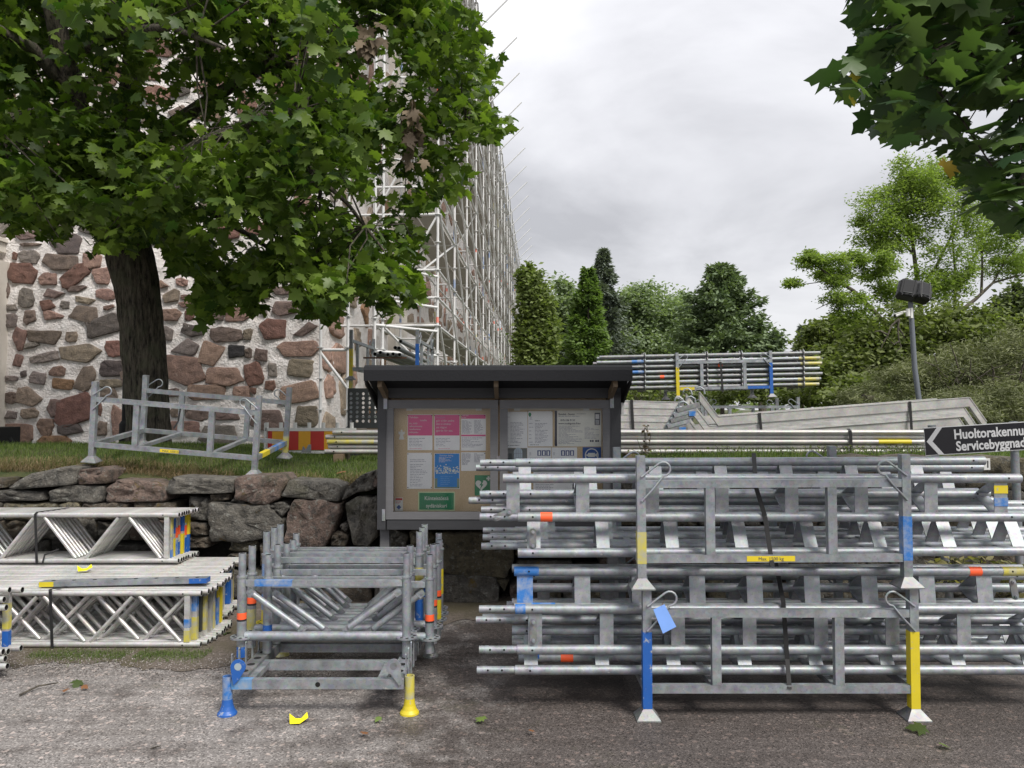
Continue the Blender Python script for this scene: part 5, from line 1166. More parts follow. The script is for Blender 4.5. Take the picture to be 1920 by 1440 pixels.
strap('black strap round the upper left girder stack', [(P(115, 945, 5.7).x, 5.80, gz0 + GH + .004), (P(68, 955, 5.56).x, 5.575, gz0 + GH + .003), (P(66, 958, 5.555).x, 5.556, gz0 + GH - .01), (P(69, 1054, 5.556).x, 5.556, gz0)], .018)
m_ = MB(); m_.path([P(80, 1055, 5.5) + Vector((0, 0, 0)), P(84, 1040, 5.54), P(110, 1030, 5.62)], .007, 6); tag(m_.build('strap', M_BLACK), 'loose black strap end under the upper left girder stack', 'strap', 'black tie straps round bundles')
# perforated steel bar lying on the lower stack
bar = thing('perforated_bar', 'galvanised channel with round holes, yellow and blue ends, lying on the bottom left stack', 'channel', (P(235, 1090, 4.98).x, 4.99, .395)); bar.rotation_euler = (0, D2R(-1.0), D2R(1.5))
x0b, x1b = P(80, 1090, 4.98).x - bar.location.x, P(388, 1085, 4.98).x - bar.location.x
m_ = MB(); m_.box(((x0b + x1b) / 2, 0, .0), (x1b - x0b, .07, .032)); m_.bar((x0b - .04, .05, -.012), (x1b - .04, .05, -.012), .05, .004); bd_ = m_.build('channel_body', M_GALV, bar)
for k in range(8): m_ = MB(); m_.disc((x0b + .07 + k * (x1b - x0b - .14) / 7, .002, .0166), (0, 0, 1), .013, 12); m_.build('hole', M_HOLE, bar)
for a, b_, mm in ((x0b - .001, x0b + .09, M_YEL), (x1b - .11, x1b + .001, M_BLUE)): m_ = MB(); m_.box(((a + b_) / 2, -.0003, 0), (b_ - a, .0712, .0312 if mm is M_YEL else .0315)); m_.box(((a + b_) / 2, -.0355, -.0), (b_ - a, .001, .031)); m_.build('painted_end', mm, bar)
# yellow plastic scraps
def scrap(label, px, py, Y=None, z=0.006, sc_=1.0, rz=0):
    t_ = (z - CZ); pts = [(-.045, .012, .03), (-.03, -.035, .0), (.018, -.035, .002), (.048, .0, .016), (.035, .03, .03), (.008, .010, .004), (-.018, .012, .008)]
    q = P(px, py, 1); d = q - Vector((0, 0, CZ)); k = (z - CZ) / d.z; c = Vector((0, 0, CZ)) + d * k if Y is None else P(px, py, Y)
    m_ = MB(); ca, sa = math.cos(rz), math.sin(rz); vs = [Vector(((x * ca - y * sa) * sc_, (x * sa + y * ca) * sc_, zz_ * sc_)) for x, y, zz_ in pts]
    m_.add(vs + [v + Vector((0, 0, .002)) for v in vs], [(6, 5, 4, 3, 2, 1, 0), (7, 8, 9, 10, 11, 12, 13)] + [(i, (i + 1) % 7, 7 + (i + 1) % 7, 7 + i) for i in range(7)])
    o = m_.build('plastic_scrap', M_YPLAST); o.location = c; return tag(o, label, 'scrap')
scrap('torn bright yellow plastic scrap lying on the asphalt before the frame pallet', 559, 1352)
s_ = scrap('torn bright yellow plastic scrap lying on top of the bottom left girder stack', 158, 1069, z=.392, sc_=1.05, rz=.3)
# nearest stack, mostly outside the picture
for i, (ye, zb__, L_, gx) in enumerate(((4.40, .115, 1.6, 38), (4.46, .115, 1.6, 22))):
    girder(['front girder of the nearest stack, its end just inside the left edge', 'second girder of the nearest stack at the left edge'][i], P((18, 42)[i], 1108, ye).x, ye, zb__, Z(1100, ye) - zb__, L_, 1, bands=[(.05, .32, M_BLUE), (.35, .75, M_YELW)], pitch=.3, grp=None)
tubes_l = [(8, 1124, 4.38), (12, 1139, 4.38), (6, 1222, 4.36), (10, 1235, 4.36), (14, 1249, 4.35)]
for i, (px_, py_, Y_) in enumerate(tubes_l):
    p = P(px_, py_, Y_); m_ = MB(); L0 = Vector((-1.5, 0, 0)); m_.tube(L0, (0, 0, 0), .0185, 14, hollow=True, mi=1); o = m_.build('tube', [M_ALU, M_HOLE]); o.location = (p.x, p.y, max(.02, p.z))
    tag(o, ['upper loose tube end at the left edge', 'second loose tube end at the left edge', 'tube end near the ground at the left edge, topmost of three', 'tube end near the ground at the left edge, middle of three', 'tube end resting on the ground at the left edge'][i], 'tube')

# ================================================================== rack standing tilted on the grass
ga, gb_ = P(170, 866, 6.18), P(470, 892, 6.18)
rg = stillage('empty steel rack standing tilted on the grass in front of the maple', ((ga.x + gb_.x) / 2 + .01, 6.19 + RD / 2, (ga.z + gb_.z) / 2 + .045), (D2R(6), math.atan2(ga.z - gb_.z, gb_.x - ga.x) , D2R(1.0)), {3: [(.05, .20, M_YELW)]}, sticker=(-.03, .142, .15, (('MAX. 1500 KG', -.055),)))
m_ = MB(); m_.box((RW / 2, -.20, .142), (.0375, .20, .0395)); m_.build('painted_band', M_YEL, rg); m_ = MB(); m_.box((RW / 2, .18, .142), (.0375, .28, .0395)); m_.build('painted_band', M_BLUEW, rg)
m_ = MB(); m_.bar((.04, -.452, .49), (.03, -.456, .39), .013, .003, up=(0, 1, 0)); m_.bar((.03, -.456, .39), (.005, -.47, .33), .013, .003, up=(0, 1, 0)); q_ = m_.build('strap', M_BLACK); q_.matrix_world = rg.matrix_world
q_.location = rg.location; q_.rotation_euler = rg.rotation_euler; tag(q_, 'loose black strap end hanging from the rail of the rack on the grass', 'strap')
# ================================================================== notice board
BY = 5.50
kb = thing('notice_board', 'glazed grey wooden notice board with a black felt roof before the stone wall', 'notice board', (P(935, 1000, BY).x, BY, 0)); ko = Vector(kb.location)
def kbx(name, x0, y0, x1, y1, Yf, dep, mat, parent=kb):
    """box whose front face covers photo rectangle (x0,y0)-(x1,y1) at distance Yf, going dep backwards"""
    a, b_ = P(x0, y1, Yf), P(x1, y0, Yf); m_ = MB(); m_.box(((a.x + b_.x) / 2, Yf + dep / 2, (a.z + b_.z) / 2), (b_.x - a.x, dep, b_.z - a.z)); o = m_.build(name, mat)
    o.parent = parent; o.location = (-ko if parent is not None else Vector((0, 0, 0))); return o
for x0, x1 in ((707, 724), (1146, 1164)): kbx('side_board', x0, 727, x1, 993, 5.46, .20, M_BOARDD)
kbx('top_beam', 725, 727, 1145, 746, 5.475, .17, M_BOARDD); kbx('bottom_beam', 725, 975, 1145, 993, 5.475, .17, M_BOARDD)
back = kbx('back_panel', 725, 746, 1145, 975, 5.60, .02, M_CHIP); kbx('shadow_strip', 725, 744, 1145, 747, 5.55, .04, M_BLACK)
for x0, x1 in ((712, 729), (1140, 1159)):
    a, b_ = P(x0, 990, 5.53), P(x1, 990, 5.53); m_ = MB(); m_.box(((a.x + b_.x) / 2, 5.58, a.z / 2 + .0), (b_.x - a.x, .07, a.z)); o = m_.build('leg', M_BOARDL); o.parent = kb; o.location = -ko
def door(x0, x1, lab):
    fw = 15
    d = kbx('door', x0, 750, x1, 766, 5.47, .03, M_BOARDL)   # top rail carries the rest
    d.name = 'door'; d['label'] = lab
    kids_ = [kbx('rail', x0, 958 + 2, x1, 974, 5.47, .03, M_BOARDL), kbx('stile', x0, 766.3, x0 + fw, 959.7, 5.471, .028, M_BOARDL), kbx('stile', x1 - fw, 766.3, x1, 959.7, 5.471, .028, M_BOARDL), kbx('pane', x0 + fw, 766.3, x1 - fw, 959.7, 5.485, .004, M_GLASS)]
    for k in kids_: k.parent = d; k.location = (0, 0, 0)
    return d
dl = door(723, 934, 'left glazed door'); dr = door(937, 1146, 'right glazed door')
for x0, y0, x1, y1 in ((719, 747, 726, 767), (1144, 744, 1151, 765), (716, 955, 722, 977)): h_ = kbx('hinge', x0, y0, x1, y1, 5.455, .006, M_GALV)
# roof
xl, xr = P(682, 690, 5.15).x, P(1186, 690, 5.15).x; zt_, zf_ = P(960, 684, 5.15).z, P(960, 714, 5.15).z
m_ = MB(); N_r = 8; prof = [(5.15, zf_), (5.148, zt_ - .035), (5.16, zt_ - .012), (5.19, zt_), (5.99, zt_ - .27), (6.0, zt_ - .30), (5.99, zt_ - .325), (5.21, zt_ - .055), (5.165, zf_)]
for a in (0,):
    pts = [Vector((xl, y, z)) for y, z in prof]; m_.prism(pts, (xr - xl, 0, 0))
o = m_.build('roof', M_FELT); o.parent = kb; o.location = -ko
for xx_ in (xl, xr):
    m_ = MB(); s = 1 if xx_ == xl else -1
    m_.prism([(xx_ + s * .002, 5.17, zf_ + .02), (xx_ + s * .002, 5.17, zf_ - .015), (xx_ + s * .002, 5.97, zt_ - .42), (xx_ + s * .002, 5.97, zt_ - .31)], (s * .012, 0, 0)); o = m_.build('verge_board', M_BLACK); o.parent = kb; o.location = -ko
    m2 = MB()
    for k in range(18): t_ = k / 18; m2.box((xx_ - s * .0005 , 5.2 + .74 * t_, zf_ - .012 - .235 * t_ + .012), (.004, .008, .006))
    q_ = m2.build('nail', M_GALV_D, o)
for px_ in (712, 930, 1154):
    m_ = MB(); a, b_ = P(px_, 720, 5.2).x, 0; m_.bar((a, 5.20, zf_ - .01), (a, 5.95, zt_ - .335), .03, .06, up=(0, 0, 1)); o = m_.build('rafter', M_WOOD); o.parent = kb; o.location = -ko
for x0, x1 in ((762, 903), (964, 1105)):
    o = kbx('light_tube', x0, 763 + 1, x1, 769, 5.575, .02, paint('tube_glass', (.66, .60, .48)));
    for a in (x0, x1 - 11): kbx('tube_holder', a, 762, a + 11, 770, 5.565, .03, M_WHITE).parent = o; 
    for c in kids(o): c.location = (0, 0, 0)
kbx('latch', 931, 855, 938, 866, 5.462, .008, M_GALV_D)
kbx('junction_box', 1165, 755, 1170, 777, 5.52, .05, M_WHITE)

PY_ = 5.596
def paper(name, label, x0, y0, x1, y1, mat, cat='notice', lift=0, parent=None):
    o = kbx(name, x0, y0, x1, y1, PY_ - lift, .0012, mat, None); p = P((x0 + x1) / 2, (y0 + y1) / 2, PY_); o.data.transform(Matrix.Translation(-p)); o.location = p; tag(o, label, cat); o['px'] = 0; del o['px']; return o
def onp(o, name, x0, y0, x1, y1, mat, dy=.0012):
    a, b_ = P(x0, y1, PY_), P(x1, y0, PY_); m_ = MB(); yy_ = PY_ - dy; m_.box(((a.x + b_.x) / 2, yy_, (a.z + b_.z) / 2), (b_.x - a.x, .0006, b_.z - a.z)); q = m_.build(name, mat); q.data.transform(Matrix.Translation(-o.location)); q.parent = o; return q
def lines(o, x0, y0, x1, y1, nl, mat=M_PRINT, seed=0, thick=.9, dy=.0014):
    r = random.Random(seed); m_ = MB(); 
    for k in range(nl):
        y = y0 + (y1 - y0) * k / max(1, nl - 1); x = x0; e_ = x0 + (x1 - x0) * (r.uniform(.55, 1) if r.random() < .7 else r.uniform(.3, .6))
        while x < e_:
            w_ = r.uniform(2, 8); a, b_ = P(x, y + thick / 2, PY_), P(min(x + w_, e_), y - thick / 2, PY_); m_.box(((a.x + b_.x) / 2, PY_ - dy, (a.z + b_.z) / 2), (b_.x - a.x, .0004, b_.z - a.z)); x += w_ + 1.0
    q = m_.build('printed_text', mat); q.data.transform(Matrix.Translation(-o.location)); q.parent = o
    return q
def ptext(o, s, px, py, hpx, mat, align='LEFT', bold=0, sx=1.0, dy=.0022):
    """text with capital height hpx photo pixels, baseline at py"""
    p = P(px, py, PY_); sz = hpx / .70 * PY_ / F; return text(s, sz, Vector((p.x, PY_ - dy, p.z)) - o.location, mat, o, align=align, bold=bold, sx=sx)
M_WTXT = paint('white_print', (.74, .70, .74), rough=.7)
n1_ = paper('poster', 'leftmost of the two pink-topped posters, Finnish text starting Tehdään', 764, 777, 811, 844, M_PAPER, 'poster')
onp(n1_, 'pink_field', 765, 778, 810.5, 816.5, M_MAGENTA)
for i, (s, xo) in enumerate((('Tehdään', 0), ('toisille', 20), ('se, mitä', 0), ('tahtoisimme', 0), ('itsellemme', 0), ('tehtävän.', 0))): ptext(n1_, s, 767.5 + xo, 784 + i * 5.6, 3.4, M_WTXT)
lines(n1_, 767, 822, 800, 836, 6, seed=1); lines(n1_, 768, 841, 808, 841, 1, M_MAGENTA, 2, .6)
n2_ = paper('poster', 'second pink-topped poster, Swedish text about doing for others', 814, 777, 862, 844, M_PAPER, 'poster')
onp(n2_, 'pink_field', 815, 778, 861.5, 816.5, M_MAGENTA)
ptext(n2_, 'Det goda', 817.5, 784, 3.2, M_PRINTD if False else paint('pale_violet_print', (.50, .22, .45)))
for i, s in enumerate(('gör vi för andra', 'det vi önskar', 'att någon', 'gjorde för oss.')): ptext(n2_, s, 817.5, 790.5 + i * 6.2, 3.8, M_WTXT)
lines(n2_, 817, 822, 850, 836, 6, seed=3); lines(n2_, 822, 841, 858, 841, 1, M_MAGENTA, 4, .6)
n3_ = paper('poster', 'pink-banded text sheet, rightmost in the top row of the left door', 864.5, 777, 911, 845, M_PAPER, 'poster')
onp(n3_, 'pink_field', 864.8, 777.6, 910.6, 785, M_MAGENTA); onp(n3_, 'pink_band', 864.8, 815, 910.6, 818, M_MAGENTA); lines(n3_, 866, 779.5, 880, 783, 2, M_WTXT, 5)
lines(n3_, 866, 789, 886, 812, 12, seed=6); lines(n3_, 889, 789, 909, 812, 12, seed=7); lines(n3_, 866, 821, 906, 838, 8, seed=8)
n4_ = paper('notice', 'white typed sheet below the left pink poster', 763, 849, 810, 916.5, M_PAPER)
lines(n4_, 769, 862, 806, 865, 2, seed=9); lines(n4_, 769, 871, 802, 911, 14, seed=10)
ds = MB(); 
n5_ = paper('poster', 'bright blue poster with white daisies', 814, 850, 862, 916.5, M_PAPER, 'poster'); onp(n5_, 'blue_field', 815, 850.5, 861, 915.5, M_CYAN)
M_FIELDG = paint('printed_meadow', (.22, .30, .22), rough=.8); onp(n5_, 'meadow_field', 815, 897, 861, 915.5, M_FIELDG, .0020); onp(n5_, 'blue_panel', 820, 888, 857, 913, M_CYAN, .0026)
r_ = random.Random(2); 
m_ = MB()
for k in range(120):
    x, y = r_.uniform(816, 860), 875 + r_.gauss(8, 5); y = min(max(y, 862), 887)
    p = P(x, y, PY_); rr = r_.uniform(.002, .006); m_.disc((p.x, PY_ - .0024 - .0001 * r_.random(), p.z), (0, -1, 0), rr, 7)
q = m_.build('printed_flowers', paint('daisy_print', (.66, .72, .70))); q.data.transform(Matrix.Translation(-n5_.location)); q.parent = n5_
ptext(n5_, 'Sommar dialog', 824, 855.5, 3.0, M_WTXT); lines(n5_, 823, 858, 850, 866, 5, M_WTXT, 12, .8, .0028); lines(n5_, 826, 893, 852, 908, 5, paint('pale_blue_print', (.2, .45, .8)), 13, .7, .0032)
n6_ = paper('notice', 'two-column white sheet above the heart sign', 864.5, 848, 910, 883, M_PAPER); lines(n6_, 866, 851, 885, 871, 11, seed=14); lines(n6_, 889, 851, 907, 866, 8, seed=15)
# green signs
g1 = paper('sign', 'green rectangular sign reading Kiinteistössä sydäniskuri', 784, 922, 853, 957.5, M_LIME, 'sign'); onp(g1, 'green_face', 786, 924, 851, 955.5, M_GREENS)
ptext(g1, 'Kiinteistössä', 818.5, 937.5, 7.2, M_WHITE, 'CENTER', .0004, .86); ptext(g1, 'sydäniskuri', 818.5, 951.5, 7.2, M_WHITE, 'CENTER', .0004, .86)
g2 = paper('sign', 'square green sign with a white heart, lightning bolt and cross', 890, 891, 922, 929, M_GREENS, 'sign')
hp = []
for k in range(40):
    a = 2 * math.pi * k / 40; hx = 16 * math.sin(a) ** 3; hy = 13 * math.cos(a) - 5 * math.cos(2 * a) - 2 * math.cos(3 * a) - math.cos(4 * a); hp.append((902.5 + hx * .68, 909 - hy * .70))
m_ = MB(); m_.prism([P(x, y, PY_) + Vector((0, -.0032, 0)) for x, y in hp], (0, .0008, 0)); q = m_.build('heart', M_WHITE); q.data.transform(Matrix.Translation(-g2.location)); q.parent = g2
m_ = MB(); m_.prism([P(x, y, PY_) + Vector((0, -.0042, 0)) for x, y in reversed([(905, 901), (899, 910), (902.5, 910), (899.5, 918.5), (906.5, 908), (903, 908), (906.5, 902)])], (0, .0006, 0)); q = m_.build('lightning_bolt', M_GREENS); q.data.transform(Matrix.Translation(-g2.location)); q.parent = g2
onp(g2, 'cross', 912, 895.6, 920, 898.6, M_WHITE, .0022); onp(g2, 'cross', 914.5, 893, 917.5, 901.2, M_WHITE, .0026)
s1 = paper('sticker', 'small white sticker with red stripe and blue diamond in the lower left corner', 740.5, 933, 755.5, 958, M_WHITE, 'sticker'); onp(s1, 'red_stripe', 741.5, 934, 754.5, 938, M_RED)
lines(s1, 742, 941, 754, 943, 2, M_RED, 3); cpx = P(748, 951, PY_); m_ = MB(); dd = .018; m_.prism([cpx + Vector((a, -.002, b_)) for a, b_ in ((0, -dd), (-dd * .95, 0), (0, dd), (dd * .95, 0))][::-1], (0, .0006, 0)); q = m_.build('blue_diamond', M_SIGNBLUE); q.data.transform(Matrix.Translation(-s1.location)); q.parent = s1
an = MB(); cpx = P(753, 814, PY_)
ang_pts = [(0, 9), (2.2, 6), (1.2, 3.8), (6, 5), (5.4, 0), (2.6, -1), (4.8, -10), (-4.8, -10), (-2.6, -1), (-5.4, 0), (-6, 5), (-1.2, 3.8), (-2.2, 6)]
an.prism([cpx + Vector((x * PY_ / F, -.004, y * PY_ / F)) for x, y in ang_pts], (0, .004, 0)); q = an.build('angel_ornament', M_WHITE); q.data.transform(Matrix.Translation(-cpx)); q.location = cpx; tag(q, 'small white wooden angel hanging at the left of the board', 'ornament')
# right door
n7_ = paper('notice', 'lilac-white timetable sheet at the left of the right door', 946.5, 772, 989, 840, M_PAPER); lines(n7_, 947, 782, 956, 782, 1, M_PRINTD, 1); lines(n7_, 957, 792, 984, 830, 16, seed=16); lines(n7_, 948, 795, 954, 828, 6, seed=17); lines(n7_, 948, 835, 977, 835, 1, M_PRINTD, 5)
n8_ = paper('notice', 'white timetable sheet with a green leaf-shaped emblem at its top', 990, 771, 1036, 837, M_PAPER); lines(n8_, 1003, 789, 1013, 789, 1, M_PRINTD, 1); lines(n8_, 1003, 794, 1030, 830, 15, seed=18); lines(n8_, 992, 794, 1000, 829, 6, seed=19); lines(n8_, 994, 834, 1024, 834, 1, M_PRINTD, 6)
m_ = MB(); cpx = P(993.5, 777.5, PY_); m_.prism([cpx + Vector((x * PY_ / F, -.002, y * PY_ / F)) for x, y in [(0, -4.6), (2.2, -2), (2.8, 1), (1.6, 3.4), (0, 4), (-1.6, 3.4), (-2.8, 1), (-2.2, -2)]], (0, .0006, 0)); q = m_.build('emblem', M_GREENS); q.data.transform(Matrix.Translation(-n8_.location)); q.parent = n8_
lines(n8_, 993, 782, 1002, 786, 3, seed=20, thick=.7)
n9_ = paper('poster', 'wide cream poster with a mobile phone picture and a dark left edge', 1040, 769.5, 1127, 837, M_CREAMP, 'poster'); onp(n9_, 'dark_edge', 1040.2, 770, 1044.5, 836.5, M_PRINTD)
ptext(n9_, 'Sjundeå - Siuntio', 1047, 778, 3.2, M_PRINTD, bold=.0002); lines(n9_, 1081, 776, 1110, 776, 1, M_PRINTD, 2, .7); lines(n9_, 1047, 780.5, 1096, 780.5, 1, seed=3)
ptext(n9_, '019-106 9133', 1051, 789.5, 3.4, M_PRINTD, bold=.0003); ptext(n9_, 'www.mobiguide.fi/en', 1047, 795.5, 3.4, M_PRINTD, bold=.0002)
lines(n9_, 1047, 799, 1093, 832, 16, seed=21, thick=.8); lines(n9_, 1096, 801, 1124, 822, 10, seed=22, thick=.7); 
for x0 in (1106, 1110, 1116, 1120): onp(n9_, 'logo', x0, 825, x0 + 3, 828.5, M_PRINTD)
ph = onp(n9_, 'phone_picture', 1115, 774, 1125, 797, M_PRINTD); onp(n9_, 'phone_screen', 1116.5, 776.5, 1123.5, 785.5, M_PAPER, .0018)
for i in range(3):
    for j in range(4): onp(n9_, 'phone_key', 1116.8 + i * 2.4, 787.3 + j * 2.3, 1118.4 + i * 2.4, 788.8 + j * 2.3, M_PAPER, .0018)
n10 = paper('photo_print', 'photograph of an arched church window pinned to the board', 947, 840.5, 988, 880, paint('photo_grey', (.16, .17, .17)), 'photo')
for a_ in ((963.5, 842, 979.5, 875, .0014, (.52, .60, .68)),): onp(n10, 'window_print', a_[0], 846, a_[2], 875, paint('window_print_col', a_[5]), .0014)
m_ = MB(); cpx = P(971.5, 847.5, PY_); m_.disc(cpx + Vector((0, -.0016, 0)), (0, -1, 0), 8 * PY_ / F, 20); q = m_.build('window_arch_print', MATS['window_print_col']); q.data.transform(Matrix.Translation(-n10.location)); q.parent = n10
for x in (967.5, 971.3, 975): onp(n10, 'glazing_print', x, 842, x + .7, 875, M_PRINT, .0024)
for y in (850, 858, 866): onp(n10, 'glazing_print', 963.8, y, 979.3, y + .7, M_PRINT, .0026)
onp(n10, 'dark_print', 949, 850, 960, 868, paint('photo_dark', (.05, .065, .07)), .0016)
n11 = paper('notice', 'white sheet with three small blue arch pictures, left of two alike', 988.5, 839, 1033.5, 880, M_PAPER); n12 = paper('notice', 'white sheet with three small blue arch pictures, right of two alike', 1034.5, 839, 1082, 880, M_PAPER)
for nn_, x0 in ((n11, 1007.5), (n12, 1052)):
    for k in range(3): onp(nn_, 'picture', x0 + k * 8.4, 844.3, x0 + 7.4 + k * 8.4, 854.5, paint('arch_print', (.06, .09, .25)) if 'arch_print' not in MATS else MATS['arch_print']); 
    for k in range(3): onp(nn_, 'arch', x0 + 2.3 + k * 8.4, 846, x0 + 5.2 + k * 8.4, 853.5, M_PAPER, .0018)
    lines(nn_, x0 - 15, 849, x0 - 9, 853, 3, seed=4, thick=.7); lines(nn_, x0 - 14, 859, x0 + 20, 876, 7, seed=24)
s2 = paper('sign', 'square blue camera surveillance sign with a white ring and video camera', 1092.5, 838.5, 1127, 876, M_SIGNBLUE, 'sign'); rg2 = []
m_ = MB(); cc = P(1109.5, 853.5, PY_); K = PY_ / F
for k in range(32):
    a, b_ = 2 * math.pi * k / 32, 2 * math.pi * (k + 1) / 32
    m_.prism([cc + Vector((math.cos(t_) * r__ * K, -.0022, math.sin(t_) * r__ * K)) for t_, r__ in ((a, 12.8), (a, 11), (b_, 11), (b_, 12.8))], (0, .0006, 0))
m_.box(cc + Vector((-.5 * K, -.0021, .5 * K)), (13 * K, .0008, 7.5 * K)); m_.prism([cc + Vector((x * K, -.0022, y * K)) for x, y in ((6, 1.5), (10.5, 4.2), (10.5, -3.5), (6, -1))], (0, .0007, 0)); m_.box(cc + Vector((-8.6 * K, -.0021, 0)), (3 * K, .0008, 3.4 * K))
q = m_.build('camera_symbol', M_WHITE); q.data.transform(Matrix.Translation(-s2.location)); q.parent = s2
n13 = paper('notice', 'white sheet low in the right door, half hidden by the beams', 1000, 884, 1085, 930, M_PAPER); lines(n13, 1004, 888, 1040, 926, 14, seed=30)
paper('notice', 'violet sheet at the lower right of the right door', 1093, 884, 1128, 900, paint('violet_paper', (.30, .24, .42)))
# drawing pins
m_ = MB()
for x, y in ((765, 779), (810, 779), (815, 779), (861, 779), (866, 779), (909, 779), (765, 851), (809, 851), (765, 914), (809, 914), (817, 852), (860, 914), (909, 850), (990, 771), (1035, 771)):
    p = P(x, y, PY_); m_.tube(p + Vector((0, -.004, 0)), p + Vector((0, -.009, 0)), .0035, 8)
o = m_.build('drawing_pins', M_HOLE); o.parent = kb; o.location = -ko; o['kind'] = 'stuff'

# ================================================================== direction signs at right
SY = 5.7
sg = thing('direction_sign', 'black arrow sign reading Huoltorakennus and Servicebyggnad on a grey post, right edge', 'sign', (P(1770, 1000, SY).x, SY, 0)); go = Vector(sg.location)
c00, c10, c01 = P(1732, 802, SY), P(2010, 785, SY), P(1736, 855, SY)
ux = (c10 - c00).normalized(); uz = Vector((0, 0, 1)); uz = (c00 - c01).normalized(); W_ = (c10 - c00).length; H_ = (c00 - c01).length
def sq(u, v, d=0): return c00 + ux * u - uz * v + Vector((0, -d, 0)) - go
m_ = MB(); m_.prism([sq(0, 0), sq(0, H_), sq(W_, H_), sq(W_, 0)], (0, .004, 0)); pl = m_.build('sign_plate', M_SIGNGREY, sg)
m_ = MB(); e_ = .006; m_.prism([sq(.002, e_, .002), sq(.002, H_ - e_, .002), sq(W_, H_ - e_, .002), sq(W_, e_, .002)], (0, .0015, 0)); m_.build('black_face', M_SIGNBLACK, pl)
m_ = MB(); a_ = .012; m_.prism([sq(*p, .004) for p in ((a_, H_ * .5), (.095, H_ - .004), (.135, H_ - .004), (.055, H_ * .5), (.135, .004), (.095, .004))], (0, .0015, 0)); m_.build('arrow', M_SIGNGREY, pl)
sang = math.atan2(ux.z, ux.x)
tx1 = text('Huoltorakennus', .098, sq(.215, H_ * .46, .0045), M_SIGNGREY, pl, rot=(math.pi / 2, -sang, 0), bold=.0026, sx=.86); tx2 = text('Servicebyggnad', .098, sq(.225, H_ * .88, .0045), M_SIGNGREY, pl, rot=(math.pi / 2, -sang, 0), bold=.0026, sx=.86)
m_ = MB(); a, b_ = P(1747, 797, SY + .035) - go, P(1772, 1040, SY + .035) - go; d_ = (b_ - a); gz_ = (0 - (a.z)) / d_.z if d_.z else 1; m_.tube(a, a + d_ * ((a + go).z / (a.z - b_.z)), .028, 14); m_.build('post', M_GALV, sg)
m_ = MB(); a, b_ = P(1900, 790, SY + .035) - go, P(1912, 1060, SY + .035) - go; d_ = b_ - a; m_.tube(a, a + d_ * ((a + go).z / (a.z - b_.z)), .028, 14); m_.build('post', M_GALV, sg)
ss = thing('street_number_sign', 'small white address plate ending in 1 below the black arrow sign', 'sign', P(1803, 871, SY)); m_ = MB(); w_ = P(1857, 871, SY).x - P(1750, 871, SY).x; m_.box((0, 0, 0), (w_, .003, .086), Matrix.Rotation(D2R(-1), 3, 'Y')); m_.build('plate', M_WHITE, ss)
text('uitla', .074, (P(1783, 871, SY).x - P(1803, 871, SY).x, -.003, -.026), M_SIGNBLACK, ss, bold=.0008, sx=.80); text('1', .074, (w_ / 2 - .035, -.003, -.022), M_SIGNBLACK, ss, bold=.0008, sx=.9)

# ================================================================== stored material on the bank behind
# pile of six metre tubes
TX0, TX1 = P(612, 830, 7.45).x, P(1738, 830, 7.45).x
rr_ = random.Random(14); pr = 0; zb0 = Z(851, 7.45); rows = 5; dz_ = (Z(806, 7.45) - zb0) / rows
ordn = ['bottom', 'second', 'third', 'fourth', 'top']; coln = ['front', 'second', 'third', 'fourth']
for i in range(rows):
    for j in range(4 if i < 4 else 3):
        y = 7.45 + j * .052 + (.026 if i % 2 else 0); z = zb0 + (i + .5) * dz_; xo = rr_.uniform(-.03, .12); m_ = MB()
        m_.tube((TX0 + xo - 0, 0, 0), (TX1 + rr_.uniform(-.02, .05), 0, 0), dz_ * .47, 14, hollow=True, mi=1); o = m_.build('scaffold_tube', [M_ALU_D, M_HOLE]); o.location = (0, y, z)
        tag(o, f'long pale tube in the pile behind the notice board, {ordn[i]} layer, {coln[j]} row', 'tube', 'six metre tubes piled on the bank')
        if j == 0:
            m_ = MB(); m_.disc((TX0 + xo + .09, -dz_ * .47 - .001, 0), (0, -1, 0), .008, 8); m_.build('hole', M_HOLE, o)
            if i == 2: m_ = MB(); m_.tube((TX0 + xo + .003, 0, 0), (TX0 + xo + .45, 0, 0), dz_ * .48, 14, caps=False); m_.build('painted_band', M_YELW, o)
            if i == 2: a = P(1646, 830, 7.45).x; m_ = MB(); m_.tube((a, 0, 0), (a + .32, 0, 0), dz_ * .482, 14, caps=False); m_.build('painted_band', M_YEL, o)
strap('black strap round the long tube pile right of the notice board', [(P(1590, 806, 7.5).x, 7.5, Z(805, 7.45) + .005), (P(1594, 808, 7.42).x, 7.418, Z(808, 7.42)), (P(1597, 852, 7.418).x, 7.418, Z(852, 7.418))], .03)
# timber battens under the pile
for k, px_ in enumerate((640, 1180, 1500, 1700)):
    x = P(px_, 850, 7.5).x; h_ = zb0 - bank(x, 7.5) + .06; m_ = MB(); m_.box((0, 0, h_ / 2 - .06), (.09, .34, h_)); o = m_.build('timber_batten', M_WOOD); o.location = (x, 7.53, bank(x, 7.5)); tag(o, ['left end batten under the long tube pile', 'batten under the tube pile near the notice board', 'batten under the right half of the tube pile', 'right end batten under the long tube pile'][k], 'batten')
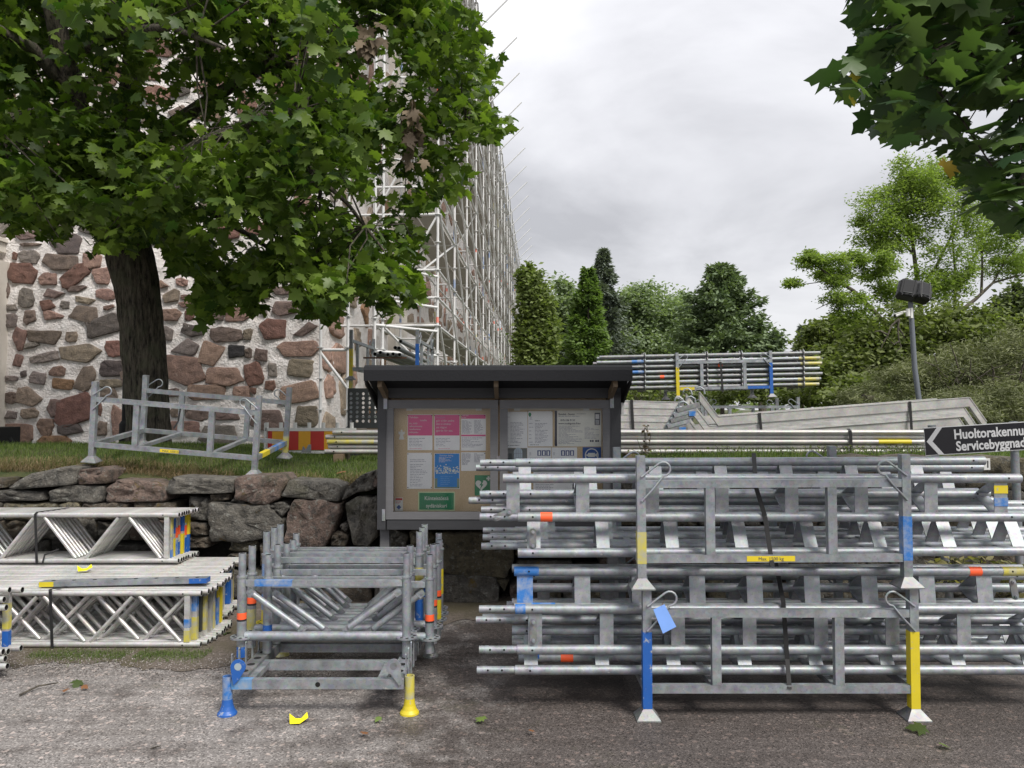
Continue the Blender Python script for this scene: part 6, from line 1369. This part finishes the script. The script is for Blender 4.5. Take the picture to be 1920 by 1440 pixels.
# aluminium stair stringers
def stair(label, pts_px, Y, band_px, mat, hooks=True, dep=.05):
    t = thing('stair_flight', label, 'stair flight', P(*pts_px[1], Y), group='aluminium stair flights stacked on the bank'); o_ = Vector(t.location)
    top = [P(x, y, Y) - o_ for x, y in pts_px]; bot = [P(x, y + band_px, Y) - o_ for x, y in pts_px]
    for i in range(len(top) - 1):
        m_ = MB(); a, b_, c, d = top[i], top[i + 1], bot[i + 1], bot[i]; m_.prism([a, d, c, b_], (0, dep, 0)); m_.bar(a + Vector((0, .012, .0)), b_ + Vector((0, .012, .0)), .035, .008)
        m_.build('stringer', mat, t)
    for yy_ in (.65,):   # far stringer and treads
        m_ = MB()
        for i in range(len(top) - 1): m_.prism([p + Vector((0, yy_, 0)) for p in (top[i], bot[i], bot[i + 1], top[i + 1])], (0, dep, 0))
        m_.build('stringer', mat, t)
    a, b_ = top[1] if len(top) > 2 else top[0], top[2] if len(top) > 2 else top[1]; L_ = (b_ - a).length
    for k in range(1, int(L_ / .28)):
        c = a.lerp(b_, k * .28 / L_) - Vector((0, 0, .08)); m_ = MB(); m_.box(c + Vector((0, .35, 0)), (.17, .60, .03)); m_.build('tread', mat, t)
    if hooks:
        for yy_ in (0, .6):
            m_ = MB(); p = top[0] + Vector((.03, yy_ + .02, .0)); m_.path([p + Vector((.03, 0, -.02)), p + Vector((.02, 0, .03)), p + Vector((-.02, 0, .055)), p + Vector((-.06, 0, .045)), p + Vector((-.075, 0, .01))], .010, 8); m_.build('hook', M_GALV, t)
    return t
SYY = 8.4
base_ = [(1312, 735), (1347, 781), (1818, 745), (1850, 790)]
for i in range(4):
    stair(['top', 'second', 'third', 'lowest'][i] + ' of the angled stair flights stacked behind the long tube pile', [(x - 17 * i + (0 if k < 2 else 6 * i), y + 17.5 * i + (2 * i if k == 3 else 0)) for k, (x, y) in enumerate(base_)], SYY + .015 * i, 19 if i else 17, M_ALU_D if i != 1 else M_ALU)
for i in range(5):
    stair(['uppermost', 'second', 'middle', 'fourth', 'bottom'][i] + ' of the straight flights whose ends show right of the notice board', [(1120, 750 + 13 * i), (1282 - 4 * i, 754 + 12.5 * i)], SYY - .25, 12, M_ALU_D if i % 2 else M_ALU, hooks=False)
for i in range(5):
    p = P(1283 - 6 * i, 762 + 10 * i, SYY - .27); t = thing('stair_hook', f'hooked end fitting {["at the top", "second from the top", "in the middle", "second from the bottom", "at the bottom"][i]} of the stair stack', 'hook', p, group='hooks on the stacked stair ends')
    m_ = MB(); m_.path([(.06, 0, -.03), (.03, 0, .03), (-.0, 0, .05), (-.04, 0, .045), (-.06, 0, .02), (-.055, 0, -.01)], .011, 8); m_.build('hook_rod', M_GALV, t); m_ = MB(); m_.bar((-.08, 0, -.045), (.16, .0, .02), .05, .05); m_.build('end_plate', M_GALV if i % 2 else M_GALV_D, t)
    if i in (1, 4): m_ = MB(); m_.box((.11, -.03, -.02), (.07, .01, .05)); m_.build('painted_patch', M_BLUEW, t)
for px_, nm in ((1184, 'black strap round the straight flights beside the notice board'), (1424, 'left black strap on the angled stair stack'), (1706, 'right black strap on the angled stair stack')):
    yt = 750 if px_ < 1200 else 781 - (px_ - 1347) * .076; Yk = SYY - .27 if px_ < 1200 else SYY - .01; strap(nm, [(P(px_, yt - 1, Yk).x, Yk, Z(yt - 1, Yk)), (P(px_ + 3, 808, Yk).x, Yk - .004, Z(808, Yk))], .03)
# far racks with tubes, right
ry = 10.7; rl, rr2 = P(1268, 748, ry), P(1450, 745, ry); rzz = (rl.z + rr2.z) / 2
rB = stillage('steel rack full of tubes behind the notice board, one yellow and one blue post', ((rl.x + rr2.x) / 2, ry + RD / 2, rzz), (0, D2R(-1.2), 0), {0: [(.03, .44, M_YEL)], 1: [(.03, .48, M_BLUE)]}, pad=None)
for f_, mm in ((0, M_YEL), (1, M_BLUE)): m_ = MB(); x = (-1 if f_ == 0 else 1) * (RW / 2 - (.13 if f_ == 0 else .18)); m_.box((x, -RD / 2, .142), (.20 if f_ == 0 else .30, .0375, .0395)); m_.build('painted_band', mm, rB)
rC = stillage('empty-looking rack under the tube rack behind the stair stack', ((rl.x + rr2.x) / 2 + .42, ry + .15 + RD / 2, rzz - .628), (0, 0, 0), {})
hb = bank(rC.location.x, ry + .5); 
if rzz - .628 > hb + .02:
    for k, sx in enumerate((-.6, .6)):
        m_ = MB(); m_.box((0, 0, (rzz - .628 - hb) / 2 - .03), (.15, .95, rzz - .628 - hb + .06)); o = m_.build('timber_block', M_WOOD); o.location = (rC.location.x + sx, ry + .58, hb); tag(o, ['left', 'right'][k] + ' timber block under the rear rack behind the stair stack', 'timber')
rD = stillage('rack under the left half of the tube rack behind the notice board', ((rl.x + rr2.x) / 2 - .93, ry + .15 + RD / 2, rzz - .628), (0, 0, 0), {})
tz = rzz + .165; rows = 7; rt2 = random.Random(4)
for i in range(rows):
    for j in range(6 if i < 6 else 3):
        if j > 1 and i not in (0, 6) and (i + j) % 2: continue
        xa_, xb_ = P(1150 - 25, 700, ry).x + rt2.uniform(-.06, .06), P(1540, 700, ry).x + rt2.uniform(-.03, .06); z = tz + i * .073 + (j % 2) * .004; y = ry + .04 + j * .12; tl = D2R(-1.2)
        t = thing('standard_tube', f'tube with rosettes in the far right rack, layer {["one", "two", "three", "four", "five", "six", "seven"][i]} up, row {["one", "two", "three", "four", "five", "six"][j]} back', 'tube', ((xa_ + xb_) / 2, y, z), (0, tl, 0), 'tubes with rosettes in the far rack')
        h_ = (xb_ - xa_) / 2; m_ = MB(); m_.tube((-h_, 0, 0), (h_, 0, 0), .0242, 10); m_.build('tube_body', M_GALV if (i + j) % 2 else M_GALV_D, t)
        for px_ in (1210, 1327, 1392, 1508):
            xx_ = P(px_, 700, ry).x - t.location.x; m_ = MB(); m_.tube((xx_ - .005, 0, 0), (xx_ + .005, 0, 0), .056, 12); m_.build('rosette', M_GALV_D, t)
        if j == 0:
            if i in (0, 4, 5, 1): m_ = MB(); m_.tube((h_ - .30, 0, 0), (h_ - .0, 0, 0), .0248, 10, caps=False); m_.build('painted_band', M_YELW, t)
            if i in (2, 4): m_ = MB(); a = P([1238, 1347][i == 4], 700, ry).x - t.location.x; m_.tube((a, 0, 0), (a + .06, 0, 0), .025, 10, caps=False); m_.build('tape', M_ORANGE, t)
            if i in (3, 5): m_ = MB(); a = P(1185, 700, ry).x - t.location.x; m_.tube((a, 0, 0), (a + .17, 0, 0), .025, 10, caps=False); m_.build('painted_band', M_BLUEW, t)
strap('black strap round the tubes in the far right rack', [(P(1352, 668, ry).x, ry + .1, Z(668, ry) + .02), (P(1350, 680, ry).x, ry - .03, Z(680, ry)), (P(1354, 735, ry).x, ry - .03, Z(735, ry))], .03)
# far rack with tubes, left, seen end on
ly = 9.9; pa_, pb_ = P(658, 712, ly), P(782, 712, ly); ax = D2R(87.6 - 0)
cc_ = Vector(((pa_.x + pb_.x) / 2, ly, pa_.z)); dirv = SD
ctr_ = cc_ + dirv * (RW / 2)
rot_ = math.atan2(SD.y, SD.x)
# the rack's long axis runs along SD; local x -> SD
rE = stillage('rack seen end on behind the notice board with one yellow and one blue post', (ctr_.x, ctr_.y, cc_.z), (0, 0, rot_), {2: [(.03, .40, M_YEL)], 0: [(.03, .46, M_BLUE)]}, pad=M_GALV_D)
rF = stillage('rack standing under the end-on rack, hidden mostly by the perforated panel', (ctr_.x, ctr_.y, cc_.z - .630), (0, 0, rot_), {2: [(.5, .62, M_YELW)]})
hb = bank(ctr_.x, ctr_.y)
if cc_.z - .63 > hb:
    for k, s in enumerate((-.6, .6)):
        q = ctr_ + dirv * s; hh_ = cc_.z - .63 - hb; m_ = MB(); m_.box((0, 0, hh_ / 2 - .03), (.98, .14, hh_ + .06), Matrix.Rotation(0, 3, 'Z')); o = m_.build('timber_block', M_WOOD); o.location = (q.x, q.y, hb); tag(o, ['near', 'far'][k] + ' timber block under the end-on rack', 'timber')
te = [(703, 664, 'upper left'), (713, 661, 'top left'), (727, 665, 'lower middle left'), (737, 664, 'lower middle'), (749, 665, 'lower right'), (741, 652, 'middle'), (748, 653, 'middle right'), (751, 640, 'topmost')]
for i, (x, y, lab) in enumerate(te):
    a = P(x, y, ly - .25 + .05 * (i % 3)); b_ = a + dirv * 2.4 + Vector((0, 0, -.02)); m_ = MB(); m_.tube((0, 0, 0), b_ - a, .0242, 14, hollow=True, mi=1); o = m_.build('scaffold_tube', [M_GALV_D, M_HOLE]); o.location = a; tag(o, f'dark-ended tube pointing at the camera in the end-on rack, {lab} one', 'tube', 'tubes in the end-on rack')
m_ = MB(); m_.box((0, 0, 0), (.55, .04, .02)); o = m_.build('timber_batten', paint('rusty_flat_bar', (.12, .06, .035))); o.location = P(722, 671, ly - .1); tag(o, 'rusty bar under the tube ends in the end-on rack', 'bar')
# perforated panel
pz0, pz1 = P(652, 803, 9.4), P(712, 728, 9.4); xx0, xx1 = P(652, 760, 9.4).x, P(790, 760, 9.4).x
pn = thing('perforated_steel_sheet', 'dark grey-green steel panel with rows of round holes left of the notice board', 'panel', ((xx0 + xx1) / 2, 9.4, pz0.z)); m_ = MB()
HW, HH = xx1 - xx0, pz1.z - pz0.z; nxh, nzh = 12, 7; rh = .020; cw, chh = HW / nxh, (HH * .80) / nzh
vs = []; fs = []
def hole_cell(cx, cz, w_, h_, rh, m_):
    n8 = 12; outer = []; inner = []
    for k in range(n8):
        a = 2 * math.pi * k / n8 + math.pi / n8; c, s = math.cos(a), math.sin(a); f_ = min(w_ / 2 / abs(c) if abs(c) > 1e-6 else 9, h_ / 2 / abs(s) if abs(s) > 1e-6 else 9); outer.append((cx + c * f_, 0, cz + s * f_)); inner.append((cx + c * rh, 0, cz + s * rh))
    corners = []
    m_.add(outer + inner + [(x, .03, z) for x, y, z in inner], [(i, (i + 1) % n8, n8 + (i + 1) % n8, n8 + i) for i in range(n8)] + [(n8 + i, n8 + (i + 1) % n8, 2 * n8 + (i + 1) % n8, 2 * n8 + i) for i in range(n8)])
    for sx, sz in ((1, 1), (1, -1), (-1, 1), (-1, -1)):
        co = (cx + sx * w_ / 2, 0, cz + sz * h_ / 2); near = sorted(outer, key=lambda p: (p[0] - co[0]) ** 2 + (p[2] - co[2]) ** 2)[:2]; m_.add([co] + near, [(0, 1, 2)])
for j in range(nzh):
    for i in range(nxh):
        hole_cell(-HW / 2 + (i + .5) * cw + 0, HH * .12 + (j + .5) * chh, cw, chh, rh if (i + j) % 1 == 0 else rh, m_)
m_.box((0, .002, HH * .06), (HW, .004, HH * .12)); m_.box((0, .002, HH * .96), (HW, .004, HH * .08)); m_.box((-HW / 2 - .002, .03, HH / 2), (.004, .06, HH)); m_.build('sheet', M_DKMETAL, pn)
m_ = MB(); hgap = pz0.z - bank(pn.location.x, 9.5)
for sx in (-1, 1): m_.box((sx * (HW / 2 - .04), .04, -hgap / 2), (.05, .05, hgap + .02))
m_.build('leg', M_DKMETAL, pn)
# road barrier
by_ = 9.0; ba, bb_ = P(502, 846, by_), P(662, 806, by_); bw, bh = bb_.x - ba.x, bb_.z - ba.z
bar_ = thing('road_barrier', 'low red and yellow striped barrier with white pegged rail beside the church corner', 'barrier', (ba.x, by_, ba.z))
m_ = MB(); m_.box((bw / 2, .02, bh + .004), (bw + .06, .05, .035)); m_.build('top_rail', M_WHITE, bar_); m_ = MB(); m_.box((bw / 2, .02, -.012), (bw + .04, .05, .03)); m_.build('bottom_rail', M_WHITE, bar_)
for k in range(7): m_ = MB(); m_.tube((-.02 + k * bw / 6, .02, bh + .02), (-.02 + k * bw / 6, .02, bh + .085), .022, 10); m_.build('peg', M_WHITE, bar_)
nst = 7; edges = [0, .05, .205, .36, .50, .66, .82, 1.0]
for k in range(7): m_ = MB(); a, b_ = edges[k] * bw, edges[k + 1] * bw; m_.box(((a + b_) / 2, .01, bh / 2 - .0), (b_ - a, .02, bh - .03)); m_.build('stripe', M_CAR if k % 2 == 0 else M_BARY, bar_)
m_ = MB(); m_.box((-.03, .02, bh / 2), (.03, .05, bh + .16)); m_.build('end_post', M_WHITE, bar_)
m_ = MB(); hgap = ba.z - bank(ba.x + bw / 2, by_)
if hgap > 0:
    for sx in (.1, bw - .1): m_.box((sx, .05, -hgap / 2), (.3, .25, hgap))
    m_.build('foot', M_BLACK, bar_)
# small steel bracket in the grass before the barrier
p = P(573, 842, 8.6); t = thing('steel_bracket', 'small bent steel bracket standing in the grass before the barrier', 'bracket', p); m_ = MB(); m_.prism([(-.05, 0, -.04), (-.03, 0, .03), (0, 0, -.01), (.03, 0, .05), (.055, 0, .05), (.055, 0, -.04)], (0, .03, 0)); m_.build('bracket_body', M_GALV, t)
# black lamp post
lpx = P(232, 820, 9.6); t = thing('lamp_post', 'slim black lamp post beside the maple trunk', 'lamp post', (lpx.x, 9.6, bank(lpx.x, 9.6))); lz = lpx.z - t.location.z
m_ = MB(); m_.tube((0, 0, 0), (0, 0, P(232, 795, 9.6).z - t.location.z), .055, 14); m_.tube((0, 0, P(232, 795, 9.6).z - t.location.z), (0, 0, P(232, 789, 9.6).z - t.location.z), .055, 14, r1=.032); m_.build('base_sleeve', M_BLACK, t)
m_ = MB(); m_.tube((0, 0, .3), (.03, 0, 4.1), .028, 12); m_.build('pole', M_BLACK, t)
m_ = MB(); m_.tube((.03, 0, 4.1), (.03, 0, 4.15), .06, 14, r1=.12); m_.tube((.03, 0, 4.45), (.03, 0, 4.6), .2, 14, r1=.05); m_.build('lamp_cap', M_BLACK, t); m_ = MB(); m_.tube((.03, 0, 4.15), (.03, 0, 4.45), .11, 14, r1=.17); m_.build('lamp_shade', M_WHITE, t)
# bench end at left edge
t = thing('bench', 'dark bench end just showing at the left edge before the church wall', 'bench', (P(-40, 840, 9.0).x, 9.0, bank(-5.5, 9))); bo = Vector(t.location)
a = P(18, 803, 9.0) - bo; m_ = MB(); m_.box((a.x - .75, .0, a.z - .035), (1.5, .40, .10)); m_.build('seat', M_BLACK, t)
m_ = MB(); m_.box((a.x - .03, 0, (a.z - .05) / 2), (.055, .40, a.z)); m_.build('leg', M_BLACK, t); m_ = MB(); m_.box((a.x - 1.45, 0, (a.z - .05) / 2), (.055, .40, a.z)); m_.build('leg', M_BLACK, t)
m_ = MB(); m_.path([P(18, 822, 8.9) - bo, P(26, 832, 8.9) - bo, P(40, 840, 8.9) - bo, P(62, 845, 8.9) - bo], .022, 8); m_.build('curved_foot', M_BLACK, t)
# floodlight mast
fy = 11.0; fa, fb2 = P(1715, 690, fy), P(1707, 566, fy)
t = thing('floodlight_mast', 'leaning grey mast with two black floodlights above the pine bush', 'mast', (fa.x + .02, fy, bank(fa.x, fy))); fo = Vector(t.location)
m_ = MB(); m_.path([Vector((.10, 0, 0)), fa - fo, fb2 - fo], .040, 12, r1=.034); m_.build('pole', M_POLE, t)
m_ = MB(); m_.tube(fb2 - fo, P(1706, 555, fy) - fo, .028, 10); m_.build('bracket', M_BLACK, t)
def flood(px, py, ry_, rz_, w_=.27, h_=.30):
    c = P(px, py, fy - .08) - fo; Rr = Matrix.Rotation(rz_, 3, 'Z') @ Matrix.Rotation(ry_, 3, 'Y') @ Matrix.Rotation(D2R(-12), 3, 'X'); m_ = MB()
    def loop(s, y, r=.25):
        return [Rr @ Vector((x * w_ / 2 * s, y, z * h_ / 2 * s)) + c for x, z in ((-1 + r, -1), (1 - r, -1), (1, -1 + r), (1, 1 - r), (1 - r, 1), (-1 + r, 1), (-1, 1 - r), (-1, -1 + r))]
    ls = [loop(.72, -.09), loop(.86, -.07), loop(.95, -.02), loop(1.0, .03), loop(1.0, .06)]
    m_.add([p for l in ls for p in l], [(i * 8 + j, i * 8 + (j + 1) % 8, (i + 1) * 8 + (j + 1) % 8, (i + 1) * 8 + j) for i in range(4) for j in range(8)] + [tuple(range(8)), tuple(reversed(range(32, 40)))])
    o = m_.build('floodlight', M_LENS, t); m_ = MB()
    for k in (-.25, .25): m_.bar(Rr @ Vector((k * w_, -.085, -h_ * .42)) + c, Rr @ Vector((k * w_, -.085, h_ * .42)) + c, .012, .02, up=(0, 1, 0))
    m_.build('cooling_rib', M_LENS, o); m_ = MB(); m_.path([Rr @ Vector((-w_ * .5, -.05, -h_ * .2)) + c, Rr @ Vector((0, -.12, -h_ * .3)) + c, Rr @ Vector((w_ * .5, -.05, -h_ * .2)) + c], .008, 6); m_.build('bracket', M_DKMETAL, o)
flood(1702, 543, D2R(14), D2R(-20)); flood(1727, 548, D2R(14), D2R(12))
sc_ = thing('security_camera', 'white security camera on an arm clipped to the floodlight mast', 'camera', P(1700, 587, fy - .05)); so_ = Vector(sc_.location)
m_ = MB(); m_.box((.065, 0, .0), (.03, .05, .145)); m_.build('mounting_plate', M_WHITE, sc_)
m_ = MB(); m_.path([(.04, 0, .03), (.0, 0, .02), (-.04, 0, .015)], .012, 8); m_.tube((.02, 0, -.045), (.02, 0, .06), .03, 12); m_.build('arm', M_WHITE, sc_)
m_ = MB(); a = P(1692, 586, fy - .1) - so_; b_ = P(1679, 592, fy - .1) - so_; m_.tube(a, b_, .022, 12, r1=.026); m_.bar(a + Vector((.02, 0, .02)), b_ + Vector((-.02, 0, .024)), .06, .008); m_.build('camera_body', M_WHITE, sc_); m_ = MB(); m_.tube(b_, b_ + (b_ - a) * .12, .022, 12); m_.build('lens', M_BLACK, sc_)
# bare dead branch under the camera
t = thing('dead_branch', 'bare pale dead branch hanging below the security camera', 'branch', P(1685, 600, 15)); bo = Vector(t.location); m_ = MB()
for pl_ in ([(1686, 598), (1684, 620), (1686, 640), (1690, 650), (1680, 660)], [(1686, 598), (1672, 610), (1665, 628), (1655, 645), (1652, 655)], [(1685, 615), (1692, 625), (1696, 635)], [(1686, 640), (1676, 646), (1670, 640)], [(1665, 628), (1650, 620), (1640, 622)]):
    m_.path([P(x, y, 15) - bo for x, y in pl_], .022, 5, r1=.007)
m_.build('branch_wood', M_BARK2, t)

# ================================================================== grass, litter
rng = np.random.RandomState(77)
def blades(name, xs, ys, zs, h, wd, mat, lean=.5, label=None, kind='stuff'):
    n_ = len(xs); az = rng.rand(n_) * 2 * np.pi; ln = np.abs(rng.normal(0, lean, n_)); dx = np.cos(az) * ln; dy = np.sin(az) * ln; p = np.stack([xs, ys, zs], 1); side_ = np.stack([-np.sin(az + rng.rand(n_)), np.cos(az), np.zeros(n_)], 1) * wd[:, None] / 2
    up1 = np.stack([dx * .35, dy * .35, np.ones(n_) * .62], 1) * h[:, None]; up2 = np.stack([dx, dy, np.maximum(.25, 1 - .5 * ln)], 1) * h[:, None]
    V = np.stack([p - side_, p + side_, p + up1 + side_ * .7, p + up1 - side_ * .7, p + up2], 1).reshape(-1, 3); T0 = np.array([(0, 1, 2), (0, 2, 3), (3, 2, 4)]); T = (T0[None] + (np.arange(n_) * 5)[:, None, None]).reshape(-1, 3)
    me = np_mesh(name, V, T, mat, np.repeat(rng.rand(n_), 5)); o = bpy.data.objects.new(name, me); COL.objects.link(o); o['kind'] = kind; return o
def bz(xs, ys): return np.array([bank(a, b_) for a, b_ in zip(xs, ys)])
n_ = 95000; xs = rng.uniform(-6.8, -.9, n_); ys = 6.28 + 6.6 * rng.rand(n_) ** 1.9
blades('grass', xs, ys, bz(xs, ys) - .01, rng.uniform(.025, .07, n_), rng.uniform(.003, .006, n_), M_GRASS, .6)
n_ = 12000; xs = rng.uniform(-6.8, -.9, n_); ys = 6.2 + np.abs(rng.normal(0, .11, n_)); cl = np.array([mnoise.noise(Vector((a * 1.6, 5, 0))) for a in xs]); k = cl > -.25; xs, ys = xs[k], ys[k]; 
blades('dry_grass', xs, ys, bz(xs, ys) - .01, rng.uniform(.04, .12, len(xs)), rng.uniform(.002, .0045, len(xs)), M_DRYG, 1.2)
n_ = 26000; xs = rng.uniform(.5, 6.5, n_); ys = rng.uniform(6.3, 9.5, n_)
blades('grass', xs, ys, bz(xs, ys) - .01, rng.uniform(.03, .12, n_), rng.uniform(.003, .006, n_), M_GRASS, .6)
for i, (a, b_) in enumerate(((50, 235), (250, 385))):
    n_ = 2600; xs = rng.uniform(P(a, 1230, 4.7).x, P(b_, 1230, 4.7).x, n_); ys = rng.normal(4.74, .06, n_); blades('grass', xs, ys, np.zeros(n_), rng.uniform(.008, .035, n_), rng.uniform(.002, .004, n_), M_GRASS, .9)
# loose gravel along the edge of the soil
n_ = 5200; xs = rng.uniform(-4.2, -1.0, n_); ys = 4.62 + rng.normal(0, .16, n_); k = (ys > 4.3) & (ys < 5.9); xs, ys = xs[k], ys[k]
ico = np.array([(0, 0, 1), (.9, 0, .2), (.25, .85, .25), (-.75, .5, .2), (-.7, -.55, .25), (.3, -.85, .2), (0, 0, -.6)]); it = np.array([(0, 1, 2), (0, 2, 3), (0, 3, 4), (0, 4, 5), (0, 5, 1), (6, 2, 1), (6, 3, 2), (6, 4, 3), (6, 5, 4), (6, 1, 5)])
o = scatter('gravel', np.stack([xs, ys, np.full(len(xs), .006)], 1), rots(len(xs), .5, 0, rng), rng.uniform(.002, .0065, len(xs)), (ico, it), leaf_mat('gravel_stone', (.10, .085, .075), (.34, .31, .29), .0, .9)); o['kind'] = 'stuff'
# fallen leaves and sticks
lo_ = {'g': leaf_mat('fallen_green_leaf', (.10, .16, .03), (.16, .22, .06), .2, .6), 'b': leaf_mat('fallen_brown_leaf', (.14, .06, .025), (.22, .10, .04), .1, .8), 'd': leaf_mat('fallen_dark_leaf', (.035, .055, .015), (.06, .09, .02), .2, .5)}
def ground_pt(px, py, z=0.0): q = P(px, py, 1) - Vector((0, 0, CZ)); return Vector((0, 0, CZ)) + q * ((z - CZ) / q.z)
for px_, py_, c, s_, lab in ((908, 1353, 'g', .055, 'pale green fallen leaf on the asphalt between pallet and rack'), (712, 1349, 'g', .035, 'small green leaf on the asphalt right of the yellow scrap'), (1735, 1370, 'd', .085, 'dark green curled leaf before the yellow rack post'), (1762, 1398, 'g', .05, 'small pale leaf at the lower right of the asphalt'), (148, 1280, 'd', .06, 'dark green leaf on the asphalt at left'), (124, 1296, 'b', .035, 'brown leaf beside the twig at lower left'),
   (155, 1290, 'b', .035, 'orange brown leaf by the dark green leaf at left'), (679, 1379, 'b', .04, 'crumpled brown leaf below the yellow foot'), (1000, 1376, 'b', .03, 'rust coloured leaf at the lower middle of the asphalt'), (426, 1190, 'd', .10, 'dark weed leaf on the soil between stack and pallet'), (392, 1180, 'd', .06, 'dark leaf at the foot of the girder stack'), (645, 906, 'b', .08, 'dry orange leaf on the grass at the wall top')):
    z = .012
    p = ground_pt(px_, py_, z) if py_ > 1000 else P(px_, py_ - 20, 6.5)
    V_, T_ = leaf_arr(LEAF_FULL, .5); me = np_mesh('fallen_leaf', V_, T_, lo_[c], np.full(len(V_), .5)); o = bpy.data.objects.new('fallen_leaf', me); COL.objects.link(o); o.location = p + Vector((0, 0, .012)); o.scale = (s_, s_, s_); o.rotation_euler = (rt.uniform(-.3, .3), rt.uniform(-.3, .3), rt.uniform(0, 6)); tag(o, lab, 'leaf')
a, b_, c = ground_pt(37, 1303, .01), ground_pt(72, 1286, .02), ground_pt(110, 1280, .02); m_ = MB(); m_.path([Vector((0, 0, 0)), b_ - a, c - a], .006, 6, r1=.003); o = m_.build('twig', M_BARK2); o.location = a; tag(o, 'thin broken twig on the asphalt at lower left', 'twig')
a, b_ = ground_pt(283, 1403, .008), ground_pt(302, 1398, .01); m_ = MB(); m_.path([Vector((0, 0, 0)), b_ - a], .004, 5, r1=.002); o = m_.build('twig', M_BARK2); o.location = a; tag(o, 'tiny twig on the asphalt near the bottom edge', 'twig')
# plants
def weed(label, px, py, Y, n_, h, spread, mat, name='weed', leaf=.07, z=None, seed=1):
    rg_ = np.random.RandomState(seed); p = P(px, py, Y); p.z = z if z is not None else p.z
    t = thing(name, label, 'plant', p); pos = rg_.normal(0, 1, (n_, 3)) * [spread, spread * .6, 0]; pos[:, 2] = rg_.rand(n_) * h
    m_ = MB()
    for k in range(0, n_, 3): m_.path([(pos[k][0] * .4, pos[k][1] * .4, 0), tuple(pos[k])], .003, 4, caps=False)
    m_.build('stem', M_BARK2, t); o = scatter('leaves', pos, rots(n_, .6, .4, rg_), rg_.uniform(.6, 1.2, n_) * leaf, quad_arr(.55), mat, t); o['kind'] = 'stuff'; return t
M_YELLF = leaf_mat('yellowing_hosta_leaves', (.10, .11, .04), (.34, .30, .14), .3, .6)
for i, (a, b_) in enumerate(((1755, 1060), (1795, 1050), (1850, 1052), (1900, 1060), (1925, 1130), (1905, 1100))): weed(['yellowing plant left of the sign post foot', 'yellowing plant right of the sign post foot', 'yellowing plant below the orange tape end', 'yellowing plant at the right edge', 'drooping yellow plant low at the right edge', 'drooping yellow plant beside the beam ends'][i], a, b_ + 40, 5.55, 70, .16, .11, M_YELLF, 'hosta', .085, z=P(a, b_ + 35, 5.6).z, seed=i)
for i, (a, b_) in enumerate(((1525, 852), (1590, 852), (1650, 852), (1705, 850), (1245, 850), (1370, 850))): weed(['low weed under the tube pile, left of the strap', 'low weed under the tube pile at the strap', 'low weed under the yellow tube mark', 'low weed beside the arrow sign', 'grassy weed right of the notice board', 'grassy weed under the middle of the tube pile'][i], a, b_ + 6, 7.2, 60, .10, .16, m_mix, 'weed', .035, z=bank(P(a, b_, 7.2).x, 7.2), seed=20 + i)
weed('brown withered stalk standing before the tubes right of the notice board', 1210, 845, 7.0, 30, .26, .03, M_DEADL, 'withered_plant', .05, z=P(1210, 850, 7.0).z, seed=50)
weed('green foliage showing under the far tubes beside the notice board roof', 1222, 745, 12.5, 260, .45, .35, m_mix, 'shrub', .09, z=bank(2.2, 12.5) + .35, seed=60)
